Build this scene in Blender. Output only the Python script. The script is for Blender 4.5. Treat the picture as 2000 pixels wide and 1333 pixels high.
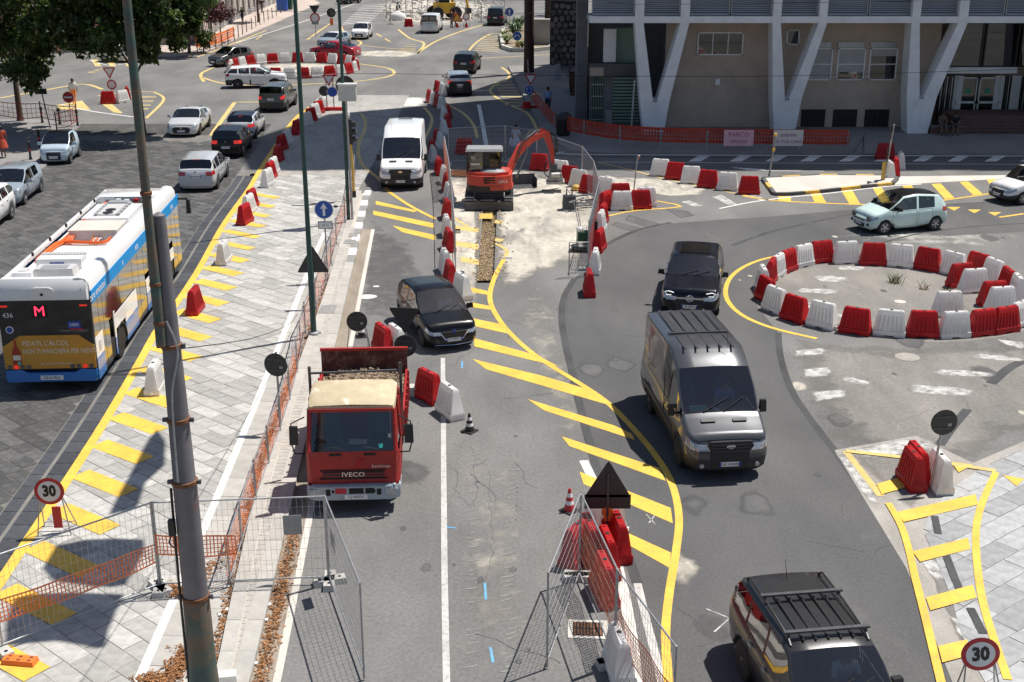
import bpy, bmesh, math, random
from mathutils import Vector, Matrix
R=math.radians; rnd=random.Random(7)
for o in list(bpy.data.objects): bpy.data.objects.remove(o)
scn=bpy.context.scene; col=scn.collection
# ---------------- camera, sky, sun, exposure ----------------
FPX=2418.; PITCH=math.atan(856.5/FPX); CH=12.8
cam=bpy.data.objects.new('camera',bpy.data.cameras.new('camera')); col.objects.link(cam)
cam.location=(0,0,CH); cam.rotation_euler=(math.pi/2-PITCH,0,0)
cam.data.sensor_width=36; cam.data.lens=FPX/2000*36; cam.data.clip_end=3000; cam.data.clip_start=.1
scn.camera=cam
SUN=Vector((.40,.24,1)).normalized()
W=bpy.data.worlds.new('World'); scn.world=W; W.use_nodes=True
nt=W.node_tree; sky=nt.nodes.new('ShaderNodeTexSky'); sky.sky_type='NISHITA'; sky.sun_disc=False
sky.sun_elevation=math.asin(SUN.z); sky.sun_rotation=math.atan2(SUN.x,SUN.y)
bg=nt.nodes['Background']; bg.inputs[1].default_value=.074; nt.links.new(sky.outputs[0],bg.inputs[0])
sl=bpy.data.lights.new('sun','SUN'); sl.energy=5.0; sl.angle=R(.53); sl.color=(1,.955,.89)
so=bpy.data.objects.new('sun',sl); col.objects.link(so); so.rotation_euler=SUN.to_track_quat('Z','Y').to_euler(); so.location=(0,0,80)
scn.view_settings.view_transform='Standard'; scn.view_settings.look='None'; scn.view_settings.exposure=.26; scn.view_settings.gamma=1
scn.view_settings.use_curve_mapping=False

_S,_C=math.sin(PITCH),math.cos(PITCH)
def G(u,v,z=0.):
    "photo measurement (survey pixel) -> point on the level z"
    d=(v-666.5)/FPX; e=(u-1000)/FPX; t=(CH-z)/(_S+d*_C); return Vector((e*t,t*(_C-d*_S),z))
def HZ(u,v,vt):
    X,Y,_=G(u,v); d=(vt-666.5)/FPX; return CH-Y*(_S+d*_C)/(_C-d*_S)
# ---------------- materials ----------------
M={}
def nd(t,ty,**k):
    n=t.nodes.new(ty)
    for a,b in k.items():
        if a.startswith('i_'): n.inputs[a[2:].replace('_',' ')].default_value=b
        else: setattr(n,a,b)
    return n
def mat(name,c,rough=.6,metal=0,var=0.,scale=8.,bump=0.,bscale=40.,c2=None,thr=None,spec=None,coat=0,emit=None,rand=0.,wear=None,coord='Object'):
    m=bpy.data.materials.new(name); m.use_nodes=True; t=m.node_tree; b=t.nodes['Principled BSDF']; M[name]=m
    b.inputs['Roughness'].default_value=rough; b.inputs['Metallic'].default_value=metal
    if spec is not None: b.inputs['Specular IOR Level'].default_value=spec
    if coat: b.inputs['Coat Weight'].default_value=coat; b.inputs['Coat Roughness'].default_value=.05
    c=tuple(c)+(1,) if len(c)==3 else c
    b.inputs['Base Color'].default_value=c
    if emit: b.inputs['Emission Color'].default_value=tuple(emit[0])+(1,); b.inputs['Emission Strength'].default_value=emit[1]
    tc=nd(t,'ShaderNodeTexCoord') if coord=='Object' else nd(t,'ShaderNodeNewGeometry')
    vec=tc.outputs['Object'] if coord=='Object' else tc.outputs['Position']
    cur=None
    if var or c2 is not None:
        n=nd(t,'ShaderNodeTexNoise',i_Scale=scale,i_Detail=6.,i_Roughness=.62); t.links.new(vec,n.inputs['Vector'])
        rp=nd(t,'ShaderNodeValToRGB'); t.links.new(n.outputs['Fac'],rp.inputs[0])
        a=c2 if c2 is not None else tuple(x*(1-var) for x in c[:3]); h=c[:3] if c2 is not None else tuple(min(1,x*(1+var)) for x in c[:3])
        lo,hi=thr or (.32,.68)
        rp.color_ramp.elements[0].position=lo; rp.color_ramp.elements[1].position=hi
        rp.color_ramp.elements[0].color=tuple(a)+(1,); rp.color_ramp.elements[1].color=tuple(h)+(1,)
        cur=rp.outputs[0]
    if rand:
        oi=nd(t,'ShaderNodeObjectInfo'); ge=nd(t,'ShaderNodeNewGeometry')
        ad=nd(t,'ShaderNodeMath',operation='ADD'); t.links.new(oi.outputs['Random'],ad.inputs[0]); t.links.new(ge.outputs['Random Per Island'],ad.inputs[1])
        fr=nd(t,'ShaderNodeMath',operation='FRACT'); t.links.new(ad.outputs[0],fr.inputs[0])
        mr=nd(t,'ShaderNodeMapRange',i_To_Min=1-rand,i_To_Max=1+rand); t.links.new(fr.outputs[0],mr.inputs[0])
        hs=nd(t,'ShaderNodeHueSaturation'); t.links.new(mr.outputs[0],hs.inputs['Value'])
        if cur: t.links.new(cur,hs.inputs['Color'])
        else: hs.inputs['Color'].default_value=c
        cur=hs.outputs[0]
    if wear:   # (colour,scale,lo,hi): chips and dirt with a shape of their own
        n=nd(t,'ShaderNodeTexNoise',i_Scale=wear[1],i_Detail=8.,i_Roughness=.7); t.links.new(vec,n.inputs['Vector'])
        mr=nd(t,'ShaderNodeMapRange',i_From_Min=wear[2],i_From_Max=wear[3]); mr.clamp=True; t.links.new(n.outputs['Fac'],mr.inputs[0])
        mx=nd(t,'ShaderNodeMixRGB'); t.links.new(mr.outputs[0],mx.inputs[0]); mx.inputs[2].default_value=tuple(wear[0])+(1,)
        if cur: t.links.new(cur,mx.inputs[1])
        else: mx.inputs[1].default_value=c
        cur=mx.outputs[0]
    if cur: t.links.new(cur,b.inputs['Base Color'])
    if bump:
        n=nd(t,'ShaderNodeTexNoise',i_Scale=bscale,i_Detail=5.); t.links.new(vec,n.inputs['Vector'])
        bp=nd(t,'ShaderNodeBump',i_Strength=bump,i_Distance=.02); t.links.new(n.outputs['Fac'],bp.inputs['Height']); t.links.new(bp.outputs[0],b.inputs['Normal'])
    return m
def glass(name,tint,rough=.02,base=.04):
    m=bpy.data.materials.new(name); m.use_nodes=True; t=m.node_tree; M[name]=m
    t.nodes.remove(t.nodes['Principled BSDF']); o=t.nodes['Material Output']
    tr=nd(t,'ShaderNodeBsdfTransparent'); tr.inputs[0].default_value=tuple(tint)+(1,)
    gl=nd(t,'ShaderNodeBsdfGlossy',i_Roughness=rough); gl.inputs[0].default_value=(1,1,1,1)
    fr=nd(t,'ShaderNodeFresnel',i_IOR=1.5); ad=nd(t,'ShaderNodeMath',operation='ADD'); ad.inputs[1].default_value=base; ad.use_clamp=True
    t.links.new(fr.outputs[0],ad.inputs[0]); mx=nd(t,'ShaderNodeMixShader')
    t.links.new(ad.outputs[0],mx.inputs[0]); t.links.new(tr.outputs[0],mx.inputs[1]); t.links.new(gl.outputs[0],mx.inputs[2]); t.links.new(mx.outputs[0],o.inputs[0])
    return m
def paint(name,c,metal=0.,rough=.3):
    return mat(name,c,rough,metal,coat=.8 if max(c)>.07 else .4,spec=.25,wear=(tuple(x*.7+.05 for x in c),3.,.62,1.0) if max(c)>.04 else None)
def ground_mat(name,c,c2,big=.25,fine=14.,speck=.25,stain=None,rough=.9,bump=.35):
    "asphalt-like ground: broad mottling, fine grain, optional stains"
    m=bpy.data.materials.new(name); m.use_nodes=True; t=m.node_tree; b=t.nodes['Principled BSDF']; M[name]=m
    b.inputs['Roughness'].default_value=rough; b.inputs['Specular IOR Level'].default_value=.25
    ge=nd(t,'ShaderNodeNewGeometry')
    mp=nd(t,'ShaderNodeMapping'); mp.inputs['Scale'].default_value=(1,.45,1); t.links.new(ge.outputs['Position'],mp.inputs[0])
    n=nd(t,'ShaderNodeTexNoise',i_Scale=big,i_Detail=9.,i_Roughness=.6); t.links.new(mp.outputs[0],n.inputs['Vector'])
    rp=nd(t,'ShaderNodeValToRGB'); e=rp.color_ramp.elements; e[0].position=.36; e[1].position=.66; e[0].color=tuple(c)+(1,); e[1].color=tuple(c2)+(1,); t.links.new(n.outputs['Fac'],rp.inputs[0])
    f=nd(t,'ShaderNodeTexNoise',i_Scale=fine,i_Detail=8.,i_Roughness=.8); t.links.new(ge.outputs['Position'],f.inputs['Vector'])
    mr=nd(t,'ShaderNodeMapRange',i_From_Min=.3,i_From_Max=.7,i_To_Min=1-speck,i_To_Max=1+speck); t.links.new(f.outputs['Fac'],mr.inputs[0])
    hs=nd(t,'ShaderNodeHueSaturation'); t.links.new(rp.outputs[0],hs.inputs['Color']); t.links.new(mr.outputs[0],hs.inputs['Value'])
    cur=hs.outputs[0]
    if stain:
        s=nd(t,'ShaderNodeTexNoise',i_Scale=stain[1],i_Detail=10.,i_Roughness=.7,i_Distortion=1.2); t.links.new(mp.outputs[0],s.inputs['Vector'])
        mr2=nd(t,'ShaderNodeMapRange',i_From_Min=stain[2],i_From_Max=stain[3]); t.links.new(s.outputs['Fac'],mr2.inputs[0])
        mx=nd(t,'ShaderNodeMixRGB'); t.links.new(mr2.outputs[0],mx.inputs[0]); t.links.new(cur,mx.inputs[1]); mx.inputs[2].default_value=tuple(stain[0])+(1,); cur=mx.outputs[0]
    t.links.new(cur,b.inputs['Base Color'])
    bp=nd(t,'ShaderNodeBump',i_Strength=bump,i_Distance=.01); f2=nd(t,'ShaderNodeTexNoise',i_Scale=90.,i_Detail=4.); t.links.new(ge.outputs['Position'],f2.inputs['Vector']); t.links.new(f2.outputs['Fac'],bp.inputs['Height']); t.links.new(bp.outputs[0],b.inputs['Normal'])
    return m
ground_mat('asphalt',(.135,.133,.128),(.205,.20,.192),.3,12,.32,((.12,.118,.115),.9,.6,.95))
ground_mat('asphalt_new',(.085,.085,.086),(.125,.124,.122),.25,16,.28,((.19,.187,.18),.5,.6,.9))
ground_mat('asphalt_old',(.17,.163,.15),(.26,.245,.22),.5,10,.3,((.36,.34,.31),1.3,.58,.85))
ground_mat('asphalt_dark',(.055,.055,.057),(.085,.085,.088),1.2,20,.3)
ground_mat('asphalt_mid',(.10,.10,.10),(.14,.14,.138),1.,20,.25)
ground_mat('dust',(.36,.335,.285),(.58,.54,.46),.9,5,.28,((.22,.21,.195),.7,.50,.66))
ground_mat('basalt_far',(.06,.059,.057),(.11,.107,.10),.9,3.5,.5)
ground_mat('granite_far',(.30,.29,.27),(.40,.388,.36),.8,3.5,.35)
ground_mat('concrete_walk',(.42,.39,.34),(.55,.51,.45),.6,18,.15,((.3,.27,.23),.7,.6,.9))
ground_mat('concrete_pale',(.50,.47,.42),(.62,.58,.52),.6,14,.15)
ground_mat('side_grey',(.21,.20,.195),(.27,.26,.25),.5,10,.18)
ground_mat('pink_walk',(.40,.33,.29),(.50,.43,.38),.5,10,.12)
ground_mat('mortar',(.30,.28,.25),(.40,.375,.34),1.5,20,.25)
ground_mat('mortar_dark',(.15,.143,.132),(.22,.21,.19),1.5,20,.25)
ground_mat('soil',(.17,.125,.085),(.33,.27,.19),1.5,18,.45)
ground_mat('gutter',(.23,.19,.15),(.33,.285,.23),1.2,20,.35)
mat('granite',(.385,.375,.35),.8,0,.2,5.,.35,30,rand=.22,wear=((.2,.19,.17),2.2,.58,.95))
mat('basalt',(.078,.077,.075),.75,0,.28,5.,.35,30,rand=.33,wear=((.24,.23,.21),3,.56,.9))
mat('basalt_kerb',(.05,.054,.062),.7,0,.25,6.,.3,30,rand=.25)
mat('granite_grey',(.33,.335,.335),.75,0,.22,4.,.3,30,rand=.2,wear=((.17,.16,.15),1.6,.6,.9))
mat('slab',(.405,.388,.355),.85,0,.14,3.,.25,30,rand=.1,wear=((.27,.25,.22),1.4,.6,.95))
mat('kerb_white',(.74,.73,.70),.7,0,.1,6.,wear=((.4,.38,.35),5,.62,.9))
mat('kerb_grey',(.25,.245,.235),.8,0,.2,6.)
mat('kerb_yellow',(.62,.40,.09),.7,0,.15,5.)
mat('kerb_black',(.09,.09,.09),.8,0,.2,6.)
def paintmat(n,c,under,lo=.60,hi=.78,sc=9.): mat(n,c,.7,0,.15,1.3,.2,60,wear=(under,sc,lo,hi),coord='P')
paintmat('yellow',(.76,.462,.06),(.25,.22,.15),.52,.84)
paintmat('yellow_worn',(.66,.46,.14),(.27,.25,.2),.50,.72)
paintmat('yellow_far',(.62,.46,.17),(.3,.27,.2),.52,.8)
paintmat('white_line',(.72,.71,.68),(.3,.29,.27),.6,.85)
paintmat('lane_grey',(.50,.49,.465),(.25,.245,.23),.5,.7)
mat('net_shaded',(.42,.045,.02),.7)  # darker red of orange net in shade, the shade put into its colour
paintmat('white_worn',(.52,.51,.485),(.21,.20,.19),.42,.60,3.5)
paintmat('blue_spray',(.12,.38,.62),(.2,.2,.2),.5,.7)
mat('cement_patch',(.62,.60,.55),.9,0,.15,2.,wear=((.25,.24,.22),3,.55,.8),coord='P')
mat('red_plastic',(.50,.018,.022),.42,0,.12,3.,rand=.16,wear=((.34,.13,.10),5.,.56,.85),spec=.4)
mat('white_plastic',(.84,.835,.82),.42,0,.04,3.,rand=.06,wear=((.48,.44,.38),5.,.56,.88),spec=.4)
def translucent(n,c,f):
    m=M[n]; t=m.node_tree; o=t.nodes['Material Output']; p=t.nodes['Principled BSDF']; tl=nd(t,'ShaderNodeBsdfTranslucent'); tl.inputs[0].default_value=tuple(c)+(1,)
    mx=nd(t,'ShaderNodeMixShader'); mx.inputs[0].default_value=f; t.links.new(p.outputs[0],mx.inputs[1]); t.links.new(tl.outputs[0],mx.inputs[2]); t.links.new(mx.outputs[0],o.inputs[0])
translucent('white_plastic',(.9,.89,.86),.35); translucent('red_plastic',(.75,.03,.03),.3)
mat('black_plastic',(.018,.018,.019),.5)
mat('dark_trim',(.03,.03,.032),.45)
mat('rubber',(.022,.022,.023),.85)
mat('chrome',(.75,.75,.76),.12,1)
mat('alloy',(.48,.48,.49),.28,.9)
mat('alloy_dark',(.08,.08,.085),.35,.6)
mat('steel',(.45,.46,.47),.42,.85,.15,8.)
mat('galv',(.40,.41,.42),.5,.7,.2,10.)
mat('dark_steel',(.09,.09,.095),.5,.5,.2,8.)
mat('rust',(.20,.085,.04),.85,.2,.4,12.,.3)
mat('interior',(.03,.03,.032),.9)
mat('seat_cloth',(.09,.088,.088),.95)
mat('dash',(.05,.05,.052),.7)
glass('window_glass',(.62,.67,.68),.02,.07)
glass('dark_glass',(.06,.065,.07),.03,.05)
glass('building_glass',(.14,.16,.16),.03,.06)
mat('lamp_glass',(.42,.44,.47),.08,.5,0.35,25.,coat=1)
mat('lamp_dark',(.10,.10,.11),.12,.3,coat=1)
mat('tail_red',(.42,.012,.012),.15,coat=1)
mat('tail_lit',(.5,.02,.015),.2,emit=((1,.05,.03),.4))
mat('amber',(.75,.22,.02),.25,coat=1)
mat('led_red',(.4,.01,.02),.4,emit=((1,.03,.08),2.2))
mat('drl',(.8,.82,.85),.2,emit=((1,1,1),.5))
mat('plate',(.78,.78,.76),.5); mat('plate_blue',(.02,.06,.35),.5); mat('plate_text',(.03,.03,.035),.6)
mat('sign_white',(.78,.78,.77),.4); mat('sign_red',(.52,.02,.03),.4); mat('sign_blue',(.015,.09,.42),.4); mat('sign_black',(.012,.012,.012),.5)
mat('sign_back',(.03,.03,.032),.5,0,.3,6.)  # near-black: the shade of backlit sign backs put into their colour
mat('sign_grey',(.30,.31,.32),.5,.3)
mat('orange_net',(.85,.19,.035),.6,0,.12,9.)
mat('orange',(.80,.19,.03),.5,0,.08,5.)
mat('concrete',(.48,.465,.43),.85,0,.15,6.,.3,40)
mat('concrete_col',(.82,.81,.80),.8,0,.08,1.2,.2,25,wear=((.52,.51,.50),1.1,.58,.92))
mat('plaster',(.50,.405,.325),.9,0,.12,.7,.2,30,wear=((.36,.29,.24),.6,.50,.80))
mat('leaf_dry',(.30,.14,.055),.9,rand=.45)
mat('black',(.01,.01,.01),.7)
# ---------------- mesh helpers ----------------
class MB:
    def __init__(s): s.v=[]; s.f=[]; s.m=[]; s.cur=0; s.X=None
    def add(s,vs,fs,mi=None):
        o=len(s.v)
        for p in vs:
            p=Vector(p)
            if s.X is not None: p=s.X@p
            s.v.append(p)
        for f in fs: s.f.append(tuple(i+o for i in f)); s.m.append(s.cur if mi is None else mi)
        return s
    def box(s,c,d,rz=0.,rx=0.,ry=0.,taper=(1,1)):
        hx,hy,hz=d[0]/2,d[1]/2,d[2]/2; tx,ty=taper
        P=[(-hx,-hy,-hz),(hx,-hy,-hz),(hx,hy,-hz),(-hx,hy,-hz),(-hx*tx,-hy*ty,hz),(hx*tx,-hy*ty,hz),(hx*tx,hy*ty,hz),(-hx*tx,hy*ty,hz)]
        m=Matrix.Translation(c)@Matrix.Rotation(rz,4,'Z')@Matrix.Rotation(ry,4,'Y')@Matrix.Rotation(rx,4,'X')
        return s.add([m@Vector(p) for p in P],[(0,3,2,1),(4,5,6,7),(0,1,5,4),(1,2,6,5),(2,3,7,6),(3,0,4,7)])
    def prism(s,poly,z0,z1):
        n=len(poly); a=sum(poly[i][0]*poly[(i+1)%n][1]-poly[(i+1)%n][0]*poly[i][1] for i in range(n))
        if a<0: poly=poly[::-1]
        return s.add([(p[0],p[1],z0) for p in poly]+[(p[0],p[1],z1) for p in poly],
            [tuple(range(n-1,-1,-1)),tuple(range(n,2*n))]+[(i,(i+1)%n,n+(i+1)%n,n+i) for i in range(n)])
    def slab(s,poly,a,b,ax='y'):
        "outline (u,w) in a vertical plane, given thickness between a and b along ax"
        n=len(poly); f=(lambda p,t:(p[0],t,p[1])) if ax=='y' else (lambda p,t:(t,p[0],p[1]))
        return s.add([f(p,a) for p in poly]+[f(p,b) for p in poly],[tuple(range(n-1,-1,-1)),tuple(range(n,2*n))]+[(i,(i+1)%n,n+(i+1)%n,n+i) for i in range(n)])
    def sheet(s,poly,z):
        n=len(poly); a=sum(poly[i][0]*poly[(i+1)%n][1]-poly[(i+1)%n][0]*poly[i][1] for i in range(n))
        if a<0: poly=poly[::-1]
        return s.add([(p[0],p[1],z) for p in poly],[tuple(range(n))])
    def cyl(s,p0,p1,r0,r1=None,n=8,cap=True):
        p0=Vector(p0);p1=Vector(p1); r1=r0 if r1 is None else r1; d=(p1-p0)
        if d.length<1e-6: return s
        q=d.to_track_quat('Z','Y'); A=[];B=[]
        for i in range(n):
            a=2*math.pi*i/n; e=q@Vector((math.cos(a),math.sin(a),0)); A.append(p0+e*r0); B.append(p1+e*r1)
        fs=[(i,(i+1)%n,n+(i+1)%n,n+i) for i in range(n)]
        if cap: fs+=[tuple(range(n-1,-1,-1)),tuple(range(n,2*n))]
        return s.add(A+B,fs)
    def tube(s,pts,r,n=6):
        pts=[Vector(p) for p in pts]; rs=r if isinstance(r,(list,tuple)) else [r]*len(pts); V=[];F=[]
        for k,p in enumerate(pts):
            d=(pts[min(k+1,len(pts)-1)]-pts[max(k-1,0)]); q=d.to_track_quat('Z','Y')
            for i in range(n): a=2*math.pi*i/n; V.append(p+q@Vector((math.cos(a),math.sin(a),0))*rs[k])
        for k in range(len(pts)-1):
            for i in range(n): F.append((k*n+i,k*n+(i+1)%n,(k+1)*n+(i+1)%n,(k+1)*n+i))
        F+=[tuple(range(n-1,-1,-1)),tuple(range((len(pts)-1)*n,len(pts)*n))]
        return s.add(V,F)
    def lathe(s,prof,n=16,ax='z',c=(0,0,0)):
        V=[];F=[];m=len(prof)
        for i in range(n):
            a=2*math.pi*i/n; ca,sa=math.cos(a),math.sin(a)
            for r,h in prof:
                p=(r*ca,r*sa,h) if ax=='z' else ((h,r*ca,r*sa) if ax=='x' else (r*ca,h,-r*sa))
                V.append(Vector(p)+Vector(c))
        for i in range(n):
            for j in range(m-1): F.append((i*m+j,((i+1)%n)*m+j,((i+1)%n)*m+j+1,i*m+j+1))
        if prof[0][0]>1e-5: F.append(tuple(i*m for i in range(n-1,-1,-1)))
        if prof[-1][0]>1e-5: F.append(tuple(i*m+m-1 for i in range(n)))
        return s.add(V,F)
    def ell(s,c,r,n=8,k=6,rz=0):
        V=[];F=[]; m=Matrix.Translation(c)@Matrix.Rotation(rz,4,'Z')
        for j in range(k+1):
            t=math.pi*j/k
            for i in range(n): a=2*math.pi*i/n; V.append(m@Vector((r[0]*math.sin(t)*math.cos(a),r[1]*math.sin(t)*math.sin(a),-r[2]*math.cos(t))))
        for j in range(k):
            for i in range(n): F.append((j*n+i,j*n+(i+1)%n,(j+1)*n+(i+1)%n,(j+1)*n+i))
        return s.add(V,F)
    def strip(s,pts,w,z,closed=False):
        pts=[Vector((p[0],p[1],0)) for p in pts]; V=[];n=len(pts)
        ws=w if isinstance(w,(list,tuple)) else [w]*n
        for k,p in enumerate(pts):
            d=pts[min(k+1,n-1)]-pts[max(k-1,0)]; d.normalize(); q=Vector((-d.y,d.x,0))*ws[k]/2
            V+=[(p-q)+Vector((0,0,z)),(p+q)+Vector((0,0,z))]
        return s.add(V,[(2*k,2*k+2,2*k+3,2*k+1) for k in range(n-1)])
    def mesh(s,name,mats,smooth=None):
        me=bpy.data.meshes.new(name); me.from_pydata([tuple(p) for p in s.v],[],s.f)
        for m in (mats if isinstance(mats,(list,tuple)) else [mats]): me.materials.append(M[m] if isinstance(m,str) else m)
        if isinstance(mats,(list,tuple)) and len(mats)>1: me.polygons.foreach_set('material_index',s.m)
        if smooth is not None:
            me.polygons.foreach_set('use_smooth',[True]*len(me.polygons)); me.set_sharp_from_angle(angle=R(smooth))
        me.update(); return me
    def build(s,name,mats,parent=None,smooth=None): return obj(name,s.mesh(name,mats,smooth),parent)
def obj(name,me,parent=None):
    o=bpy.data.objects.new(name,me); col.objects.link(o)
    if parent is not None: o.parent=parent
    return o
def tag(o,label,cat,group=None):
    o['label']=label; o['category']=cat
    if group: o['group']=group
    return o
def thing(name,label,cat,loc=(0,0,0),rz=0.,group=None):
    o=bpy.data.objects.new(name,None); col.objects.link(o); o.location=loc; o.rotation_euler=(0,0,rz); o.empty_display_size=.2
    return tag(o,label,cat,group)
def struct(o,kind='structure'): o['kind']=kind; return o
def copy_tree(o,parent=None):
    c=o.copy(); col.objects.link(c); c.parent=parent
    for ch in o.children: copy_tree(ch,c)
    return c
def spline(pts,k=6):
    P=[Vector((p[0],p[1],p[2] if len(p)>2 else 0)) for p in pts]; out=[]
    for i in range(len(P)-1):
        a,b,c,d=P[max(i-1,0)],P[i],P[i+1],P[min(i+2,len(P)-1)]
        for j in range(k):
            t=j/k; out.append(.5*((2*b)+(c-a)*t+(2*a-5*b+4*c-d)*t*t+(3*b-a-3*c+d)*t**3))
    return out+[P[-1]]
def text(s,size,m,parent,loc,rot,name='lettering',align='CENTER',ext=.002,sx=1.,bold=.0):
    cu=bpy.data.curves.new('t','FONT'); cu.body=s; cu.size=size; cu.align_x=align; cu.align_y='CENTER'; cu.extrude=ext; cu.resolution_u=2; cu.offset=bold
    t=bpy.data.objects.new('t',cu); col.objects.link(t); bpy.context.view_layer.update()
    me=bpy.data.meshes.new_from_object(t.evaluated_get(bpy.context.evaluated_depsgraph_get())); bpy.data.objects.remove(t)
    me.materials.clear(); me.materials.append(M[m]); o=obj(name,me,parent); o.location=loc; o.rotation_euler=rot; o.scale=(sx,1,1); return o
ORD=['first','second','third','fourth','fifth','sixth','seventh','eighth','ninth','tenth','eleventh','twelfth','thirteenth','fourteenth','fifteenth','sixteenth','seventeenth','eighteenth','nineteenth','twentieth']
ORD+=['twenty-'+x for x in ORD[:9]]+['thirtieth']+['thirty-'+x for x in ORD[:9]]
# ---------------- ground ----------------
def PX(l,z=0.): return [G(u,v,z) for u,v in l]
T0=G(934,553); T1=G(964,420)               # trench
tx0,tx1,ty0,ty1=-1.27,-.66,T0.y,T1.y+1.4
b=MB()
XS=[-700,tx0,tx1,700]; YS=[-60,ty0,ty1,1400]
for i in range(3):
    for j in range(3):
        if i==1 and j==1: continue
        b.sheet([(XS[i],YS[j]),(XS[i+1],YS[j]),(XS[i+1],YS[j+1]),(XS[i],YS[j+1])],0)
road=struct(b.build('road','asphalt'))
def mark(name,m,poly,z=.006,parent=road): return MB().sheet(poly,z).build(name,m,parent)
def line(name,m,pts,w,z=.007,k=6,parent=road):
    P=spline(pts,k) if k>1 else pts
    return MB().strip(P,w,z).build(name,m,parent)
# trench with rubble bottom
b=MB()
b.add([(tx0,ty0,0),(tx1,ty0,0),(tx1,ty1,0),(tx0,ty1,0),(tx0,ty0,-.75),(tx1,ty0,-.75),(tx1,ty1,-.75),(tx0,ty1,-.75)],[(0,4,5,1),(1,5,6,2),(2,6,7,3),(3,7,4,0),(4,7,6,5)])
trench=struct(b.build('trench','soil'))
b=MB()
for i in range(2600):
    y=rnd.uniform(ty0,ty1); x=rnd.uniform(tx0+.03,tx1-.03); fl=-.62 if y<ty0+.9 else -.16
    s=rnd.uniform(.012,.042); b.box((x,y,fl+rnd.uniform(-.05,.05)),(s*1.5,s,s),rnd.uniform(0,3),rnd.uniform(0,3),0,(.7,.7))
mat('rubble',(.47,.36,.22),.95,rand=.3); mat('rubble_brown',(.30,.225,.155),.95,rand=.4)
struct(b.build('rubble','rubble',trench),'stuff')
mark('rubble_fill','soil',[(tx0,ty0+.9),(tx1,ty0+.9),(tx1,ty1),(tx0,ty1)],-.19,trench)
b=MB()
for i in range(160):
    y=rnd.uniform(ty0+.2,ty1); s=rnd.uniform(.02,.06); x=rnd.choice((tx0-abs(rnd.gauss(0,.12))-.03,tx1+abs(rnd.gauss(0,.25))+.03)); b.box((x,y,s*.4),(s*1.5,s,s),rnd.uniform(0,3),0,0,(.7,.7))
struct(b.build('spoil','rubble',trench),'stuff')
# dusty work area, patches of other asphalt
def fade_mat(name):
    m=M[name].copy(); m.name=name+'_fade'; M[m.name]=m; t=m.node_tree; o=t.nodes['Material Output']; b=t.nodes['Principled BSDF']
    at=nd(t,'ShaderNodeAttribute',attribute_name='fade'); ge=nd(t,'ShaderNodeNewGeometry')
    n=nd(t,'ShaderNodeTexNoise',i_Scale=1.4,i_Detail=9.,i_Roughness=.65); t.links.new(ge.outputs['Position'],n.inputs['Vector'])
    a=nd(t,'ShaderNodeMath',operation='ADD'); t.links.new(at.outputs['Fac'],a.inputs[0]); t.links.new(n.outputs['Fac'],a.inputs[1])
    mr=nd(t,'ShaderNodeMapRange',i_From_Min=.62,i_From_Max=1.0); t.links.new(a.outputs[0],mr.inputs[0])
    mx=nd(t,'ShaderNodeMixShader'); tr=nd(t,'ShaderNodeBsdfTransparent'); t.links.new(mr.outputs[0],mx.inputs[0]); t.links.new(tr.outputs[0],mx.inputs[1]); t.links.new(b.outputs[0],mx.inputs[2]); t.links.new(mx.outputs[0],o.inputs[0])
for k in ('dust','asphalt_old','cement_patch','white_worn','asphalt_mid','mud'): 
    if k!='mud': fade_mat(k)
def soft(name,m,poly,z,parent=road,s=.62,amt=.62):
    "thin layer that peters out towards its edge"
    n=len(poly); cx=sum(p[0] for p in poly)/n; cy=sum(p[1] for p in poly)/n
    b=MB(); V=[(p[0],p[1],z) for p in poly]+[(cx+(p[0]-cx)*s,cy+(p[1]-cy)*s,z) for p in poly]+[(cx,cy,z)]
    F=[(i,(i+1)%n,n+(i+1)%n,n+i) for i in range(n)]+[(n+i,n+(i+1)%n,2*n) for i in range(n)]
    o=b.add(V,F).build(name,m+'_fade',parent); a=o.data.attributes.new('fade','FLOAT','POINT'); a.data.foreach_set('value',[0.]*n+[amt]*n+[amt*1.2]); return o
def blob(pts,jit=.25,k=5):
    P=spline(pts+[pts[0]],k)[:-1]; return [(p.x+rnd.uniform(-jit,jit),p.y+rnd.uniform(-jit,jit)) for p in P]
soft('dust_patch','dust',blob(PX([(972,350),(1040,340),(1110,348),(1170,380),(1172,440),(1130,505),(1050,540),(972,550)]),.12),.003,s=.8)
soft('dust_patch','dust',blob(PX([(860,345),(932,345),(932,400),(932,480),(930,600),(880,610),(870,480)]),.06),.003,s=.75)
soft('dust_patch','dust',blob(PX([(900,338),(1000,334),(1060,340),(1000,384),(900,384)]),.12),.0062,s=.7)
soft('dust_patch','dust',blob(PX([(1180,342),(1290,350),(1390,362),(1370,380),(1290,382),(1195,372)])),.003,s=.8)
soft('cement_patch','cement_patch',blob(PX([(720,185),(830,190),(840,205),(760,212),(700,205)]),.3),.003)
soft('asphalt_patch','asphalt_mid',PX([(1225,418),(1300,440),(1270,448),(1215,430)]),.004)
soft('asphalt_patch','asphalt_mid',PX([(1200,432),(1262,447),(1240,455),(1190,440)]),.004)
soft('asphalt_patch','asphalt_mid',PX([(1290,405),(1345,412),(1360,422),(1330,428)]),.004)
for pts,w,mm in [([(1185,640),(1120,575),(1098,535),(1105,490)],.0,0)]: pass
line('tar_seam','asphalt_dark',PX([(1122,545),(1102,580),(1097,620),(1104,670),(1118,730),(1132,790),(1150,860),(1170,930),(1200,1010),(1245,1140)]),.22,.0045)
line('tar_seam','asphalt_dark',PX([(1180,480),(1240,452),(1310,435)]),.22,.0045)
line('tar_seam','asphalt_dark',PX([(1430,480),(1500,455),(1575,437)]),.2,.0045)
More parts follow.
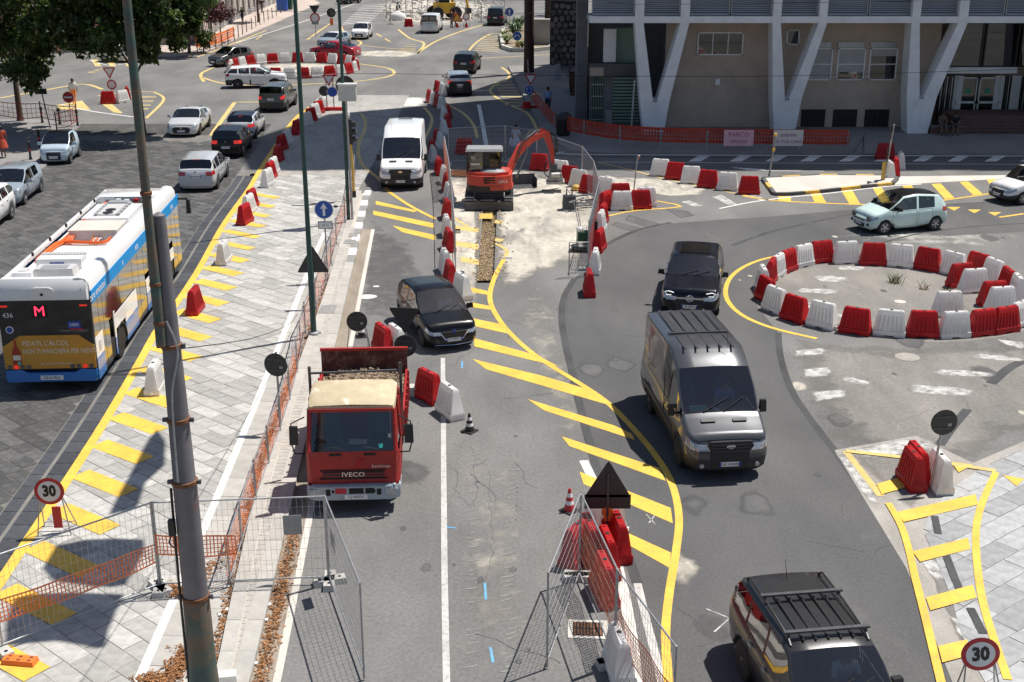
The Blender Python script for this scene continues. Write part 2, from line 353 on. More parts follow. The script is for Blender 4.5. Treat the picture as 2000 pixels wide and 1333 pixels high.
line('tar_seam','asphalt_dark',PX([(1585,435),(1660,420),(1750,408),(1930,395)]),.12,.0045)
line('tar_seam','asphalt_dark',PX([(1690,485),(1780,460),(1900,443),(2000,437)]),.12,.0045)
line('tar_seam','asphalt_dark',PX([(1520,650),(1525,700),(1545,760),(1580,815),(1630,880),(1680,950),(1730,1010),(1775,1090),(1815,1190),(1900,1333)]),.2,.0045)
line('tar_seam','asphalt_dark',PX([(1835,870),(1860,835),(1890,800)]),.25,.0045)
line('tar_seam','asphalt_dark',PX([(1935,750),(1970,720),(2000,705)]),.3,.0045)
# the old crossing surface between ring and right island
soft('old_surface','asphalt_old',blob(PX([(1528,655),(1620,668),(1800,672),(2000,665),(2100,700),(2100,840),(1990,858),(1870,925),(1640,880),(1560,780)]),.05,4),.0035)
for q in [[(1550,685),(1610,680),(1612,692),(1548,696)],[(1565,722),(1622,716),(1620,735),(1570,738)],[(1580,765),(1652,760),(1655,775),(1590,785)],[(1640,735),(1665,738),(1702,748),(1695,755),(1645,745)],[(1820,720),(1945,728),(1940,738),(1825,732)],[(1780,750),(1905,760),(1895,775),(1775,768)],[(1905,690),(2000,700),(2000,708),(1900,700)],[(1935,660),(2000,670),(2000,685),(1960,672)]]:
    soft('crossing_bar','white_worn',blob(PX(q),.05,3),.0052)
soft('dust_patch','dust',blob(PX([(895,860),(960,840),(1030,880),(1040,1050),(1060,1200),(1060,1345),(900,1345),(890,1100)]),.08),.0031,s=.5,amt=.14)
soft('dust_patch','dust',blob(PX([(1000,560),(1060,560),(1090,640),(1120,760),(1150,900),(1110,900),(1050,740)]),.08),.0031,s=.5,amt=.2)
soft('asphalt_patch','asphalt_mid',blob(PX([(720,420),(800,470),(840,600),(770,640),(690,600)]),.1),.0031,s=.6,amt=.30)
soft('cement_patch','cement_patch',blob(PX([(1600,455),(1700,440),(1850,460),(2000,455),(2000,480),(1800,490)]),.15),.0033,s=.5,amt=.2)
mark('newer_asphalt','asphalt_new',PX([(1122,545),(1102,580),(1097,620),(1104,670),(1118,730),(1132,790),(1150,860),(1170,930),(1200,1010),(1245,1140),(1290,1270),(1310,1420),(1960,1420),(1900,1333),(1815,1190),(1775,1090),(1730,1010),(1680,950),(1630,880),(1580,815),(1545,760),(1525,700),(1520,650),(1480,600),(1470,560),(1500,515),(1580,487),(1700,475),(1850,462),(2010,452),(2010,402),(1930,395),(1750,404),(1660,410),(1500,424),(1400,430),(1310,437),(1240,454),(1180,482)]),.0022)
# cracks, and one line painted along an overhead wire's cast shadow
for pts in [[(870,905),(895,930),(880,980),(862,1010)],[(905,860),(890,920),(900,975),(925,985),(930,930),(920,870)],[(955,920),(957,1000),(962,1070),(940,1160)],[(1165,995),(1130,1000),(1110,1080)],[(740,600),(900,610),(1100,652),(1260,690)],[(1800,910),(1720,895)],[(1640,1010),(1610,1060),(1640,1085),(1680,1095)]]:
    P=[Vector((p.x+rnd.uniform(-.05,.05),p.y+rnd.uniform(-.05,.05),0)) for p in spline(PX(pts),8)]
    MB().strip(P,[rnd.uniform(.006,.018) for _ in P],.0042).build('crack_and_wire_shadow','asphalt_mid',road)
# oil drips, small repairs and hair cracks scattered over the carriageways
for i in range(85):
    u,v=rnd.choice([(rnd.uniform(740,1300),rnd.uniform(560,1330)),(rnd.uniform(1250,1750),rnd.uniform(430,1330)),(rnd.uniform(1550,2000),rnd.uniform(440,850)),(rnd.uniform(400,900),rnd.uniform(110,200))]); p=G(u,v); r=rnd.uniform(.04,.16) if i%4 else rnd.uniform(.25,.6)
    soft('stain',rnd.choice(['asphalt_mid','asphalt_mid','asphalt_mid','dust']) if i%5 else 'asphalt_mid',[(p.x+r*rnd.uniform(.7,1.2)*math.cos(a),p.y+r*1.6*rnd.uniform(.7,1.2)*math.sin(a)) for a in [k*.7 for k in range(9)]],.0036+.00001*i,s=.6,amt=rnd.uniform(.3,.6))
for i in range(22):
    p=G(rnd.uniform(760,1950),rnd.uniform(440,1300)); a=rnd.uniform(0,6.3); P=[p.copy()]
    for k in range(rnd.randint(6,16)): a+=rnd.uniform(-.5,.5); p=p+Vector((math.cos(a),math.sin(a),0))*.18; P.append(p.copy())
    MB().strip(P,[rnd.uniform(.005,.015) for _ in P],.0050).build('crack_and_wire_shadow','asphalt_dark',road)
# sprayed survey marks
for pts in [[(947,1140),(949,1172)],[(958,1265),(963,1295)],[(903,706),(902,720)],[(870,1020),(868,1040)],[(870,1030),(890,1032)]]: line('survey_mark','blue_spray',PX(pts),.05,.0055,1)
for pts in [[(1380,1190),(1425,1208),(1395,1235)],[(1262,1005),(1280,1025)],[(1280,1005),(1268,1022)]]:
    line('survey_mark','white_worn',PX(pts),.035,.0055,1)
# tyre prints of lumps of dried mud in the right-hand lane
b=MB()
for u0,u1,v0,v1 in ((925,918,880,1330),(1005,985,900,1200),(1005,990,1200,1330)):
    n=int((v1-v0)/9)
    for i in range(n):
        t=i/n; p=G(u0+(u1-u0)*t,v0+(v1-v0)*t)
        if rnd.random()<.4: continue
        b.box((p.x,p.y,.004),(.22+rnd.uniform(-.12,.08),.04,.004),.35+rnd.uniform(-.2,.2),0,0); b.box((p.x+.12,p.y+.05,.004),(.12*rnd.random(),.03,.004),-.5)
mat('mud',(.225,.22,.205),.95,0,.2,4.)
struct(b.build('mud_print','mud',road),'stuff')
# ---------------- left carriageway, basalt ----------------
LN=PX([(-260,1540),(0,1140),(85,1012),(196,840),(268,717),(310,642),(350,587),(390,525),(437,440),(485,372),(512,327),(570,240),(600,215)])   # yellow line
YL=spline(LN,5)
def xl(y):
    for a,c in zip(YL,YL[1:]):
        if a.y<=y<=c.y: return a.x+(c.x-a.x)*(y-a.y)/(c.y-a.y+1e-9)
    return YL[0].x if y<YL[0].y else YL[-1].x
def band(name,m,d0,d1,y0,y1,z,parent=None,n=24):
    ys=[y0+(y1-y0)*i/n for i in range(n+1)]
    return MB().add([(xl(y)+d,y,z) for y in ys for d in (d0,d1)],[(2*i,2*i+1,2*i+3,2*i+2) for i in range(n)]).build(name,m,parent)
car_w=struct(band('basalt_carriageway','basalt_far',-14.5,-1.18,10,76,.004))
bed=struct(band('basalt_bed','mortar_dark',-14.4,-1.0,12,72,.008))
def clip(poly,xa,xb):
    def cl(P,f):
        o=[]
        for i in range(len(P)):
            a,c=P[i],P[(i+1)%len(P)]; fa,fc=f(a),f(c)
            if fa>=0: o.append(a)
            if fa*fc<0: t=fa/(fa-fc); o.append((a[0]+(c[0]-a[0])*t,a[1]+(c[1]-a[1])*t))
        return o
    P=cl(poly,lambda p:p[0]-xa(p[1]))
    return cl(P,lambda p:xb(p[1])-p[0]) if P else P
def pave(parent,m,xa,xb,y0,y1,ang,cw,l0,l1,gap,z,limit=300,name='paving_stone',th=.02,vis=None):
    "courses of stones at an angle, cut by the edges of the field; each stone its own piece"
    ca,sa=math.cos(ang),math.sin(ang); st=[]
    ym=(y0+y1)/2; xm=(xa(ym)+xb(ym))/2; D=(y1-y0)*.75+12; n=int(D/cw)
    for i in range(-n,n):
        t=-D-rnd.random()*l1
        while t<D:
            L=rnd.uniform(l0,l1); wv=rnd.uniform(-.012,.012); q=[(t+gap,i*cw+gap+wv),(t+L,i*cw+gap),(t+L+rnd.uniform(-.02,.02),(i+1)*cw),(t+gap,(i+1)*cw+wv)]; t+=L
            P=[(xm+a*ca-c*sa,ym+a*sa+c*ca) for a,c in q]
            cx=sum(p[0] for p in P)/4; cy=sum(p[1] for p in P)/4
            if not(y0<cy<y1): continue
            P=clip(P,xa,xb)
            if len(P)<3: continue
            A=abs(sum(P[k][0]*P[(k+1)%len(P)][1]-P[(k+1)%len(P)][0]*P[k][1] for k in range(len(P))))/2
            if A<.02: continue
            st.append((cy,cx,P))
    st.sort(key=lambda s:(0 if (vis is None or vis(s[1],s[0])) else 1,s[0])); rest=MB()
    for k,(cy,cx,P) in enumerate(st):
        dz=rnd.uniform(-.004,.004)
        if k<limit:
            bb=MB(); Q=[(x-cx,y-cy) for x,y in P]; bb.prism(Q,-th,0); sc=[(x*.975,y*.97) for x,y in Q]
            o=bb.build(name,m,parent); o.location=(cx,cy,z+dz); o.rotation_euler=(rnd.uniform(-.004,.004),rnd.uniform(-.004,.004),0)
        else: rest.prism(P,z+dz-th,z+dz)
    if rest.f: struct(rest.build(name+'_far',m,parent),'stuff')
invf=lambda x,y: abs(x)<(y*.9426+4.3)*.4136+.3 and y>17.8
pave(bed,'basalt',lambda y:xl(y)-14.2,lambda y:xl(y)-1.02,14,70,R(138),.42,.5,.8,.018,.016,300,vis=invf)
# dark kerb band with thin pale joint
kb=struct(band('kerb_band','mortar_dark',-1.0,-.05,10,62,.012))
b=MB(); y=14.
i=0
while y<60:
    for a,c in ((-.98,-.66),(-.56,-.08)):
        L=.62
        P=[(xl(y)+a,y+.01),(xl(y)+c,y+.01),(xl(y+L)+c,y+L),(xl(y+L)+a,y+L)]
        if 18<y<38:
            bb=MB(); cx,cy=P[0]; bb.prism([(p[0]-cx,p[1]-cy) for p in P],-.02,.012); o=bb.build('kerb_stone','basalt_kerb',kb); o.location=(cx,cy,.012)
        else: b.prism(P,-.01,.024)
    y+=.63
struct(b.build('kerb_stone_far','basalt_kerb',kb),'stuff')
# island of pale granite between yellow line and footway
WL=spline(PX([(235,1420),(280,1310),(345,1160),(440,935),(530,715),(615,500),(635,455)]),5)
def interp(P):
    def f(y):
        for a,c in zip(P,P[1:]):
            if a.y<=y<=c.y: return a.x+(c.x-a.x)*(y-a.y)/(c.y-a.y+1e-9)
        return P[0].x if y<P[0].y else P[-1].x
    return f
wl=interp(WL)
SWL=spline(PX([(395,1420),(420,1333),(470,1100),(520,900),(590,700),(640,560),(690,390)]),5); SWR=spline(PX([(465,1420),(490,1333),(545,1100),(600,860),(650,700),(682,560),(722,385)]),5)
swl=interp(SWL); swr=interp(SWR)
def field(name,m,fa,fb,y0,y1,z,parent=None,n=30):
    ys=[y0+(y1-y0)*i/n for i in range(n+1)]
    return MB().add([(f(y),y,z) for y in ys for f in (fa,fb)],[(2*i,2*i+1,2*i+3,2*i+2) for i in range(n)]).build(name,m,parent)
isl=struct(field('stone_island','granite_far',lambda y:xl(y)-.06,lambda y:swl(y)+.02,10,88,.006))
isb=struct(field('granite_bed','mortar',lambda y:xl(y)-.05,lambda y:swl(y)+.01,12,62,.010))
pave(isb,'granite',lambda y:xl(y)+.06,lambda y:(wl(y)-.02 if y<48 else swl(y)),14,61,R(139),.44,.6,1.05,.016,.020,300,vis=invf)
y=15.
k=0
while y<44:
    L=.95
    bb=MB(); cx=wl(y); P=[(wl(y)+.08,y+.012),(swl(y)-.12,y+.012),(swl(y+L)-.12,y+L),(wl(y+L)+.08,y+L)]
    bb.prism([(p[0]-cx,p[1]-y) for p in P],-.02,0); o=bb.build('edge_slab','slab',isb); o.location=(cx,y,.02+rnd.uniform(-.003,.003)); y+=L
MB().strip([Vector((xl(y),y,0)) for y in [12+i*.8 for i in range(90)]],.24,.0285).build('edge_line','yellow',road)
MB().strip([p for p in WL],.17,.0275).build('edge_line','white_line',road)
d=Vector((math.cos(R(-35)),math.sin(R(-35)),0)); q=Vector((-d.y,d.x,0))*.27
for k in range(-1,21):
    y=20.31+1.77*k; e=Vector((-8.45-.065*(y-20.3),y,0)); 
    if y>46: q=Vector((-d.y,d.x,0))*.22
    Ls=min(2.1,max(.9,(e.x-(xl(y+1.1)+.2))/d.x)); s=e-d*Ls
    mark('hatch_stripe','yellow',[e+q,e-q,s-q,s+q],.0288)
# zebra remains on the island
for (a,c) in ((520,560),(590,620),(640,668)):
    mark('crossing_bar','asphalt_mid',PX([(a+16,343),(c+16,345),(c-2,373),(a-10,372)]),.014)
    mark('crossing_bar','white_line',PX([(c+18,345),(c+32,346),(c+16,374),(c+2,374)]),.015)
mark('dark_patch','asphalt_mid',PX([(490,340),(512,340),(500,368),(472,366)]),.012)  # darker asphalt-toned patch on the island
# footway (raised), kerb slabs and small tiles
HW=.12
fw=struct(MB().build('footway','concrete_walk')) if False else None
n=60; ys=[12+(56.3-12)*i/n for i in range(n+1)]
b=MB(); V=[];F=[]
for y in ys: V+=[(swl(y),y,HW),(swr(y),y,HW),(swl(y),y,0),(swr(y),y,0)]
for i in range(n):
    a=4*i; F+=[(a,a+1,a+5,a+4),(a+2,a,a+4,a+6),(a+1,a+3,a+7,a+5)]
F+=[(4*n,4*n+1,4*n+3,4*n+2)]
fw=struct(b.add(V,F).build('footway','concrete_walk'))
y=14.; k=0
while y<56:
    L=1.02
    for f,a,c in ((swl,.0,.27),(swr,-.30,.0)):
        P=[(f(y)+a,y+.008),(f(y)+c,y+.008),(f(y+L)+c,y+L),(f(y+L)+a,y+L)]; cx=P[0][0]
        mm='slab'
        if f is swr and y>44: mm='kerb_white' if k%2 else 'kerb_grey'
        bb=MB(); bb.prism([(p[0]-cx,p[1]-y) for p in P],-.13,.006); o=bb.build('kerb_stone',mm,fw); o.location=(cx,y,HW+.003+rnd.uniform(-.003,.003))
    y+=L; k+=1
rest=MB(); cnt=0; y=17.
while y<50:
    xa,xb=swl(y)+.29,swr(y)-.32; m=2; w=(xb-xa)/m
    for j in range(m):
        P=[(xa+j*w+.004,y+.004),(xa+(j+1)*w-.004,y+.004),(xa+(j+1)*w-.004,y+.192),(xa+j*w+.004,y+.192)]
        if cnt<170:
            bb=MB(); bb.prism([(p[0]-xa,p[1]-y) for p in P],-.02,0); o=bb.build('paving_tile','slab',fw); o.location=(xa,y,HW+.008+rnd.uniform(-.001,.001)); cnt+=1
        else: rest.prism(P,HW-.01,HW+.008)
    y+=.2
struct(rest.build('paving_tile_far','slab',fw),'stuff')
for u,v,w,h in ((690,460,16,9),(683,473,20,10),(640,605,24,14),(688,418,10,4)):
    p=G(u,v,HW); MB().box((p.x,p.y,HW+.012),(w/45,h/16,.012)).build('manhole_cover','kerb_grey',fw)
# gutter with dry leaves
gt=struct(field('gutter','gutter',swr,lambda y:swr(y)+.38,12,50,.009))
struct(field('gutter_edge','concrete_pale',lambda y:swr(y)+.38,lambda y:swr(y)+.52,12,50,.010))
def leaves(name,pts,spread,n,z,label):
    b=MB()
    for i in range(n):
        k=rnd.randrange(len(pts)-1); t=rnd.random(); p=pts[k].lerp(pts[k+1],t); s=rnd.uniform(.018,.045)
        q=Matrix.Translation((p.x+rnd.gauss(0,spread),p.y+rnd.gauss(0,.1),z+abs(rnd.gauss(0,.02))))@Matrix.Rotation(rnd.uniform(0,6.3),4,'Z')@Matrix.Rotation(rnd.uniform(-.7,.7),4,'X')
        b.add([q@Vector(v) for v in ((-s,0,0),(0,-s*.5,.006),(s*1.2,0,0),(0,s*.5,.006))],[(0,1,2,3)])
    return struct(tag(b.build(name,'leaf_dry'),label,'leaves'),'stuff')
leaves('dry_leaves',[Vector((swr(y)+.17,y,0)) for y in [16+i*.6 for i in range(14)]],.085,1900,.016,'brown dry leaves lying in the gutter beside the footway')
leaves('dry_leaves',[Vector((swl(y)-.08,y,0)) for y in [17+i*.8 for i in range(34)]],.06,3000,.03,'brown dry leaves piled along the orange net fence')
leaves('dry_leaves',PX([(330,1150),(360,1165),(420,1100)]),.12,700,.03,'brown dry leaves heaped round the foot of the steel pole')
leaves('dry_leaves',PX([(280,1330),(330,1330),(355,1300),(365,1270)]),.12,1300,.03,'brown dry leaves heaped at the bottom edge beside the white line')
# lane lines of the main road
line('lane_line','lane_grey',PX([(872,1400),(872,1333),(868,1100),(866,830),(865,700)]),.13)
line('edge_strip','lane_grey',PX([(1245,1140),(1262,1210),(1280,1280),(1296,1350)]),.16,.0048)
line('edge_strip','cement_patch',PX([(1140,900),(1175,980),(1205,1100),(1230,1220),(1245,1350)]),.22,.0046)
# hatched area of the main road
line('edge_line','yellow',PX([(985,505),(965,545),(957,585),(975,625),(1010,665),(1060,705),(1120,742),(1180,782),(1228,828),(1280,890),(1312,945),(1326,1010),(1320,1080),(1307,1160),(1300,1240),(1306,1340)]),.17,.0075)
for qd in [[(734,393),(815,412),(809,415),(734,400)],[(729,412),(848,437),(846,446),(729,420)],[(766,441),(850,460),(850,470),(786,454)],[(884,440),(935,447),(935,455),(884,448)],[(884,470),(935,478),(935,488),(884,480)],[(900,502),(935,508),(935,518),(900,512)],[(912,560),(957,570),(960,578),(915,570)],[(914,590),(955,598),(960,606),(916,600)],[(921,622),(975,633),(996,653),(923,637)],[(926,661),(1050,695),(1092,717),(926,677)],[(923,702),(1060,735),(1165,766),(1190,792),(950,722)],[(1030,780),(1200,832),(1234,848),(1240,860),(1062,802)],[(1097,853),(1288,915),(1300,940),(1112,872)],[(1132,922),(1310,993),(1314,1023),(1140,946)],[(1222,1040),(1310,1080),(1308,1110),(1222,1062)]]:
    mark('hatch_stripe','yellow' if qd[0][1]>555 or qd[0][0]<800 else 'yellow_worn',PX(qd))
line('edge_line','yellow',PX([(752,370),(800,402),(850,428)]),.18,.0085)
line('edge_line','yellow_worn',PX([(884,425),(910,441),(931,453)]),.15,.0084); line('edge_line','yellow_worn',PX([(968,476),(990,490),(985,505)]),.15,.0084)
for v in (430,465): mark('hatch_stripe','yellow_worn',PX([(968,v),(985,v+3),(978,v+8),(966,v+6)]))
mark('trench_board','kerb_yellow',PX([(936,418),(962,418),(962,428),(936,428)]),.012)
# ring on the right: yellow line, old surface inside, worn bars
line('edge_line','yellow',PX([(1535,497),(1480,510),(1440,530),(1420,555),(1420,585),(1448,615),(1505,640),(1595,662)]),.16)
RC=Vector((13.15,40.75,0)); RR=4.75
mark('ring_surface','asphalt_old',[(RC.x+RR*1.0*math.cos(a),RC.y+RR*math.sin(a)) for a in [i*math.pi/24 for i in range(48)]],.004)
for qd in [[(1585,543),(1600,537),(1660,542),(1655,552),(1605,552)],[(1555,563),(1638,565),(1636,576),(1552,572)],[(1560,590),(1625,592),(1622,605),(1565,602)],[(1600,610),(1660,615),(1660,622),(1600,618)],[(1630,520),(1690,521),(1690,528),(1640,528)]]:
    soft('crossing_bar','white_worn',blob(PX(qd),.04,3),.0055)
# right-hand traffic island, kerbs yellow and black
ISL=PX([(1490,352),(1512,382),(1540,382),(1600,377),(1680,368),(1742,362),(1752,352),(1742,347),(1600,346)])
ti=struct(MB().prism([(p.x,p.y) for p in ISL],0,.12).build('traffic_island','concrete_pale'))
for a,c in zip(ISL,ISL[1:]+ISL[:1]):
    L=(c-a).length; n=max(1,round(L/1.0))
    for i in range(n):
        p=a.lerp(c,(i+.03)/n); r=a.lerp(c,(i+.97)/n); dd=(r-p).normalized(); nn=Vector((-dd.y,dd.x,0))*.09
        bb=MB(); bb.prism([(w.x,w.y) for w in (p-nn,r-nn,r+nn,p+nn)],0,.14); bb.build('kerb_stone','kerb_yellow' if i%2 else 'kerb_black',ti)
mark('pale_apron','concrete_pale',PX([(1742,362),(1990,348),(2010,342),(1760,345)]),.004)
line('edge_line','yellow',PX([(1450,383),(1510,392),(1600,397),(1700,400),(1800,396),(1870,388),(1945,377)]),.16)
line('edge_line','white_line',PX([(1405,408),(1470,395),(1540,386),(1620,378),(1720,366),(1800,360)]),.12,.0065)
for qd in [[(1520,384),(1544,384),(1545,394),(1520,394)],[(1582,377),(1602,376),(1614,397),(1592,397)],[(1642,371),(1664,371),(1680,399),(1659,399)],[(1704,367),(1722,367),(1740,396),(1722,398)],[(1762,363),(1780,362),(1800,392),(1783,394)],[(1819,360),(1837,359),(1864,387),(1845,389)],[(1874,356),(1891,355),(1919,379),(1901,382)],[(1927,351),(1947,350),(1955,372),(1942,374)]]:
    mark('hatch_stripe','yellow',PX(qd))
for u,v in ((1863,408),(1903,413),(1943,418)): mark('give_way_tooth','yellow',PX([(u-13,v-3),(u+13,v-3),(u,v+4)]))
line('edge_line','yellow',PX([(1952,425),(2000,418)]),.16)
for qd in [[(1330,395),(1345,392),(1375,403),(1355,404)],[(1390,385),(1410,381),(1440,400),(1425,402)],[(1460,380),(1475,381),(1498,391),(1485,392)]]: mark('crossing_bar','white_worn',PX(qd),.006)
line('edge_line','yellow_far',PX([(1160,316),(1230,332),(1300,350),(1400,371),(1500,391)]),.13)
line('edge_line','yellow',PX([(1190,422),(1240,412),(1330,404),(1275,392)]),.14,k=3)
# bottom right island of granite with yellow bars
RIs=PX([(1630,880),(1790,852),(1900,905),(2030,850),(2300,850),(2300,1500),(2000,1500),(1860,1333),(1770,1110)])
rib=struct(MB().sheet([(p.x,p.y) for p in RIs],.006).build('granite_corner','mortar'))
re=interp(spline(PX([(1990,1500),(1860,1290),(1820,1160),(1785,1070),(1775,1010),(1790,985),(1880,935),(2030,860)])[:4]+PX([(1775,1015),(1850,940),(1960,880),(2040,850)]),4))
pave(rib,'granite_grey',lambda y:(1 if y>0 else 0)*re(y)+.35,lambda y:15.5,14,30,R(38),.55,.85,1.3,.016,.018,300,vis=invf)
soft('old_surface','asphalt_old',PX([(1640,885),(1790,860),(1880,915),(1830,950),(1780,1000)]),.010,rib)
soft('old_surface','asphalt_old',blob(PX([(1800,1100),(1850,1090),(1890,1150),(1930,1260),(1900,1300),(1850,1200)]),.05,3),.0105,rib)
for qd in [[(1632,882),(1790,853),(1830,872),(1700,900)],[(1630,885),(1660,890),(1720,985),(1700,985)],[(1790,1080),(1830,1095),(1860,1130),(1820,1130)],[(1850,1200),(1890,1210),(1910,1260),(1880,1250)]]:
    soft('cement_patch','white_worn',blob(PX(qd),.05,3),.0115,rib)
for pts in [[(1735,985),(1760,1030),(1776,1080),(1787,1130),(1805,1200),(1840,1345)],[(1945,925),(1918,985),(1906,1040),(1910,1120),(1925,1200),(1968,1330)]]: line('edge_line','yellow',PX(pts),.155,.0305)
line('edge_line','yellow_worn',PX([(1652,883),(1720,970)]),.17,.014); line('edge_line','yellow_worn',PX([(1652,883),(1800,900),(1945,922)]),.17,.0312)
for qd in [[(1712,948),(1790,925),(1800,945),(1722,968)],[(1750,1003),(1905,968),(1910,988),(1765,1022)],[(1782,1080),(1890,1053),(1895,1075),(1797,1100)],[(1808,1170),(1900,1145),(1907,1170),(1817,1195)],[(1832,1265),(1888,1252),(1905,1280),(1840,1297)],[(1858,905),(1900,910),(1872,925)],[(1958,930),(2000,938),(1985,952)]]: mark('hatch_stripe','yellow',PX(qd),.031)
for pts in [[(1825,1010),(1832,1045)],[(1845,1080),(1860,1120),(1880,1170)],[(1895,1190),(1920,1240)]]: line('tar_seam','asphalt_dark',PX(pts),.16,.0307,1)
# footway in front of the concrete building, bars on the road there
bf=struct(MB().prism([(p.x,p.y) for p in PX([(992,132),(1030,205),(1062,262),(1110,298),(1180,303),(2100,306),(2100,240),(1180,232),(1085,130)])],0,.12).build('building_footway','side_grey'))
line('edge_strip','kerb_white',PX([(1100,297),(1180,302.5),(2100,305.5)],.12),.16,.124)
for u in (1352,1432,1502,1570,1646,1715,1790,1858,1930,2000): mark('crossing_bar','white_line',PX([(u+12,305),(u+36,305),(u+16,316),(u-8,316)]),.006)
line('edge_line','white_line',PX([(1160,317),(1500,319),(2050,322)]),.1); line('edge_line','white_line',PX([(1500,334),(1610,335)]),.1)
mark('lane_arrow','white_line',PX([(1425,327),(1490,331),(1500,334),(1460,333)]),.006)
for i in range(3):
    y=301-4.5*i; pts=[(1150,y),(2100,y+1)]
# far markings
def fl(pts,w=.2,m='yellow_far'): return line('edge_line',m,PX(pts),w,.007)
fl([(398,160),(392,148),(400,140),(430,130),(500,124)],.25); fl([(395,152),(440,164),(520,168),(600,165),(690,160),(750,152),(770,143),(755,133),(700,125)],.25)
fl([(460,200),(455,205),(430,240),(395,290),(330,372)],.28); fl([(455,200),(520,200)],.25); fl([(505,215),(470,255),(418,310)],.22)
fl([(300,180),(320,195),(285,232)],.2); fl([(190,188),(250,180),(300,180)],.18)
fl([(285,232),(180,218),(120,205)],.15,'white_line')
for a in ((255,190,305,190),(258,198,300,198),(262,206,294,206),(268,214,290,213)): line('hatch_stripe','yellow_far',PX([a[:2],a[2:]]),.35,.0068,1)
mark('hatch_stripe','yellow_far',PX([(198,203),(218,203),(240,222),(222,220)])); mark('hatch_stripe','yellow_far',PX([(110,206),(160,197),(177,215),(118,214)]))
fl([(0,192),(80,178),(160,165),(200,175)],.3)
for u in (186,215,248): mark('hatch_stripe','yellow_far',PX([(u-8,117),(u+4,117),(u+12,130),(u,130)]))
fl([(175,118),(215,128),(262,122)],.12,'white_line'); 
for a in ((172,142,185,141),(185,138,196,137),(198,135,210,134)): line('edge_line','yellow_far',PX([a[:2],a[2:]]),.4,.007,1)
fl([(460,85),(520,66),(600,40),(700,5)],.14,'white_line'); fl([(365,112),(430,90),(480,70)],.14); fl([(500,78),(512,70)],.14); fl([(600,78),(625,60),(648,45)],.2)
fl([(665,50),(672,62),(690,75),(705,83),(700,90)],.22); fl([(778,58),(800,75),(828,85),(815,105)],.25); fl([(815,105),(850,82),(900,62),(955,46)],.25)
fl([(917,98),(930,84),(955,68),(975,66)],.22); fl([(917,98),(930,113),(980,112),(1075,107)],.2)
for i in range(9): fl([(925+i*3,99-3.6*i),(975,101-3.6*i)],.28)
for i in range(5): fl([(770+i*6,104-i*4),(812,102-i*3.5)],.2)
fl([(700,88),(760,95),(812,98)],.15)
for i in range(11): fl([(668+i*4,48-3.7*i),(722+i*4,44-3.5*i)],.28,'white_line')
for a in ((735,66,745,72),(752,76,762,82)): fl([a[:2],a[2:]],.2)
for pts in ([(875,205),(905,222),(925,245),(932,270)],[(828,210),(843,230),(838,255),(822,280)],[(980,132),(995,145),(988,157),(962,170),(960,183),(990,203),(1030,222),(1050,255)]): fl(pts,.2)
for i in range(9): fl([(966+i*2.5,162+i*5.4),(1000+i*3.5,160+i*6)],.3)
fl([(935,205),(942,240),(950,285)],.25,'white_line'); fl([(925,178),(955,177)],.2,'white_line')
fl([(705,222),(713,235),(712,255),(703,275),(700,300),(710,325),(740,350),(760,375)],.2)
# pale far surfaces: left street footway, works at the top
lf=struct(MB().prism([(p.x,p.y) for p in PX([(340,112),(400,105),(440,88),(520,55),(625,8),(560,-30),(330,-30),(200,60),(230,108)])],0,.12).build('street_footway','pink_walk'))
line('edge_line','yellow_far',PX([(385,112),(440,92),(520,60)]),.2,.007)
struct(MB().prism([(p.x,p.y) for p in PX([(-60,238),(60,236),(135,240),(158,246),(110,300),(88,330),(30,372),(-150,420),(-260,330)])],0,.10).build('corner_footway','side_grey'))
soft('dust_patch','dust',blob(PX([(745,45),(800,52),(880,55),(950,38),(1000,20),(960,4),(800,-10),(720,10)]),.4,4),.004)
soft('dust_patch','dust',blob(PX([(690,100),(760,98),(830,104),(800,112),(700,110)]),.4,4),.004)
soft('dust_patch','dust',[(-17.7+5.2*math.cos(a),101.7+5.4*math.sin(a)) for a in [i*math.pi/16 for i in range(32)]],.004)
# ---------------- vehicles ----------------
RAT=[1,.93,.80,.62,.31,0]
class Car:
    def __init__(c,**k):
        c.L=4.2;c.W=1.78;c.H=1.5;c.wb=2.55;c.fo=.82;c.R=.32;c.clr=.2
        c.nose=.70;c.hood=.86;c.cowl=(.98,1.02);c.ws=(1.75,.0);c.roofpk=(2.2,0.);c.rr=(3.6,-.08);c.rb=(3.95,1.05);c.tail=.95
        c.belt0=.86;c.belt1=.98;c.th=.80;c.bp=(2.42,3.25);c.qwin=False;c.nose_w=.76;c.tail_w=.86
        c.color='car';c.roofc=None;c.lower=None;c.face='grille';c.glass='window_glass';c.rim='alloy';c.tl='tail_red';c.head='lamp_glass'
        c.win=True;c.tlr=(3,);c.tlq=.7;c.rearglass=True;c.dx={}
        for a,b in k.items(): setattr(c,a,b)
def top(c):
    L,H=c.L,c.H
    P=[(0,c.nose),(.10,c.nose+(c.hood-c.nose)*.55),(.32,c.hood),(c.cowl[0],c.cowl[1]),(c.ws[0],H+(c.ws[1] or -.06)),(c.roofpk[0],H),(c.rr[0],H+c.rr[1]),(c.rb[0],c.rb[1]),(L,c.tail)]
    return P
def pl(P,x):
    if x<=P[0][0]: return P[0][1]
    for a,b in zip(P,P[1:]):
        if a[0]<=x<=b[0]: return a[1]+(b[1]-a[1])*(x-a[0])/(b[0]-a[0]+1e-9)
    return P[-1][1]
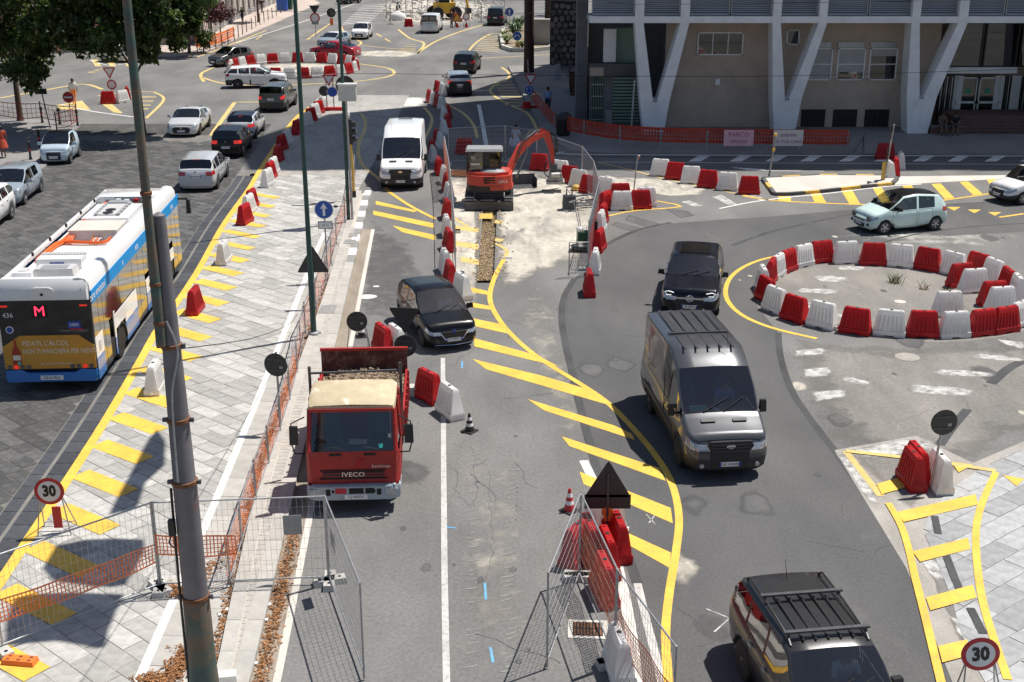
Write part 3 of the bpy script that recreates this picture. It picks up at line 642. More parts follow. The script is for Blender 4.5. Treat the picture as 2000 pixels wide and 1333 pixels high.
def vehicle(name,label,cat,ref,px,head,c,group=None,details=2,plate=None):
    L,Wd,H=c.L,c.W,c.H; xf=c.fo; xr=c.fo+c.wb
    wp={'fl':(xf,1),'fr':(xf,-1),'rl':(xr,1),'rr':(xr,-1)}
    a=R(head); fw=Vector((math.cos(a),math.sin(a),0)); lf=Vector((-fw.y,fw.x,0)); p=G(*px)
    if ref in wp: o=p-fw*(L/2-wp[ref][0])-lf*wp[ref][1]*(Wd/2-.06)
    elif ref=='front': o=p-fw*(L/2)
    elif ref=='rear': o=p+fw*(L/2)
    else: o=p
    root=thing(name,label,cat,(o.x,o.y,0),a,group)
    TP=top(c); w2=Wd/2; Ra=c.R*1.14
    st={0,.10,.32,c.cowl[0],c.ws[0],c.roofpk[0],c.rr[0],c.rb[0],L,L-.10,L-.3,c.bp[0],c.bp[0]+.09,c.bp[1],.62*c.ws[0]+.38*c.cowl[0]}
    if c.bp[1]<c.rr[0]-.1: st.add(c.bp[1]+.09)
    for xc in (xf,xr):
        for t in (-1,-.9,-.6,0,.6,.9,1): st.add(xc+Ra*t)
    st=sorted(s for s in st if 0<=s<=L); S=[st[0]]
    keep={c.cowl[0],c.ws[0],c.rr[0],c.rb[0],c.bp[0],c.bp[0]+.09,c.bp[1],L,0}
    for s in st[1:]:
        if s-S[-1]<.035:
            if s in keep: S[-1]=s
            continue
        S.append(s)
    wtap=[(0,c.nose_w),(.06,c.nose_w*.4+.55),(.16,.90+.05),(.35,.975),(.8,1),(L-.8,1),(L-.35,.985),(L-.12,c.tail_w*.4+.58),(L,c.tail_w)]
    beltP=[(0,c.nose-.06),(.32,c.hood-.07),(c.cowl[0],c.belt0),(c.rb[0],c.belt1),(L,min(c.tail-.04,c.belt1))]
    rows=[]
    for x in S:
        T=pl(TP,x); w=w2*pl(wtap,x); be=min(pl(beltP,x),T-.05)
        green=c.cowl[0]<x<c.rb[0]-1e-6
        z=[c.clr,c.clr+.09,c.clr+.09+(be-c.clr-.09)*.42,c.clr+.09+(be-c.clr-.09)*.74,be]; y=[w*.80,w*.955,w,w*.995,w*.955]
        if x<.05: y[0]=w*.7
        for xc in (xf,xr):
            d=abs(x-xc)
            if d<=Ra+1e-6:
                az=c.R+math.sqrt(max(0,Ra*Ra-d*d))
                for j in range(4): z[j]=max(z[j],az+.006*j) if z[j]<az+.02 else z[j]
                z[3]=min(max(z[3],z[2]+.004),be-.004)
        if green:
            if x<=c.ws[0]: f=(x-c.cowl[0])/(c.ws[0]-c.cowl[0])
            elif x>=c.rr[0]: f=(c.rb[0]-x)/(c.rb[0]-c.rr[0])
            else: f=1
            wt=w2*(1+(c.th-1)*f) if f<1 else w2*c.th
            wt=min(wt,w*.99)
            g=min(1,f*1.0)
            zt=T-.10*g; z5=be+.025
            yy=[w*.935,min(wt,w*.93)-.0,wt-.055,wt*.5,0]; zz=[z5,max(z5+.004,zt),max(z5+.006,T-.028*g),T-.004,T+.006]
            if f<1: yy=[w*.935,(w*.90)*(1-f)+wt*f,(w*.865)*(1-f)+(wt-.055)*f,(w*.44)*(1-f)+wt*.5*f,0]
        else:
            yy=[w*.92,w*.89,w*.855,w*.44,0]; zz=[T-.03,T-.012,T-.004,T+.012,T+.018]
        rows.append((x,list(zip(y,z))+list(zip(yy,zz))))
    bm=bmesh.new(); V={}
    NR=10
    xo=[-.10,-.01,0,-.02,-.07]
    for i,(x,r) in enumerate(rows):
        for j,(y,z) in enumerate(r):
            xx=x
            if i==0: xx=x-(xo[j] if j<5 else -.10)
            if i==len(rows)-1: xx=x+([-.06,0,0,-.02,-.05][j] if j<5 else -.06)
            for s in (1,-1):
                if j==NR-1 and s==-1: V[i,j,-1]=V[i,j,1]; continue
                V[i,j,s]=bm.verts.new((L/2-xx,y*s,z))
    faces=[]
    def reg(i,j,s):
        x0,x1=rows[i][0],rows[i+1][0]; xm=(x0+x1)/2
        if j>=6 and c.cowl[0]-1e-6<=x0 and x1<=c.ws[0]+1e-6 and j>=7: return 'windshield'
        if c.rearglass and j>=7 and x0>=c.rr[0]-1e-6 and x1<=c.rb[0]+1e-6: return 'rear_window'
        if j==5 and c.win:
            a=c.cowl[0]+.12
            if x0>=a-.2 and x0>=c.cowl[0]-1e-6 and x1<=c.bp[0]+1e-6: return ('side_window',0,s)
            if c.win!='front' and x0>=c.bp[0]+.09-1e-6 and x1<=c.bp[1]+1e-6: return ('side_window',1,s)
            if c.win!='front' and c.qwin and x0>=c.bp[1]+.08 and x1<=c.rr[0]+.25: return ('side_window',2,s)
        if j in (1,2,3) and c.cowl[0]+.05<=x0 and x1<=c.bp[0]+.06 and xm<c.bp[0]+.05 and xm>xf+Ra-.02: return ('door',0,s)
        if c.win!='front' and j in (1,2,3) and x0>=c.bp[0]-1e-6+.05 and x1<=min(c.bp[1]+.02,xr-Ra*.55): return ('door',1,s)
        if j==3 and x1<=.35: return ('headlight',s)
        if j in c.tlr and x0>=L-.31 and c.rearglass!='van': return ('taillight',s)
        if j>=7 and x0>=c.ws[0]-1e-6 and x1<=c.rr[0]+1e-6: return 'roof'
        if j>=5 and x1<=c.cowl[0]+1e-6: return 'bonnet'
        if j<=1 and c.lower: return 'sill'
        return 'body'
    for i in range(len(rows)-1):
        for j in range(NR-1):
            for s in (1,-1):
                q=[V[i,j,s],V[i+1,j,s],V[i+1,j+1,s],V[i,j+1,s]]
                q2=[]
                for v in q:
                    if v not in q2: q2.append(v)
                if len(q2)>2:
                    try: faces.append((bm.faces.new(q2 if s>0 else q2[::-1]),reg(i,j,s)))
                    except ValueError: pass
    def cap(i,front):
        x,r=rows[i]; cols=[k for k in RAT]+[-k for k in RAT[:-1]][::-1]
        grid=[]
        for j in range(5):
            y,z=r[j]; line=[]
            for q in cols:
                if abs(q)==1: line.append(V[i,j,1 if q>0 else -1])
                else:
                    xx=V[i,j,1].co.x+(1 if front else -1)*(.075 if front else .05)*(1-q*q)
                    line.append(bm.verts.new((xx,y*q,z)))
            grid.append(line)
        tl=[V[i,4,1]]+[V[i,5+k,1] for k in range(5)]+[V[i,5+k,-1] for k in range(4)][::-1]+[V[i,4,-1]]
        grid.append(tl)
        for j in range(5):
            for k in range(len(cols)-1):
                q=[grid[j][k],grid[j][k+1],grid[j+1][k+1],grid[j+1][k]]; u=[]
                for v in q:
                    if v not in u: u.append(v)
                if len(u)<3: continue
                qm=abs(cols[k]+cols[k+1])/2; sd=1 if cols[k]+cols[k+1]>0 else -1
                if front:
                    g='bumper' if j<=1 else 'body'
                    if j==3 and qm>.7: g=('headlight',sd)
                    elif j==3 and qm<.7: g='grille' if c.face=='grille' else 'body'
                    elif j==2 and qm<.6 and c.face=='grille': g='grille'
                    elif j==1 and qm<.7: g='grille_low'
                else:
                    g='rear_bumper' if j<=0 else ('rear_bumper' if j==1 and c.lower else 'tailgate')
                    if c.rearglass!='van' and j in c.tlr and qm>c.tlq: g=('taillight',sd)
                    if c.rearglass=='van' and j==3 and qm>.95: g=('taillight',sd)
                try: faces.append((bm.faces.new(u if front else u[::-1]),g))
                except ValueError: pass
    cap(0,True); cap(len(rows)-1,False)
    bmesh.ops.recalc_face_normals(bm,faces=[f for f,_ in faces])
    grp={}
    bm.normal_update()
    for v in bm.verts: v.normal_update()
    for f,g in faces: grp.setdefault(g,[]).append([(v.co.copy(),v.normal.copy()) for v in f.verts])
    bm.free()
    lo=c.lower or c.color
    info={'body':c.color,'bonnet':c.color,'roof':c.roofc or c.color,'windshield':c.glass if c.glass!='dark_glass' else 'window_glass','rear_window':'dark_glass','side_window':c.glass,'door':c.color,'headlight':c.head,'taillight':c.tl,'sill':lo,'bumper':lo,'rear_bumper':lo,'tailgate':c.color,'grille':'black_plastic','grille_low':'black_plastic'}
    doors={}
    for g,fs in grp.items():
        nm=g if isinstance(g,str) else g[0]; b=MB(); idx={}; nrm=[]
        for f in fs:
            ids=[]
            for v,no in f:
                key=(round(v.x,4),round(v.y,4),round(v.z,4))
                if key not in idx: idx[key]=len(b.v); b.v.append(Vector(v)); nrm.append(no)
                ids.append(idx[key])
            b.f.append(tuple(ids)); b.m.append(0)
        if nm in('door','bonnet','tailgate'):
            mn=[min(v[k] for v in b.v) for k in range(3)]; mx=[max(v[k] for v in b.v) for k in range(3)]
            for v in b.v:
                for k in (0,2):
                    e=(mx[k]-mn[k])
                    if e>.2: m=(mx[k]+mn[k])/2; v[k]=m+(v[k]-m)*(1-.012/e*2)
        o=b.build({'grille_low':'lower_grille'}.get(nm,nm),info[nm],root,35)
        if nm in ('body','bonnet','roof','door','tailgate','sill','taillight','headlight'): o.data.set_sharp_from_angle(angle=R(179)); o.data.normals_split_custom_set_from_vertices(nrm)
        if nm=='door': doors[g]=o
    # cabin
    b=MB(); cz=c.clr+.12; x0=L/2-c.cowl[0]; x1=L/2-c.rb[0]
    b.box(((x0+x1)/2,0,cz),(x0-x1,Wd*.84,.06)); 
    b.box((x0+.05,0,(cz+c.belt0)/2),(.05,Wd*.8,c.belt0-cz)); b.box((x1-.05+.12,0,(cz+c.belt1)/2),(.05,Wd*.8,c.belt1-cz-.08))
    for s in (1,-1): b.box(((x0+x1)/2,s*Wd*.425,(cz+c.belt0)/2),(x0-x1,.03,c.belt0-cz-.06))
    b.build('cabin_lining','interior',root)
    MB().box((x0-.22,0,c.cowl[1]-.12),(.5,Wd*.74,.12),ry=.12).box((x0-.42,0,c.cowl[1]-.2),(.12,Wd*.7,.2)).build('dashboard','dash',root)
    sx=L/2-c.ws[0]-.45
    rowsx=[sx] if (c.win=='front' or details<2) else [sx,sx-.85]
    for k,x in enumerate(rowsx):
        for s in (1,-1):
            h=min(c.H-.28,c.belt0+.32); hb=cz+.36
            b=MB(); b.box((x,s*Wd*.21,cz+.28),(.5,.48,.16)).box((x-.3,s*Wd*.21,(hb+h)/2),(.13,.46,h-hb),ry=-.2,taper=(.8,.8)).box((x-.38,s*Wd*.21,h+.07),(.09,.24,.16)); b.build('seat','seat_cloth',root,30)
    b=MB(); b.X=Matrix.Translation((x0-.55,Wd*.21,c.cowl[1]-.10))@Matrix.Rotation(R(-65),4,'Y')
    b.lathe([(.155,-.013),(.18,0),(.155,.013),(.155,-.013)],14); b.box((0,0,0),(.3,.04,.02)); b.build('steering_wheel','black_plastic',root)
    # wheels
    for xc in (xf,xr):
        for s in (1,-1):
            b=MB(); t=.2; r=c.R
            b.lathe([(r*.64,-t/2),(r*.9,-t/2),(r,-t*.36),(r,t*.36),(r*.9,t/2),(r*.64,t/2),(r*.62,0)],22,'y')
            wh=b.build('wheel','rubber',root,40); wh.location=(L/2-xc,s*(Wd/2-.115),r)
            b=MB(); b.lathe([(r*.66,.02),(r*.66,.095),(r*.60,.10),(r*.585,.02),(0.01,.02)],22,'y')
            n=5
            for k in range(n):
                a2=2*math.pi*k/n+.3; b.X=Matrix.Rotation(a2,4,'Y'); b.box((r*.34,.075,0),(r*.62,.03,r*.17)); 
            b.X=None; b.lathe([(r*.13,.06),(r*.13,.10),(.01,.105)],10,'y')
            ri=b.build('rim',c.rim,wh,40)
            if s<0: ri.rotation_euler=(0,0,math.pi)
            b=MB(); b.lathe([(.02,-.04),(Ra*.98,-.04),(Ra*.98,.10)],18,'y')
            o2=b.build('wheel_arch_liner','interior',root); o2.location=(L/2-xc,s*(Wd/2-.24),r)
    # mirrors, handles, wipers, plate
    mw=.2 if cat!='van' else .16; mh=.14 if cat!='van' else .30
    for s in (1,-1):
        b=MB(); mx=L/2-c.cowl[0]-.36; b.box((mx,s*(Wd/2+.10),c.belt0+.1+mh*.2),(.13,mw,mh),rz=s*.12,taper=(.75,.85)).box((mx-.01,s*(Wd/2-.02),c.belt0+.05),(.07,.16,.04)); mi=b.build('mirror',c.color if c.dx.get('mirror')!='black' else 'black_plastic',root)
        MB().box((mx-.072,s*(Wd/2+.10),c.belt0+.1+mh*.2),(.008,mw*.8,mh*.75),rz=s*.12).build('mirror_glass','chrome',mi)
    for g,o in doors.items():
        if details<2: continue
        xs=[v.co.x for v in o.data.vertices]; zz=max(v.co.z for v in o.data.vertices); s=g[2]
        yy=max(abs(v.co.y) for v in o.data.vertices)
        MB().box((min(xs)+.18,s*(yy+.012),zz-.10),(.17,.028,.03)).build('door_handle',c.color if c.dx.get('handle')!='chrome' else 'chrome',o)
    b=MB()
    for s in (.1,.5): b.cyl((x0+.02,Wd*.5*(s-.45)*1.2,c.cowl[1]+.03),(x0-.2,Wd*.5*(s+.15)*.9,c.cowl[1]+.03+.26*(H-c.cowl[1])/(c.ws[0]-c.cowl[0]+.2)),.011,n=4)
    b.build('wiper','black',root)
    fz=c.clr+.16
    if plate!=0:
        o=MB().box((L/2+.085,0,fz+.06),(.014,.50,.115)).build('number_plate','plate',root); MB().box((L/2+.0855,.228,fz+.06),(.0165,.045,.112)).build('plate_band','plate_blue',o); MB().box((L/2+.0855,-.228,fz+.06),(.0165,.045,.112)).build('plate_band','plate_blue',o)
        if plate: text(plate,.085,'plate_text',o,(L/2+.094,0,fz+.06),(math.pi/2,0,math.pi/2))
        rz=c.dx.get('rplate',c.clr+.42)
        o=MB().box((-L/2-.055,0,rz),(.014,.50,.115)).build('number_plate','plate',root)
        for s in(1,-1): MB().box((-L/2-.0555,.228*s,rz),(.0165,.045,.112)).build('plate_band','plate_blue',o)
        if plate: text(plate,.085,'plate_text',o,(-L/2-.064,0,rz),(math.pi/2,0,-math.pi/2))
    root['L']=L
    return root
def add(root,name,m,b,smooth=None): return b.build(name,m,root,smooth)
def rails(root,c,m='dark_trim',bars=False):
    for s in (1,-1):
        y=s*(c.W/2*c.th-.10); b=MB(); x0=c.L/2-c.ws[0]-.12; x1=c.L/2-c.rr[0]+.05
        b.tube([(x0,y,c.H-.045),(x0-.15,y,c.H+.03),((x0+x1)/2,y,c.H+.045),(x1+.15,y,c.H+.02),(x1,y,c.H-.09)],.022); b.build('roof_rail',m,root,40)
    if bars:
        for x in bars: MB().box((x,0,c.H+.105),(.075,c.W*.80,.035)).box((x,c.W/2*c.th-.10,c.H+.06),(.06,.05,.07)).box((x,-c.W/2*c.th+.10,c.H+.06),(.06,.05,.07)).build('roof_bar','dark_steel',root)
for n,c,mt in [('silver',(.60,.61,.62),.15),('silver2',(.54,.56,.58),.15),('white_paint',(.78,.78,.775),0),('black_paint',(.005,.005,.006),0),('blue_black',(.004,.005,.011),.1),('red_paint',(.40,.012,.02),.1),('grey_paint',(.16,.155,.15),.6),('gun_grey',(.05,.05,.052),.4),('van_grey',(.082,.085,.092),.3),('bluegrey',(.30,.35,.40),.15),('pale_blue',(.50,.60,.68),.2),('mint',(.60,.76,.72),0),('dark_grey',(.03,.028,.027),.3),('jeep_grey',(.085,.09,.085),.3),('mini_white',(.58,.62,.66),.2),('ice',(.62,.70,.78),.1)]: paint(n,c,mt)
HATCH=dict(L=4.0,W=1.72,H=1.5,wb=2.5,fo=.78,R=.30,cowl=(.95,1.0),ws=(1.72,-.05),rr=(3.55,-.07),rb=(3.85,1.05),tail=.97,bp=(2.35,3.15))
SUV=dict(L=4.4,W=1.83,H=1.64,wb=2.65,fo=.86,R=.345,clr=.24,nose=.82,hood=.98,cowl=(1.12,1.10),ws=(1.86,-.05),rr=(3.95,-.09),rb=(4.22,1.18),tail=1.08,belt0=.98,belt1=1.10,bp=(2.55,3.40),qwin=True,lower='dark_trim')
VAN=dict(L=5.5,W=2.06,H=2.5,wb=3.3,fo=.97,R=.35,clr=.24,nose=.98,hood=1.12,cowl=(.92,1.36),ws=(1.78,-.32),roofpk=(2.5,0),rr=(5.38,-.06),rb=(5.44,1.45),tail=1.2,belt0=1.18,belt1=1.24,th=.88,bp=(2.22,3.2),win='front',rearglass='van',nose_w=.74,tail_w=.95,lower='dark_trim',roofpkz=0,dx={'mirror':'black'})
def C(base,**k): d=dict(base); d.update(k); return Car(**d)
def badge(root,c,z,shape='oval',r=.07,m='chrome',rear=False):
    x=c.L/2+.085 if not rear else -c.L/2-.058; b=MB()
    if shape=='oval': b.X=Matrix.Translation((x,0,z))@Matrix.Scale(1.9,4,(0,1,0)); b.lathe([(r,-.01),(r,.012),(r*.9,.016),(.005,.016)],16,'x')
    elif shape=='star':
        b.X=Matrix.Translation((x+.01,0,z)); b.lathe([(r,-.012),(r*1.12,0),(r,.012),(r*.9,0),(r,-.012)],20,'x')
        for k in range(3): b.X=Matrix.Translation((x+.01,0,z))@Matrix.Rotation(2*math.pi*k/3,4,'X'); b.box((0,0,r*.5),(.016,r*.34,r),taper=(.5,.1))
    elif shape=='shield': b.slab([(-r*.7,z+r),(r*.7,z+r),(r*.6,z-r*.4),(0,z-r),(-r*.6,z-r*.4)],x-.01,x+.014,'x')
    else: b.lathe([(r,-.01),(r,.012),(.005,.016)],14,'x',(x,0,z))
    return b.build('badge',m,root)
def grille_bars(root,c,z0,z1,w,n,m='chrome',frame=True):
    for k in range(n):
        z=z0+(z1-z0)*(k+.5)/n; pts=[(c.L/2+.072-.075*(q/1.0)**2*.8,q*w,z) for q in (-1,-.6,-.2,.2,.6,1)]; MB().tube([(p[0]+.012,p[1],p[2]) for p in pts],.012,5).build('grille_bar',m,root)
def antenna(root,p,l=.3): MB().cyl(p,(p[0]-l*.5,p[1],p[2]+l),.008,.004,5).build('antenna','black',root)
# --- left carriageway ---
c=C(HATCH,L=4.7,W=1.85,H=1.38,wb=2.82,fo=.88,R=.34,clr=.17,nose=.66,hood=.80,cowl=(1.35,.95),ws=(2.15,-.04),roofpk=(2.6,0),rr=(3.35,-.09),rb=(4.25,1.02),tail=.98,belt0=.86,belt1=.95,bp=(2.75,3.55),th=.74,color='silver',rim='alloy_dark')
v=vehicle('coupe_car','silver coupe driving towards the camera in front of the small roundabout','car','fl',(391,264),-88,c,plate='GA 452RT'); add(v,'grille','black_plastic',MB().slab([(-.45,.28),(.45,.28),(.52,.5),(.40,.62),(-.40,.62),(-.52,.5)],c.L/2+.055,c.L/2+.082,'x')); badge(v,c,.56,'round',.05)
c=C(HATCH,L=2.7,W=1.56,H=1.54,wb=1.87,fo=.42,R=.28,cowl=(.52,1.02),ws=(1.15,-.04),roofpk=(1.5,0),rr=(2.25,-.06),rb=(2.55,1.05),tail=.95,bp=(1.85,1.95),hood=.92,nose=.75,color='pale_blue',roofc='black_paint',tl='tail_red')
vehicle('microcar','tiny pale blue two-seat car parked at the tree-shaded footway','car','fl',(139,320),-85,c,plate='EZ 771LK')
c=C(HATCH,color='bluegrey'); vehicle('hatchback_car','grey-blue hatchback parked behind the white car at the left edge','car','fl',(50,400),-86,c,plate='DN 310XA')
c=C(SUV,H=1.6,color='white_paint',lower=None); vehicle('white_car','white car cut off by the left edge, parked nearest the bus','car','rl',(24,428),-86,c)
c=C(HATCH,L=4.42,W=1.80,H=1.56,wb=2.73,fo=.88,R=.33,color='silver2',rr=(4.0,-.07),rb=(4.28,1.1),cowl=(1.05,1.03),ws=(1.9,-.05),bp=(2.6,3.5),qwin=True,belt1=1.02,dx={'rplate':.78},tail=1.02,tl='tail_red')
v=vehicle('hatchback_car','silver five-door hatchback driving away just ahead of the bus','car','rr',(426,369),93,c,plate='GH 081SM'); add(v,'brake_light','tail_lit',MB().box((-c.L/2+.42,0,c.H-.09),(.03,.3,.03))); badge(v,c,.98,'star',.05,rear=True)
c=C(HATCH,L=3.84,W=1.68,H=1.52,wb=2.39,fo=.76,color='black_paint',tl='tail_lit',dx={'rplate':.62}); v=vehicle('hatchback_car','small black hatchback seen from behind, left of the paved island','car','rr',(476,306),92,c,plate='FT 602HP')
for u in (1,): badge(v,c,.92,'shield',.05,rear=True)
c=C(HATCH,L=3.85,W=1.73,H=1.41,wb=2.5,fo=.72,R=.31,color='mini_white',roofc='blue_black',tl='tail_lit',rr=(3.4,-.06),rb=(3.7,1.0),th=.84,cowl=(1.1,.98),ws=(1.65,-.04)); v=vehicle('hatchback_car','white hatchback with dark blue roof queuing behind the grey boxy crossover','car','rr',(501,271),91,c,plate='FN 355CD'); add(v,'brake_light','tail_lit',MB().box((-c.L/2+.42,0,c.H-.1),(.03,.2,.03)))
c=C(SUV,L=4.24,W=1.80,H=1.69,wb=2.57,cowl=(1.2,1.14),ws=(1.68,-.05),rr=(3.95,-.06),rb=(4.14,1.22),color='jeep_grey',tlq=.85,th=.86,tl='tail_lit',dx={'rplate':.85}); v=vehicle('crossover_car','dark grey boxy crossover with silver roof rails entering the small roundabout','car','rr',(561,217),87,c,plate='FR 948BW'); rails(v,c,'alloy')
c=C(SUV,L=4.38,W=1.81,H=1.6,color='white_paint',lower='dark_trim',rb=(4.2,1.15)); v=vehicle('crossover_car','white crossover circling the small roundabout, seen from its right side','car','rr',(465,174),8,c)
c=C(HATCH,L=3.78,W=1.67,H=1.54,wb=2.45,color='grey_paint',rr=(3.3,-.1)); vehicle('hatchback_car','brown-grey hatchback turning beside the small roundabout, left of the red car','car','fl',(444,131),-125,c)
c=C(HATCH,L=4.3,W=1.81,H=1.5,wb=2.54,fo=.85,R=.33,roofpk=(2.1,0),rr=(2.9,-.1),rb=(3.95,1.0),tail=.9,cowl=(1.15,1.0),ws=(1.75,-.05),bp=(2.6,2.8),color='red_paint'); vehicle('coupe_car','bright red rounded coupe passing behind the ring of small barriers','car','rl',(672,116),162,c)
c=C(HATCH,L=3.84,W=1.68,H=1.52,wb=2.39,color='white_paint'); v=vehicle('hatchback_car','small white hatchback approaching beside the far crossing','car','fl',(719,77),-93,c)
c=C(HATCH,L=3.85,W=1.73,H=1.42,wb=2.5,fo=.72,color='bluegrey',roofc='white_paint',head='lamp_glass'); vehicle('hatchback_car','grey-green hatchback half hidden behind the red coupe','car','fl',(655,96),-112,c)
c=C(HATCH,color='black_paint'); vehicle('hatchback_car','black car at the top edge driving down the far street','car','fl',(681,9),-118,c)
c=C(HATCH,color='white_paint'); vehicle('hatchback_car','white car parked under the tree in front of the terracotta wall','car','fr',(222,118),170,c)
c=C(SUV,L=4.13,W=1.79,H=1.57,wb=2.6,fo=.86,color='silver',roofc='bluegrey',tl='tail_lit',dx={'rplate':.82}); v=vehicle('crossover_car','silver crossover with grey roof at the edge of the building shadow','car','rl',(874,187),97,c,plate='FD 117AA')
c=C(SUV,L=4.3,W=1.83,H=1.64,color='dark_grey',lower=None,dx={'rplate':.85}); v=vehicle('people_carrier','dark brown-grey people carrier ahead of the silver crossover','car','rr',(929,144),84,c,plate='EX 209KC')
c=C(SUV,L=4.9,W=1.95,H=1.92,wb=3.0,cowl=(1.0,1.2),ws=(1.8,-.06),rr=(4.6,-.05),rb=(4.78,1.3),color='dark_grey',lower=None,th=.86,dx={'rplate':.9}); v=vehicle('people_carrier','tall dark van-like car driving away past the planter','car','rr',(985,50),85,c)
c=C(VAN,L=4.95,W=1.92,H=1.92,wb=3.27,fo=.88,nose=.85,hood=1.02,cowl=(.95,1.2),ws=(1.75,-.12),roofpk=(2.2,0),rr=(4.8,-.05),rb=(4.88,1.2),tail=1.05,belt0=1.0,belt1=1.1,color='white_paint',lower=None); v=vehicle('panel_van','white panel van parked by the far roadworks','van','rr',(857,65),87,c)
x=-c.L/2-.03; add(v,'rear_door_seam','black',MB().box((x-.035,0,1.15),(.02,.02,1.3))); 
for s in (1,-1): add(v,'rear_window','dark_glass',MB().box((-c.L/2+.0,s*.4,1.5),(.10,.66,.42))); add(v,'taillight','tail_red',MB().box((-c.L/2-.02,s*.84,1.1),(.06,.12,.5)))
# white high van
c=C(VAN,color='white_paint',H=2.62,ws=(1.80,-.42),roofpk=(2.7,0),L=5.5)
v=vehicle('delivery_van','tall white delivery van driving towards the camera left of the excavator','van','front',(783,373),-89,c,plate='GG 460YV')
def vanface(v,c,gm='black_plastic'):
    add(v,'grille','black_plastic',MB().slab([(-.42,.72),(.42,.72),(.55,.92),(.48,1.03),(-.48,1.03),(-.55,.92)],c.L/2+.02,c.L/2+.092,'x'))
    for z in (.80,.88,.96): MB().box((c.L/2+.10,0,z),(.014,.92,.02)).build('grille_bar','dark_steel',v)
    badge(v,c,.90,'oval',.055); 
    for s in (1,-1): add(v,'bonnet_vent','black_plastic',MB().box((c.L/2-.62,s*.38,1.285),(.10,.34,.012),ry=.36))
    for s in (1,-1): add(v,'fog_light','lamp_glass',MB().lathe([(.055,-.02),(.055,.03),(.01,.04)],10,'x',(c.L/2+.035,s*.66,.42)))
vanface(v,c); add(v,'roof_hatch','dark_steel',MB().box((-1.9,0,2.64),(.16,.7,.03))); antenna(v,(1.0,-.5,2.6))
# grey van nearest
c=C(VAN,color='van_grey',L=5.53,H=2.52,lower='dark_trim')
v=vehicle('delivery_van','metallic grey panel van driving towards the camera behind the dark estate car','van','fr',(1324,908),-84,c,plate='GX 418NB'); vanface(v,c)
for k in range(-2,3): add(v,'roof_rib','van_grey',MB().box((.05,k*.30,c.H-.008),(.95,.04,.03)))
for k in range(-2,3): add(v,'roof_rib','van_grey',MB().box((-1.6,k*.30,c.H+.0),(1.7,.035,.03)))
add(v,'roof_rib','van_grey',MB().box((-.62,0,c.H+.004),(.10,1.55,.03))); antenna(v,(.6,.45,c.H),.32)
add(v,'papers','white_line',MB().box((c.L/2-1.15,-.48,1.375),(.28,.42,.02),ry=.1)); mat('teal',(.05,.6,.5),.6); add(v,'papers','teal',MB().box((c.L/2-1.10,-.48,1.395),(.16,.36,.012),ry=.1))
add(v,'papers','white_line',MB().box((c.L/2-1.1,-.08,1.37),(.18,.08,.02),rz=.5))
for s in (1,-1):
    add(v,'side_moulding','dark_trim',MB().box((-.4,s*(c.W/2+.008),.72),(3.2,.03,.10)))
    add(v,'sliding_door_line','black',MB().box((.32,s*(c.W/2+.0),1.3),(.012,.02,1.0)))
# red rounded hatch etc.: black hatchback in the middle
c=C(HATCH,L=3.84,W=1.68,H=1.52,wb=2.39,fo=.76,R=.30,color='black_paint',face='none',cowl=(.92,.98),ws=(1.75,-.06),rr=(3.4,-.1),rim='alloy_dark',belt1=1.0)
v=vehicle('hatchback_car','small black hatchback with chrome grille coming past the striped hatching','car','fr',(824,677),-70,c,plate='EK 079EA')
add(v,'grille','black_plastic',MB().slab([(-.42,.66),(.42,.66),(.26,.44),(-.26,.44)],c.L/2+.04,c.L/2+.088,'x')); MB().tube([(c.L/2+.07,-.44,.67),(c.L/2+.09,-.28,.44),(c.L/2+.095,0,.41),(c.L/2+.09,.28,.44),(c.L/2+.07,.44,.67)],.017).build('grille_frame','chrome',v,40); badge(v,c,.66,'shield',.06,'plate_blue')
for k in range(7): MB().box((c.L/2+.092,-.27+.09*k,.55),(.01,.012,.17)).build('grille_bar','dark_steel',v)
MB().tube([(c.L/2+.05,-.6,.27),(c.L/2+.08,0,.24),(c.L/2+.05,.6,.27)],.013).build('bumper_trim','chrome',v)
# black SUV
c=C(SUV,L=4.7,W=1.93,H=1.63,wb=2.87,fo=.86,R=.37,color='blue_black',lower=None,cowl=(1.28,1.12),ws=(2.05,-.05),rr=(4.1,-.08),rb=(4.5,1.2),bp=(2.75,3.65),rim='alloy',dx={'handle':'chrome'})
v=vehicle('suv_car','glossy black SUV coming round the barrier ring behind the grey van','car','fl',(1402,612),-101,c,plate='GB 208FK'); badge(v,c,.74,'star',.11); MB().box((c.L/2+.075,.0,.74),(.02,1.05,.05)).build('grille_bar','chrome',v)
for s in (1,-1):
    add(v,'daytime_light','drl',MB().tube([(c.L/2+.02,s*.52,.90),(c.L/2-.03,s*.70,.93),(c.L/2-.09,s*.82,.88),(c.L/2-.02,s*.74,.80),(c.L/2+.02,s*.60,.82)],.014))
    b=MB(); x0=c.L/2-c.cowl[0]-.1; x1=c.L/2-c.rb[0]; y=s*(c.W/2*.95); b.tube([(x0,y,1.07),(x0-.7,s*c.W/2*.82,1.50),(x0-1.6,s*c.W/2*.81,1.56),(x1+.35,s*c.W/2*.83,1.46),(x1,s*c.W/2*.9,1.2)],.014); b.build('window_trim','chrome',v,40)
add(v,'sunroof','dark_glass',MB().box((-.50,0,c.H+.012),(1.15,1.0,.02))); MB().box((c.L/2-.15,0,1.0),(.02,.02,.03)).build('bonnet_star','chrome',v)
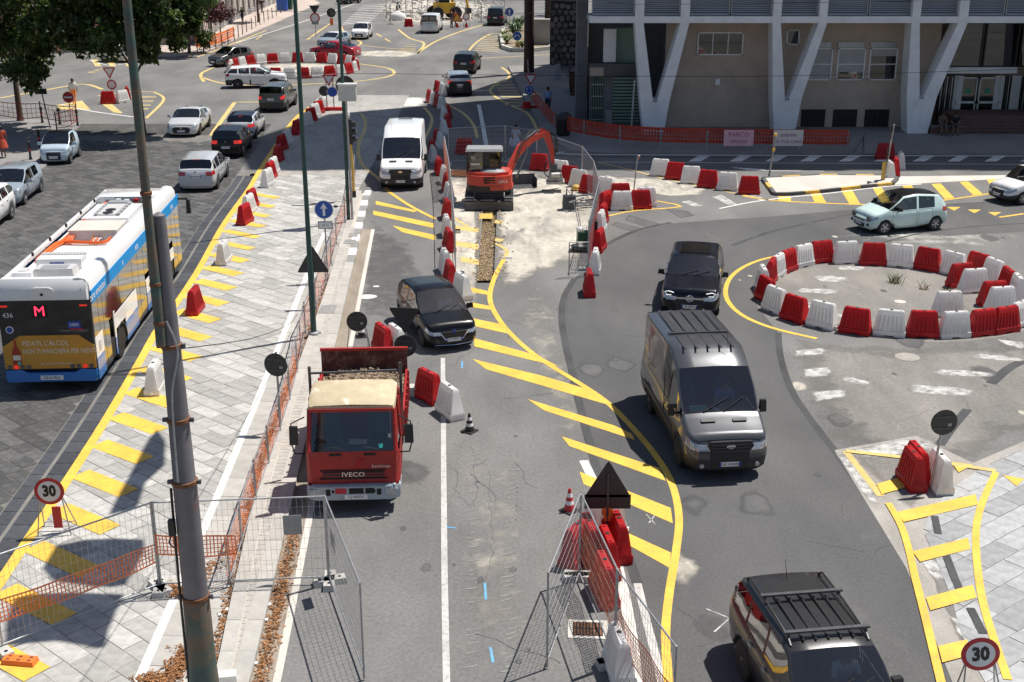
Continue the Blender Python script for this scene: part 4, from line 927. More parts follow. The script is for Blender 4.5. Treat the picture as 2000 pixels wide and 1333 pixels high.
# dark estate / SUV with bars nearest the camera
c=C(SUV,L=4.63,W=1.79,H=1.68,wb=2.63,fo=.92,R=.36,color='gun_grey',lower=None,cowl=(1.2,1.15),ws=(1.85,-.05),rr=(4.2,-.06),rb=(4.45,1.2),th=.84,bp=(2.6,3.5),dx={'handle':'chrome'})
v=vehicle('suv_car','dark grey SUV with roof bars cut off by the bottom edge','car','rr',(1450,1322),-82,c); rails(v,c,'dark_trim',bars=(.18,-.95))
for k in range(-2,3): add(v,'roof_rib','gun_grey',MB().box((-.45,k*.21,c.H+.004),(1.5,.03,.018)))
antenna(v,(-1.65,0,c.H-.03),.3)
# mint city car, white car at the right edge
c=C(HATCH,L=3.62,W=1.65,H=1.59,wb=2.4,fo=.66,R=.30,color='mint',roofc='black_paint',rr=(3.15,-.08),rb=(3.5,1.1),tail=1.0,cowl=(.85,1.03),ws=(1.5,-.06),bp=(2.1,2.95),face='none',belt0=.92,belt1=1.0,dx={'mirror':'black'})
v=vehicle('city_car','pale mint city car with black roof driving left behind the barrier ring','car','fl',(1726,459),-163,c,plate='GV 330BT')
for s in (1,-1): add(v,'round_headlight','lamp_dark',MB().lathe([(.115,-.05),(.115,.02),(.10,.035),(.01,.04)],14,'x',(c.L/2-.01,s*.56,.66))); add(v,'fog_light','black_plastic',MB().lathe([(.06,-.02),(.06,.03),(.01,.035)],10,'x',(c.L/2+.02,s*.58,.42)))
add(v,'grille','black_plastic',MB().box((c.L/2+.06,0,.58),(.06,.75,.05)))
c=C(HATCH,L=3.68,W=1.66,H=1.58,wb=2.3,fo=.74,color='white_paint',lower='dark_trim',ws=(1.5,-.05),rr=(3.3,-.05),rb=(3.55,1.1)); v=vehicle('city_car','white boxy city car entering at the right edge','car','fl',(1996,401),-160,c,plate='GM 515DE'); badge(v,c,.72,'oval',.04)
# ---------------- bus ----------------
paint('bus_white',(.80,.80,.79)); paint('bus_blue',(.02,.17,.52)); mat('bus_sky',(.006,.25,.60),.6,spec=.2); mat('bus_black',(.006,.006,.007),.12,coat=1)
mat('ad_amber',(.55,.27,.035),.35,0,.12,1.2); mat('ad_text',(.74,.70,.58),.5); mat('ad_red',(.40,.045,.02),.4,0,.2,4.); mat('cable_orange',(.85,.16,.03),.5); mat('grey_unit',(.55,.54,.52),.5,.1,.08,4.); mat('grey_dark_unit',(.28,.29,.30),.5)
rp=G(195,742,.34); rp.z=0; bL,bW,bH=12.0,2.52,3.02; ba=R(93.2); fwd=Vector((math.cos(ba),math.sin(ba),0)); lft=Vector((-fwd.y,fwd.x,0))
bp_=rp+fwd*(bL/2)+lft*(bW/2)
bus=thing('city_bus','white and blue electric city bus with uncovered roof equipment, seen from behind','bus',(bp_.x,bp_.y,0),ba)
# local: +x front, +y left. shell as lofted rounded box
def shell(b,x0,x1,z0,z1,w,r,rz=.12,cap=True):
    sec=[]
    for (yy,zz) in ((-w/2,z0),(-w/2,z1-r*1.4),(-w/2+r*.3,z1-r*.4),(-w/2+r,z1),(w/2-r,z1),(w/2-r*.3,z1-r*.4),(w/2,z1-r*1.4),(w/2,z0)): sec.append((yy,zz))
    V=[(x0,)+s for s in sec]+[(x1,)+s for s in sec]; n=len(sec)
    F=[(i,n+i,n+i+1,i+1) for i in range(n-1)]
    if cap: F+=[tuple(range(n)),tuple(range(2*n-1,n-1,-1))]
    b.add(V,F)
hx=bL/2; hw=bW/2
b=MB(); b.box((0,0,.62),(bL-.3,bW-.06,.56)); b.box((0,0,1.6),(bL-.1,bW-.5,1.6)); add(bus,'inner_hull','black',b)
sk=.34
b=MB()   # white/blue lower flanks between wheel arches, right and left
arch=[-hx+2.75+.0,hx-2.7]
def flank(s):
    xs=[-hx,-hx+.95,-hx+1.75]; out=[]
    for (x0,x1,mm,z0,z1) in ((-hx+.02,-hx+.80,'bus_white',.95,1.55),(-hx+.02,-hx+.80,'bus_blue',sk,.95),(arch[0]-.72,arch[0]-.56,'bus_white',.85,1.65),(arch[0]-.72,arch[0]-.56,'bus_blue',sk,.85),(arch[0]-.56,arch[0]+.56,'bus_white',1.08,1.5),(arch[0]+.56,arch[0]+2.1,'bus_white',.92,1.5),(arch[0]+.56,arch[0]+2.1,'bus_blue',sk,.92),(arch[0]+3.4,arch[1]-.56,'bus_white',.92,1.35),(arch[0]+3.4,arch[1]-.56,'bus_blue',sk,.92),(arch[1]-.56,arch[1]+.56,'bus_white',1.06,1.4),(arch[1]+.56,hx-1.5,'bus_white',.92,1.3)):
        add(bus,'side_panel',mm,MB().box(((x0+x1)/2,s*(hw-.012),(z0+z1)/2),(x1-x0-.01,.03,z1-z0-.006)))
    # glazing: dark panes along the whole side
    edges=[-hx+.03,-hx+.62,-hx+1.05,-hx+1.55,-hx+2.95,-hx+4.6,-hx+5.35,-hx+6.1,-hx+7.8,-hx+9.3,hx-1.55,hx-.85,hx-.2]
    for a,c_ in zip(edges,edges[1:]):
        lowz=1.56 if not(arch[0]+2.05<(a+c_)/2<arch[0]+3.45 or (a+c_)/2>hx-1.5) else sk+.02
        if -hx+.55<(a+c_)/2<-hx+2.0: lowz=sk+.02
        add(bus,'side_window','bus_black',MB().box(((a+c_)/2,s*(hw-.02),(lowz+2.52)/2),(c_-a-.03,.03,2.52-lowz)))
    add(bus,'side_band','bus_sky',MB().box((0.05,s*(hw-.006),2.70),(bL-.1,.03,.36)))
    for x in (-hx+3.0,-hx+6.2,-hx+8.9): add(bus,'band_joint','bus_blue',MB().box((x,s*(hw+.0105),2.70),(.012,.008,.36)))
    for xc in arch:
        o=MB().lathe([(.27,-.14),(.44,-.14),(.48,-.1),(.48,.1),(.44,.14),(.27,.14)],22,'y').build('wheel','rubber',bus,40); o.location=(xc,s*(hw-.19),.48)
        r=MB(); r.lathe([(.29,.03),(.29,.135),(.25,.14),(.22,.04),(.10,.06),(.10,.11),(.01,.11)],20,'y')
        for k in range(8): r.X=Matrix.Rotation(k*math.pi/4,4,'Y'); r.cyl((.15,.05,0),(.15,.075,0),.016,n=6)
        ri=r.build('rim','alloy',o,40)
        if s<0: ri.rotation_euler=(0,0,math.pi)
        add(bus,'wheel_arch','black_plastic',MB().tube([(xc+.56*math.cos(a),s*(hw-.005),.48+.60*math.sin(a)) for a in [math.pi*k/12 for k in range(13)]],.03,5))
for s in (1,-1): flank(s)
# roof: raised white cowls along both edges, open deck with equipment
b=MB(); 
for s in (1,-1):
    sec=[(hw-.005,2.87),(hw-.03,3.08),(hw-.12,3.22),(hw-.30,3.26),(hw-.42,3.24),(hw-.46,3.0)] if s<0 else [(hw-.005,2.87),(hw-.02,3.06),(hw-.05,3.14),(hw-.10,3.15),(hw-.13,3.12),(hw-.14,3.0)]
    V=[]; n=len(sec)
    for x in (-hx+.10,hx-.35):
        V+=[(x,s*y,z) for y,z in sec]
    b.add(V,[((i,i+1,n+i+1,n+i) if s>0 else (i,n+i,n+i+1,i+1)) for i in range(n-1)]+[tuple(range(n)),tuple(range(n,2*n))])
add(bus,'roof_cowl','bus_white',b,40)
add(bus,'roof_deck','bus_white',MB().box((0,0,2.96),(bL-.3,bW-.5,.06)))
b=MB(); V=[]; 
for x,z0,z1,w in ((hx-1.9,2.9,3.22,hw-.10),(hx-1.6,2.9,3.27,hw-.05),(hx-.5,2.8,3.2,hw-.04),(hx-.02,2.5,2.9,hw-.10)): V+=[(x,-w,z0),(x,-w+.02,z1-.10),(x,-w+.18,z1),(x,w-.18,z1),(x,w-.02,z1-.10),(x,w,z0)]
b.add(V,[(6*i+j,6*i+j+1,6*i+6+j+1,6*i+6+j) for i in range(3) for j in range(5)]+[(0,1,2,3,4,5),(18,19,20,21,22,23)]); add(bus,'front_dome','bus_white',b,40)
add(bus,'windscreen','bus_black',MB().box((hx-.02,0,1.7),(.06,bW-.2,1.7))); add(bus,'front_bumper','bus_blue',MB().box((hx-.02,0,.6),(.1,bW-.1,.5)))
b=MB(); V=[]
for x,z0,z1,w in ((-hx-.02,2.62,2.72,hw-.12),(-hx-.01,2.66,3.05,hw-.08),(-hx+.12,2.66,3.24,hw-.04),(-hx+.30,2.9,3.24,hw-.04)): V+=[(x,-w,z0),(x,-w+.01,z1-.1),(x,-w+.12,z1),(x,w-.12,z1),(x,w-.01,z1-.1),(x,w,z0)]
b.add(V,[(6*i+j,6*i+6+j,6*i+6+j+1,6*i+j+1) for i in range(3) for j in range(5)]+[(5,4,3,2,1,0),(18,19,20,21,22,23)]); add(bus,'rear_dome','bus_white',b,40)
MB().slab([(-.36,2.74),(.36,2.74),(.30,2.98),(.2,3.03),(-.2,3.03),(-.30,2.98)],-hx-.05,-hx-.0,'x').build('camera_housing','bus_white',bus); add(bus,'rear_camera','black',MB().lathe([(.04,.0),(.04,.02),(.01,.025)],10,'x',(-hx-.065,0,2.84)))
# rear face
add(bus,'rear_panel','bus_black',MB().box((-hx+.0,0,1.92),(.06,bW-.06,1.5)))
for s in (1,-1): add(bus,'rear_corner','bus_black',MB().cyl((-hx+.06,s*(hw-.06),.9),(-hx+.06,s*(hw-.06),2.66),.06,n=12),40)
MB().slab([(-hw+.03,.72),(hw-.03,.72),(hw-.03,1.36),(hw-.52,1.68),(-hw+.42,1.68),(-hw+.03,1.38)],-hx-.055,-hx-.03,'x').build('advert','ad_amber',bus)
RX=(math.pi/2,0,-math.pi/2)
ad=lambda s,z,y,m,x,sx=1,al='LEFT': text(s,z,m,bus,(-hx-.058,y,x),RX,'advert_lettering',al,.002,sx)
ad('FIDATI, L\'ALCOL',.20,.80-.10,'ad_text',1.45,.86); ad('NON TI MANCHERÀ PER NIENTE.',.20,.70,'ad_text',1.22,.68)
ad('BEVI ANALCOLICO RESPONSABILE',.07,.25,'ad_text',.86,.8)
b=MB(); 
b.lathe([(.12,0),(.125,.05),(.125,.42),(.09,.52),(.045,.58),(.04,.68),(.045,.70),(.045,.74),(.01,.745)],14,c=(-hx-.02,.88,.80)); b.X=None
bt=MB(); bt.slab([(.78,.80),(.98,.80),(1.0,.84),(1.0,1.2),(.96,1.32),(.915,1.4),(.91,1.56),(.85,1.56),(.845,1.4),(.80,1.32),(.76,1.2),(.76,.84)],-hx-.062,-hx-.056,'x'); bt.build('advert_bottle','ad_red',bus)
MB().slab([(.78,.98),(.98,.98),(.98,1.12),(.78,1.12)],-hx-.066,-hx-.062,'x').build('advert_bottle_label','ad_text',bus)
MB().slab([(.79,.84),(.88,.84),(.86,.95),(.80,.93)],-hx-.0665,-hx-.062,'x').build('advert_bottle_label','teal' if 'teal' in M else 'bus_sky',bus)
add(bus,'rear_bumper','bus_blue',MB().slab([(-hw+.06,.34),(hw-.06,.34),(hw-.03,.50),(hw-.03,.68),(hw-.45,.70),(hw-.62,.60),(-hw+.62,.60),(-hw+.45,.70),(-hw+.03,.68),(-hw+.03,.50)],-hx-.07,-hx+.1,'x'))
add(bus,'light_bar','black',MB().box((-hx-.02,0,.76),(.05,bW-.1,.16)))
for s in (1,-1):
    for k,mm in enumerate(('lamp_dark','tail_lit','lamp_dark','lamp_dark') if s>0 else ('lamp_dark','tail_lit','lamp_dark','lamp_dark')):
        add(bus,'tail_lamp',mm,MB().lathe([(.062,0),(.062,.03),(.01,.04)],12,'x',(-hx-.075,s*(hw-.16-.17*k),.78)))
    add(bus,'high_brake_light','tail_lit',MB().box((-hx-.035,s*(hw-.20),2.52),(.02,.20,.045)))
add(bus,'route_display','black',MB().box((-hx-.035,.12,2.36),(.02,.40,.34)))
text('M',.40,'led_red',bus,(-hx-.05,.12,2.36),RX,'route_letter')
text('436',.19,'sign_white',bus,(-hx-.036,.98,2.26),RX,'fleet_number'); text('Urbino 12 electric',.10,'sign_grey',bus,(-hx-.036,-.74,1.80),RX,'model_lettering')
b=MB(); b.lathe([(.105,0),(.105,-.01),(.01,-.012)],16,'x',(-hx-.03,.98,1.85)); o=b.build('speed_sticker','sign_white',bus); MB().lathe([(.08,0),(.08,-.006),(.01,-.007)],16,'x',(-hx-.042,.98,1.85)).build('speed_sticker_disc','plate_blue',o)
o=MB().box((-hx-.035,-.76,1.97),(.012,.34,.20)).build('operator_logo','plate_blue',bus); text('ctm',.17,'sign_white',o,(-hx-.044,-.76,1.98),RX,'logo_lettering'); MB().box((-hx-.037,-.80,1.845),(.012,.36,.035)).build('logo_bar','sign_red',o)
o=MB().box((-hx-.08,0,.46),(.02,.62,.13)).build('number_plate','plate',bus); text('GS 614LE',.11,'plate_text',o,(-hx-.092,0,.46),RX)
for x,t_ in ((-hx+.75,'zero emissioni'),(-hx+3.6,'e'),(-hx+5.4,'eco'),(-hx+8.0,'eco'),(hx-1.2,'eco')):
    text(t_,.30,'sign_white',bus,(x,-hw-.014,2.70),(math.pi/2,0,0),'side_lettering',sx=.9)
add(bus,'charge_flap','grey_unit',MB().box((-hx+.42,-hw-.006,1.22),(.22,.012,.30))); 
# roof units
add(bus,'air_unit','grey_unit',MB().box((-hx+1.35,-.02,3.10),(.65,1.15,.26),taper=(.8,.9))); add(bus,'unit_grille','grey_dark_unit',MB().box((-hx+1.32,-.02,3.235),(.34,.72,.02)))
add(bus,'air_unit','bus_white',MB().box((-hx+2.15,.05,3.14),(.55,1.25,.30))); add(bus,'unit_grille','grey_unit',MB().box((-hx+2.45,.05,3.29),(.22,1.25,.05)))
for k in range(14): MB().box((-hx+2.45,-.52+.088*k,3.318),(.12,.03,.01)).build('vent_slot','grey_dark_unit',bus)
add(bus,'unit_plate','plate_blue',MB().box((-hx+1.872,.1,3.15),(.01,.4,.1)))
o=MB().box((-hx+1.15,.78,3.08),(.55,.52,.22)).build('fan_unit','bus_white',bus); MB().lathe([(.16,0),(.16,.015),(.01,.02)],16,c=(-hx+1.15,.78,3.19)).build('fan_ring','grey_unit',o)
o=MB().box((-hx+5.6,-.1,3.14),(1.25,1.45,.34)).build('battery_box','grey_unit',bus); MB().slab([(-.18,3.08),(-.06,3.08),(-.12,3.19)],-hx+4.965,-hx+4.97,'x').build('warning_mark','yellow',o)
add(bus,'battery_lid','concrete_pale',MB().box((-hx+5.6,-.1,3.325),(1.29,1.49,.03)))
add(bus,'cooling_unit','bus_white',MB().box((-hx+8.2,.1,3.08),(2.1,1.5,.2))); o=MB().box((-hx+8.3,.1,3.21),(1.7,.85,.07),taper=(.95,.8)).build('cooling_top','grey_unit',bus)
for x in (-.35,.05): MB().lathe([(.17,0),(.17,.02),(.06,.02),(.05,.04),(.01,.04)],14,c=(-hx+8.0+x,.1,3.245)).build('fan','black_plastic',o)
for s in(1,-1):
    for k in range(5): MB().box((-hx+7.6+.35*k,.1+s*.36,3.247),(.26,.12,.012)).build('vent_slot','grey_dark_unit',o)
add(bus,'cooling_top','grey_dark_unit',MB().box((-hx+9.1,.1,3.22),(.5,.9,.16),taper=(.6,.7)))
add(bus,'front_gear','black',MB().box((hx-2.2,0,3.05),(.6,1.5,.14)))
for k in range(5): MB().box((hx-2.25+.1*(k%2),-.6+.3*k,3.13),(.2,.16,.14)).build('valve_block',('grey_unit','red_plastic')[k%3==1],bus)
add(bus,'junction_box','bluegrey',MB().box((-hx+9.75,.55,3.14),(.28,.26,.2)))
for j,(dy,dz) in enumerate(((0,0),(.05,.02),(.10,0),(.02,.05),(.07,.06))):
    pts=[(-hx+2.6,.92-dy*.5,3.04+dz),(-hx+4.2,.90-dy,3.05+dz),(-hx+4.75,.78-dy,3.06+dz),(-hx+6.5,.78-dy,3.06+dz),(-hx+8.6,.86-dy*.8,3.05+dz),(-hx+9.5,.74-dy,3.06+dz),(-hx+9.8,.6,3.1+dz)]
    MB().tube(spline(pts,4),.034,6).build('power_cable','cable_orange',bus,60)
    pts=[(-hx+4.6,.80-dy,3.04+dz),(-hx+4.55+dy,.5,3.06+dz),(-hx+4.5+dy,.1,3.06+dz*.6),(-hx+4.5+dy,-.5,3.05+dz*.6),(-hx+4.75+dy,-.68,3.1+dz)]
    MB().tube(spline(pts,4),.022,6).build('power_cable','cable_orange',bus,60)
for k in range(4): MB().tube(spline([(-hx+4.62,.62-.06*k,3.06),(-hx+4.8,.6-.05*k,3.2),(-hx+4.97,.58-.05*k,3.14)],4),.02,6).build('power_cable','cable_orange',bus,60)
for k in range(4): MB().tube(spline([(-hx+4.6,-.1-.07*k,3.06),(-hx+4.85,-.13-.07*k,3.12),(-hx+4.97,-.2-.07*k,3.08)],4),.018,6).build('power_cable',('cable_orange','white_plastic')[k%2],bus,60)
for k in range(5): MB().box((-hx+2.6+1.7*k,.985,3.25),(.1,.05,.10)).build('cable_clip','black_plastic',bus)
MB().box((hx-.1,-hw-.18,2.72),(.12,.34,.06)).box((hx-.05,-hw-.36,2.42),(.14,.16,.50),taper=(.8,.8)).build('mirror','black_plastic',bus)
MB().box((hx-.1,hw+.18,2.72),(.12,.34,.06)).box((hx-.05,hw+.34,2.42),(.14,.16,.50)).build('mirror','black_plastic',bus)
# ---------------- tipper truck ----------------
mat('truck_red',(.36,.018,.015),.5,0,.15,2.,wear=((.25,.12,.09),3.,.58,.9)); mat('truck_roof',(.52,.43,.28),.7,0,.12,3.,wear=((.8,.76,.66),3.,.58,.7)); mat('truck_bump',(.36,.41,.44),.6,0,.12,4.,wear=((.2,.17,.14),4,.6,.9)); mat('bin_inside',(.085,.024,.02),.8,.1,.3,3.,wear=((.3,.22,.15),3,.5,.8))
tp=G(692,972,.35); tp.z=0; ta=R(-87)
tw=2.06; tr=thing('tipper_truck','red tipper truck with sun-bleached tan cab roof and rubble in its bin','truck',(tp.x-math.cos(ta)*.0,tp.y-math.sin(ta)*0,0),ta)
# local +x front, origin at front bumper
def sect(b,S,mirror=True):
    "S: list of (x, [(y,z)...] half section from bottom to top centre)"
    n=len(S[0][1]); 
    for s in (1,-1):
        V=[]
        for x,r in S: V+=[(x if not isinstance(x,(list,tuple)) else x[k],y*s,z) for k,(y,z) in enumerate(r)]
        b.add(V,[((i*n+j,(i+1)*n+j,(i+1)*n+j+1,i*n+j+1) if s<0 else (i*n+j,i*n+j+1,(i+1)*n+j+1,(i+1)*n+j)) for i in range(len(S)-1) for j in range(n-1)])
h=tw/2
b=MB(); sect(b,[(-.04,[(h*.90,.62),(h*.93,1.45)]),(-.16,[(h,.62),(h,1.45)]),(-1.55,[(h,.62),(h,1.45)])]); b.slab([(-h*.90,.62),(h*.90,.62),(h*.93,1.45),(-h*.93,1.45)],-.06,-.04,'x'); b.box((-1.55,0,1.05),(.04,tw,.85)); add(tr,'cab','truck_red',b,40)
b=MB(); 
for s in (1,-1):   # pillars
    b.tube([(-.06,s*h*.92,1.44),(-.40,s*h*.90,2.34)],.055,8); b.tube([(-.95,s*h*.99,1.44),(-1.0,s*h*.93,2.36)],.05,6); b.tube([(-1.52,s*h*.99,1.44),(-1.52,s*h*.92,2.36)],.06,6)
b.box((-1.54,0,1.9),(.03,tw*.93,.95)); add(tr,'cab_pillars','truck_red',b,40)
MB().add([(-.045,-h*.90,1.46),(-.045,h*.90,1.46),(-.38,h*.875,2.30),(-.38,-h*.875,2.30),(-.005,0,1.46),(-.345,0,2.30)],[(0,4,5,3),(4,1,2,5)]).build('windscreen','window_glass',tr,60)
for s in (1,-1):
    MB().add([(-.12,s*h*.965,1.47),(-.93,s*h*.99,1.47),(-.98,s*h*.93,2.30),(-.42,s*h*.915,2.30)],[(0,1,2,3)]).build('side_window','window_glass',tr)
b=MB(); sect(b,[(-.28,[(h*.90,2.34),(h*.88,2.40),(h*.80,2.44),(0,2.46)]),(-.42,[(h*.93,2.34),(h*.92,2.46),(h*.80,2.53),(0,2.55)]),(-1.5,[(h*.93,2.34),(h*.93,2.48),(h*.82,2.56),(0,2.58)]),(-1.6,[(h*.90,2.34),(h*.88,2.42),(h*.80,2.48),(0,2.5)])]); b.box((-.30,0,2.38),(.04,tw*.88,.10)); add(tr,'cab_roof','truck_roof',b,40)
add(tr,'roof_rim','truck_red',MB().box((-.30,0,2.335),(.12,tw*.90,.07)))
add(tr,'dashboard','dash',MB().box((-.38,0,1.40),(.5,tw*.88,.14))); add(tr,'cab_floor','interior',MB().box((-.8,0,.95),(1.4,tw*.94,.3)))
for s in (1,-1): add(tr,'seat','seat_cloth',MB().box((-.95,s*.55,1.28),(.5,.5,.2)).box((-1.25,s*.55,1.7),(.14,.48,.75),ry=-.15))
b=MB(); b.X=Matrix.Translation((-.55,.55,1.58))@Matrix.Rotation(R(-55),4,'Y'); b.lathe([(.20,-.014),(.225,0),(.20,.014),(.20,-.014)],16); add(tr,'steering_wheel','black_plastic',b)
add(tr,'sun_paper','white_line',MB().box((-.45,.1,1.50),(.25,.4,.02))); add(tr,'windscreen_label','teal',MB().box((-.075,.62,1.56),(.01,.09,.09),ry=-.36))
for y0,y1 in ((-.75,-.15),(-.05,.55)): add(tr,'wiper','black',MB().tube([(-.02,y0,1.45),(-.06,(y0+y1)/2,1.55),(-.04,y1,1.50)],.012,4))
add(tr,'grille','black_plastic',MB().box((-.03,0,.90),(.03,1.35,.13))); 
for z,w in ((.80,1.5),(1.0,1.45)): add(tr,'grille_slot','black',MB().box((-.035,0,z),(.02,w,.03)))
for z in (.87,.93): add(tr,'grille_bar','truck_red',MB().box((-.012,0,z),(.012,1.32,.018)))
for s in (1,-1): add(tr,'front_vent','black',MB().box((-.035,s*.38+.0,1.375),(.02,.26,.05)))
FR=(math.pi/2,0,math.pi/2)
text('IVECO',.155,'chrome',tr,(-.008,0,.905),FR,'badge_lettering',sx=1.15,ext=.006); text('EuroCargo',.085,'chrome',tr,(-.028,.62,1.09),FR,'badge_lettering',sx=1.1,ext=.004)
add(tr,'stripe','red_plastic',MB().slab([(.0,1.04),(.14,1.04),(.26,1.28),(.12,1.28)],-.036,-.03,'x'))
b=MB(); sect(b,[(.10,[(h*.80,.34),(h*.84,.44),(h*.84,.62),(h*.80,.66)]),(.0,[(h*.97,.34),(h*1.0,.44),(h*1.0,.64),(h*.97,.68)]),(-.5,[(h*.98,.36),(h*1.01,.44),(h*1.01,.64),(h*.98,.68)])])
b.slab([(-h*.80,.34),(h*.80,.34),(h*.84,.44),(h*.84,.62),(h*.80,.66),(-h*.80,.66),(-h*.84,.62),(-h*.84,.44)],.08,.101,'x'); b.box((-.05,0,.665),(.25,tw*.9,.02)); add(tr,'bumper','truck_bump',b,30)
for s in (1,-1):
    add(tr,'headlight','lamp_glass',MB().box((.085,s*.80,.54),(.06,.34,.15),rz=-s*.18)); add(tr,'light_recess','black',MB().box((.10,s*.56,.53),(.012,.10,.15))); add(tr,'bolt','black',MB().lathe([(.035,0),(.035,.012),(.01,.013)],8,'x',(.10,s*.45,.55)))
for y,w in ((-.28,.24),(.06,.32),(.36,.2)): add(tr,'bumper_opening','black' if y>-.2 else 'sign_red',MB().box((.103,y,.56),(.012,w,.13)))
o=add(tr,'number_plate','plate',MB().box((.112,.05,.42),(.012,.5,.11))); text('CJ 940DV',.085,'plate_text',o,(.12,.05,.42),FR)
for s in (1,-1):
    b=MB(); b.tube([(-.25,s*h,2.2),(-.0,s*(h+.26),2.16),(-.02,s*(h+.30),1.75),(-.05,s*(h+.22),1.42),(-.2,s*h,1.35)],.017,6); m_=b.build('mirror_arm','black_plastic',tr,50)
    MB().box((-.04,s*(h+.22),1.86),(.10,.20,.42),taper=(.8,.9)).build('mirror','black_plastic',m_)
    add(tr,'door_handle','black',MB().box((-1.25,s*(h+.012),1.35),(.18,.03,.04))); add(tr,'door_seam','black',MB().box((-.98,s*(h+.003),1.1),(.012,.012,.8)))
    for xc in (-1.0,-3.7):
        w_=MB().lathe([(.25,-.15),(.43,-.15),(.46,-.1),(.46,.1),(.43,.15),(.25,.15)],20,'y').build('wheel','rubber',tr,40); w_.location=(xc,s*(h-.20),.46)
        MB().lathe([(.26,.02),(.26,.14),(.2,.14),(.15,.05),(.01,.08)],16,'y').build('rim','grey_unit',w_,40).rotation_euler=(0,0,0 if s>0 else math.pi)
add(tr,'chassis','dark_steel',MB().box((-2.6,.4,.72),(3.8,.12,.22)).box((-2.6,-.4,.72),(3.8,.12,.22)).box((-2.9,0,.6),(.5,1.5,.4)))
# bin: rear at -5.5, front wall -1.9
bw=1.06; x0,x1=-1.95,-4.75; z0,z1=1.0,2.05
b=MB(); b.box(((x0+x1)/2,0,z0),(x0-x1,2*bw,.08)); add(tr,'bin_floor','bin_inside',b)
for s in (1,-1):
    o=add(tr,'bin_side','truck_red',MB().box(((x0+x1)/2,s*bw,(z0+z1)/2-.25),(x0-x1,.05,z1-z0-.4)))
    for k in range(7): MB().box((x0-.22-.40*k,s*(bw+.045),(z0+z1)/2-.25),(.07,.05,z1-z0-.4)).build('bin_rib','truck_red',o)
add(tr,'tailboard','bin_inside',MB().box((x1,0,(z0+z1)/2+.02),(.06,2*bw+.05,z1-z0+.1)))
add(tr,'tailboard_rim','truck_red',MB().box((x1,0,z1+.09),(.09,2*bw+.09,.07)))
add(tr,'bin_front','truck_red',MB().box((x0,0,(z0+z1)/2-.1),(.06,2*bw,z1-z0-.2)))
b=MB(); b.cyl((x0+.12,-h*1.02,2.62),(x0+.12,h*1.0,2.66),.03); b.cyl((x0+.12,-h*1.02,2.0),(x0+.12,-h*1.02,2.78),.035); b.cyl((x0+.12,h*1.0,1.2),(x0+.12,h*1.0,2.85),.035); add(tr,'headboard_frame','dark_steel',b)
b=MB(); nn=14
V=[(x0-.05+(x1-x0+.1)*i/nn,-bw+.04+(2*bw-.08)*j/8,1.34+.36*math.sin(math.pi*min(1,(i/nn)*.75+.02))**.8*math.exp(-((j-4)/4.5)**2)+rnd.uniform(-.03,.03)) for i in range(nn+1) for j in range(9)]
b.add(V,[(i*9+j,(i+1)*9+j,(i+1)*9+j+1,i*9+j+1) for i in range(nn) for j in range(8)]); add(tr,'load','soil',b,70)
b=MB()
for i in range(1100):
    v=rnd.choice(V); s=rnd.uniform(.02,.06); b.box((v[0]+rnd.uniform(-.12,.12),max(-bw+.06,min(bw-.06,v[1]+rnd.uniform(-.12,.12))),v[2]+.02),(s*1.5,s,s*.8),rnd.uniform(0,3),rnd.uniform(0,3),0,(.7,.7))
struct(b.build('load_rubble','rubble_brown',tr),'stuff')
# ---------------- excavator ----------------
mat('dig_orange',(.52,.055,.03),.42,0,.1,3.,wear=((.35,.2,.12),4,.6,.9)); glass('cab_glass',(.05,.058,.06),.02,.05); mat('dig_grey',(.27,.27,.27),.5)
ep=G(955,412); ex=thing('mini_excavator','orange-red mini excavator with folded boom and front blade above the trench','excavator',(ep.x,ep.y+1.5,0),0)
# local: camera side is -y. blade at y=-1.5
add(ex,'blade','dark_steel',MB().slab([(-1.55,.04),(-1.45,.0),(-1.42,.2),(-1.47,.36),(-1.60,.42),(-1.53,.22)],-1.08,1.08,'x').box((0,-1.47,.2),(2.16,.04,.34)))
for s in (1,-1):
    b=MB(); pr=[]
    for a in range(12): t=math.pi*2*a/12; pr.append(((1.0 if math.cos(t)>0 else -1.0)*.72+.24*math.cos(t),.27+.25*math.sin(t)))
    b.slab(pr,s*.88-.19,s*.88+.19,'x'); o=add(ex,'track','rubber',b)
    for k in range(16):
        t=-.9+1.8*k/15; MB().box((s*.88,t,.53),(.40,.055,.03)).build('track_pad','dark_steel',o)
    for k in range(4): MB().box((s*.88,-.985+.02*abs(k-1.5),.14+.11*k),(.40,.03,.05)).build('track_pad','grey_unit',o)
    add(ex,'blade_arm','dark_steel',MB().box((s*.45,-1.15,.3),(.12,.75,.14)))
add(ex,'undercarriage','dark_steel',MB().box((0,0,.42),(1.3,1.2,.3)).cyl((0,0,.5),(0,0,.72),.42,n=16))
b=MB(); pts=[(-1.0,.55),(-1.02,-.2),(-.9,-.75),(-.5,-1.0),(.1,-1.06),(.65,-.98),(.98,-.7),(1.05,-.1),(1.0,.6)]
b.prism(pts,.70,.98); add(ex,'counterweight','black_plastic',b)
b=MB(); b.prism([(x*.985,y*.985) for x,y in pts],.98,1.42); b.prism([(-.95,.5),(-.96,-.5),(-.5,-.85),(.3,-.92),(.85,-.65),(.95,.3),(.6,.5)],1.42,1.55); add(ex,'body_shell','dig_orange',b)
add(ex,'body_band','dig_orange',MB().prism([(.05,-1.085),(.68,-1.0),(1.02,-.7),(1.07,-.1),(.9,-.1),(.6,-.8),(.05,-.9)],.80,.98))
add(ex,'bonnet','dig_grey',MB().ell((.15,-.45,1.52),(.62,.42,.16),14,8),60)
for k in range(3): add(ex,'vent','black',MB().box((.02,-1.045+.01*k,1.36-.11*k),(.50,.05,.055),rz=.10))
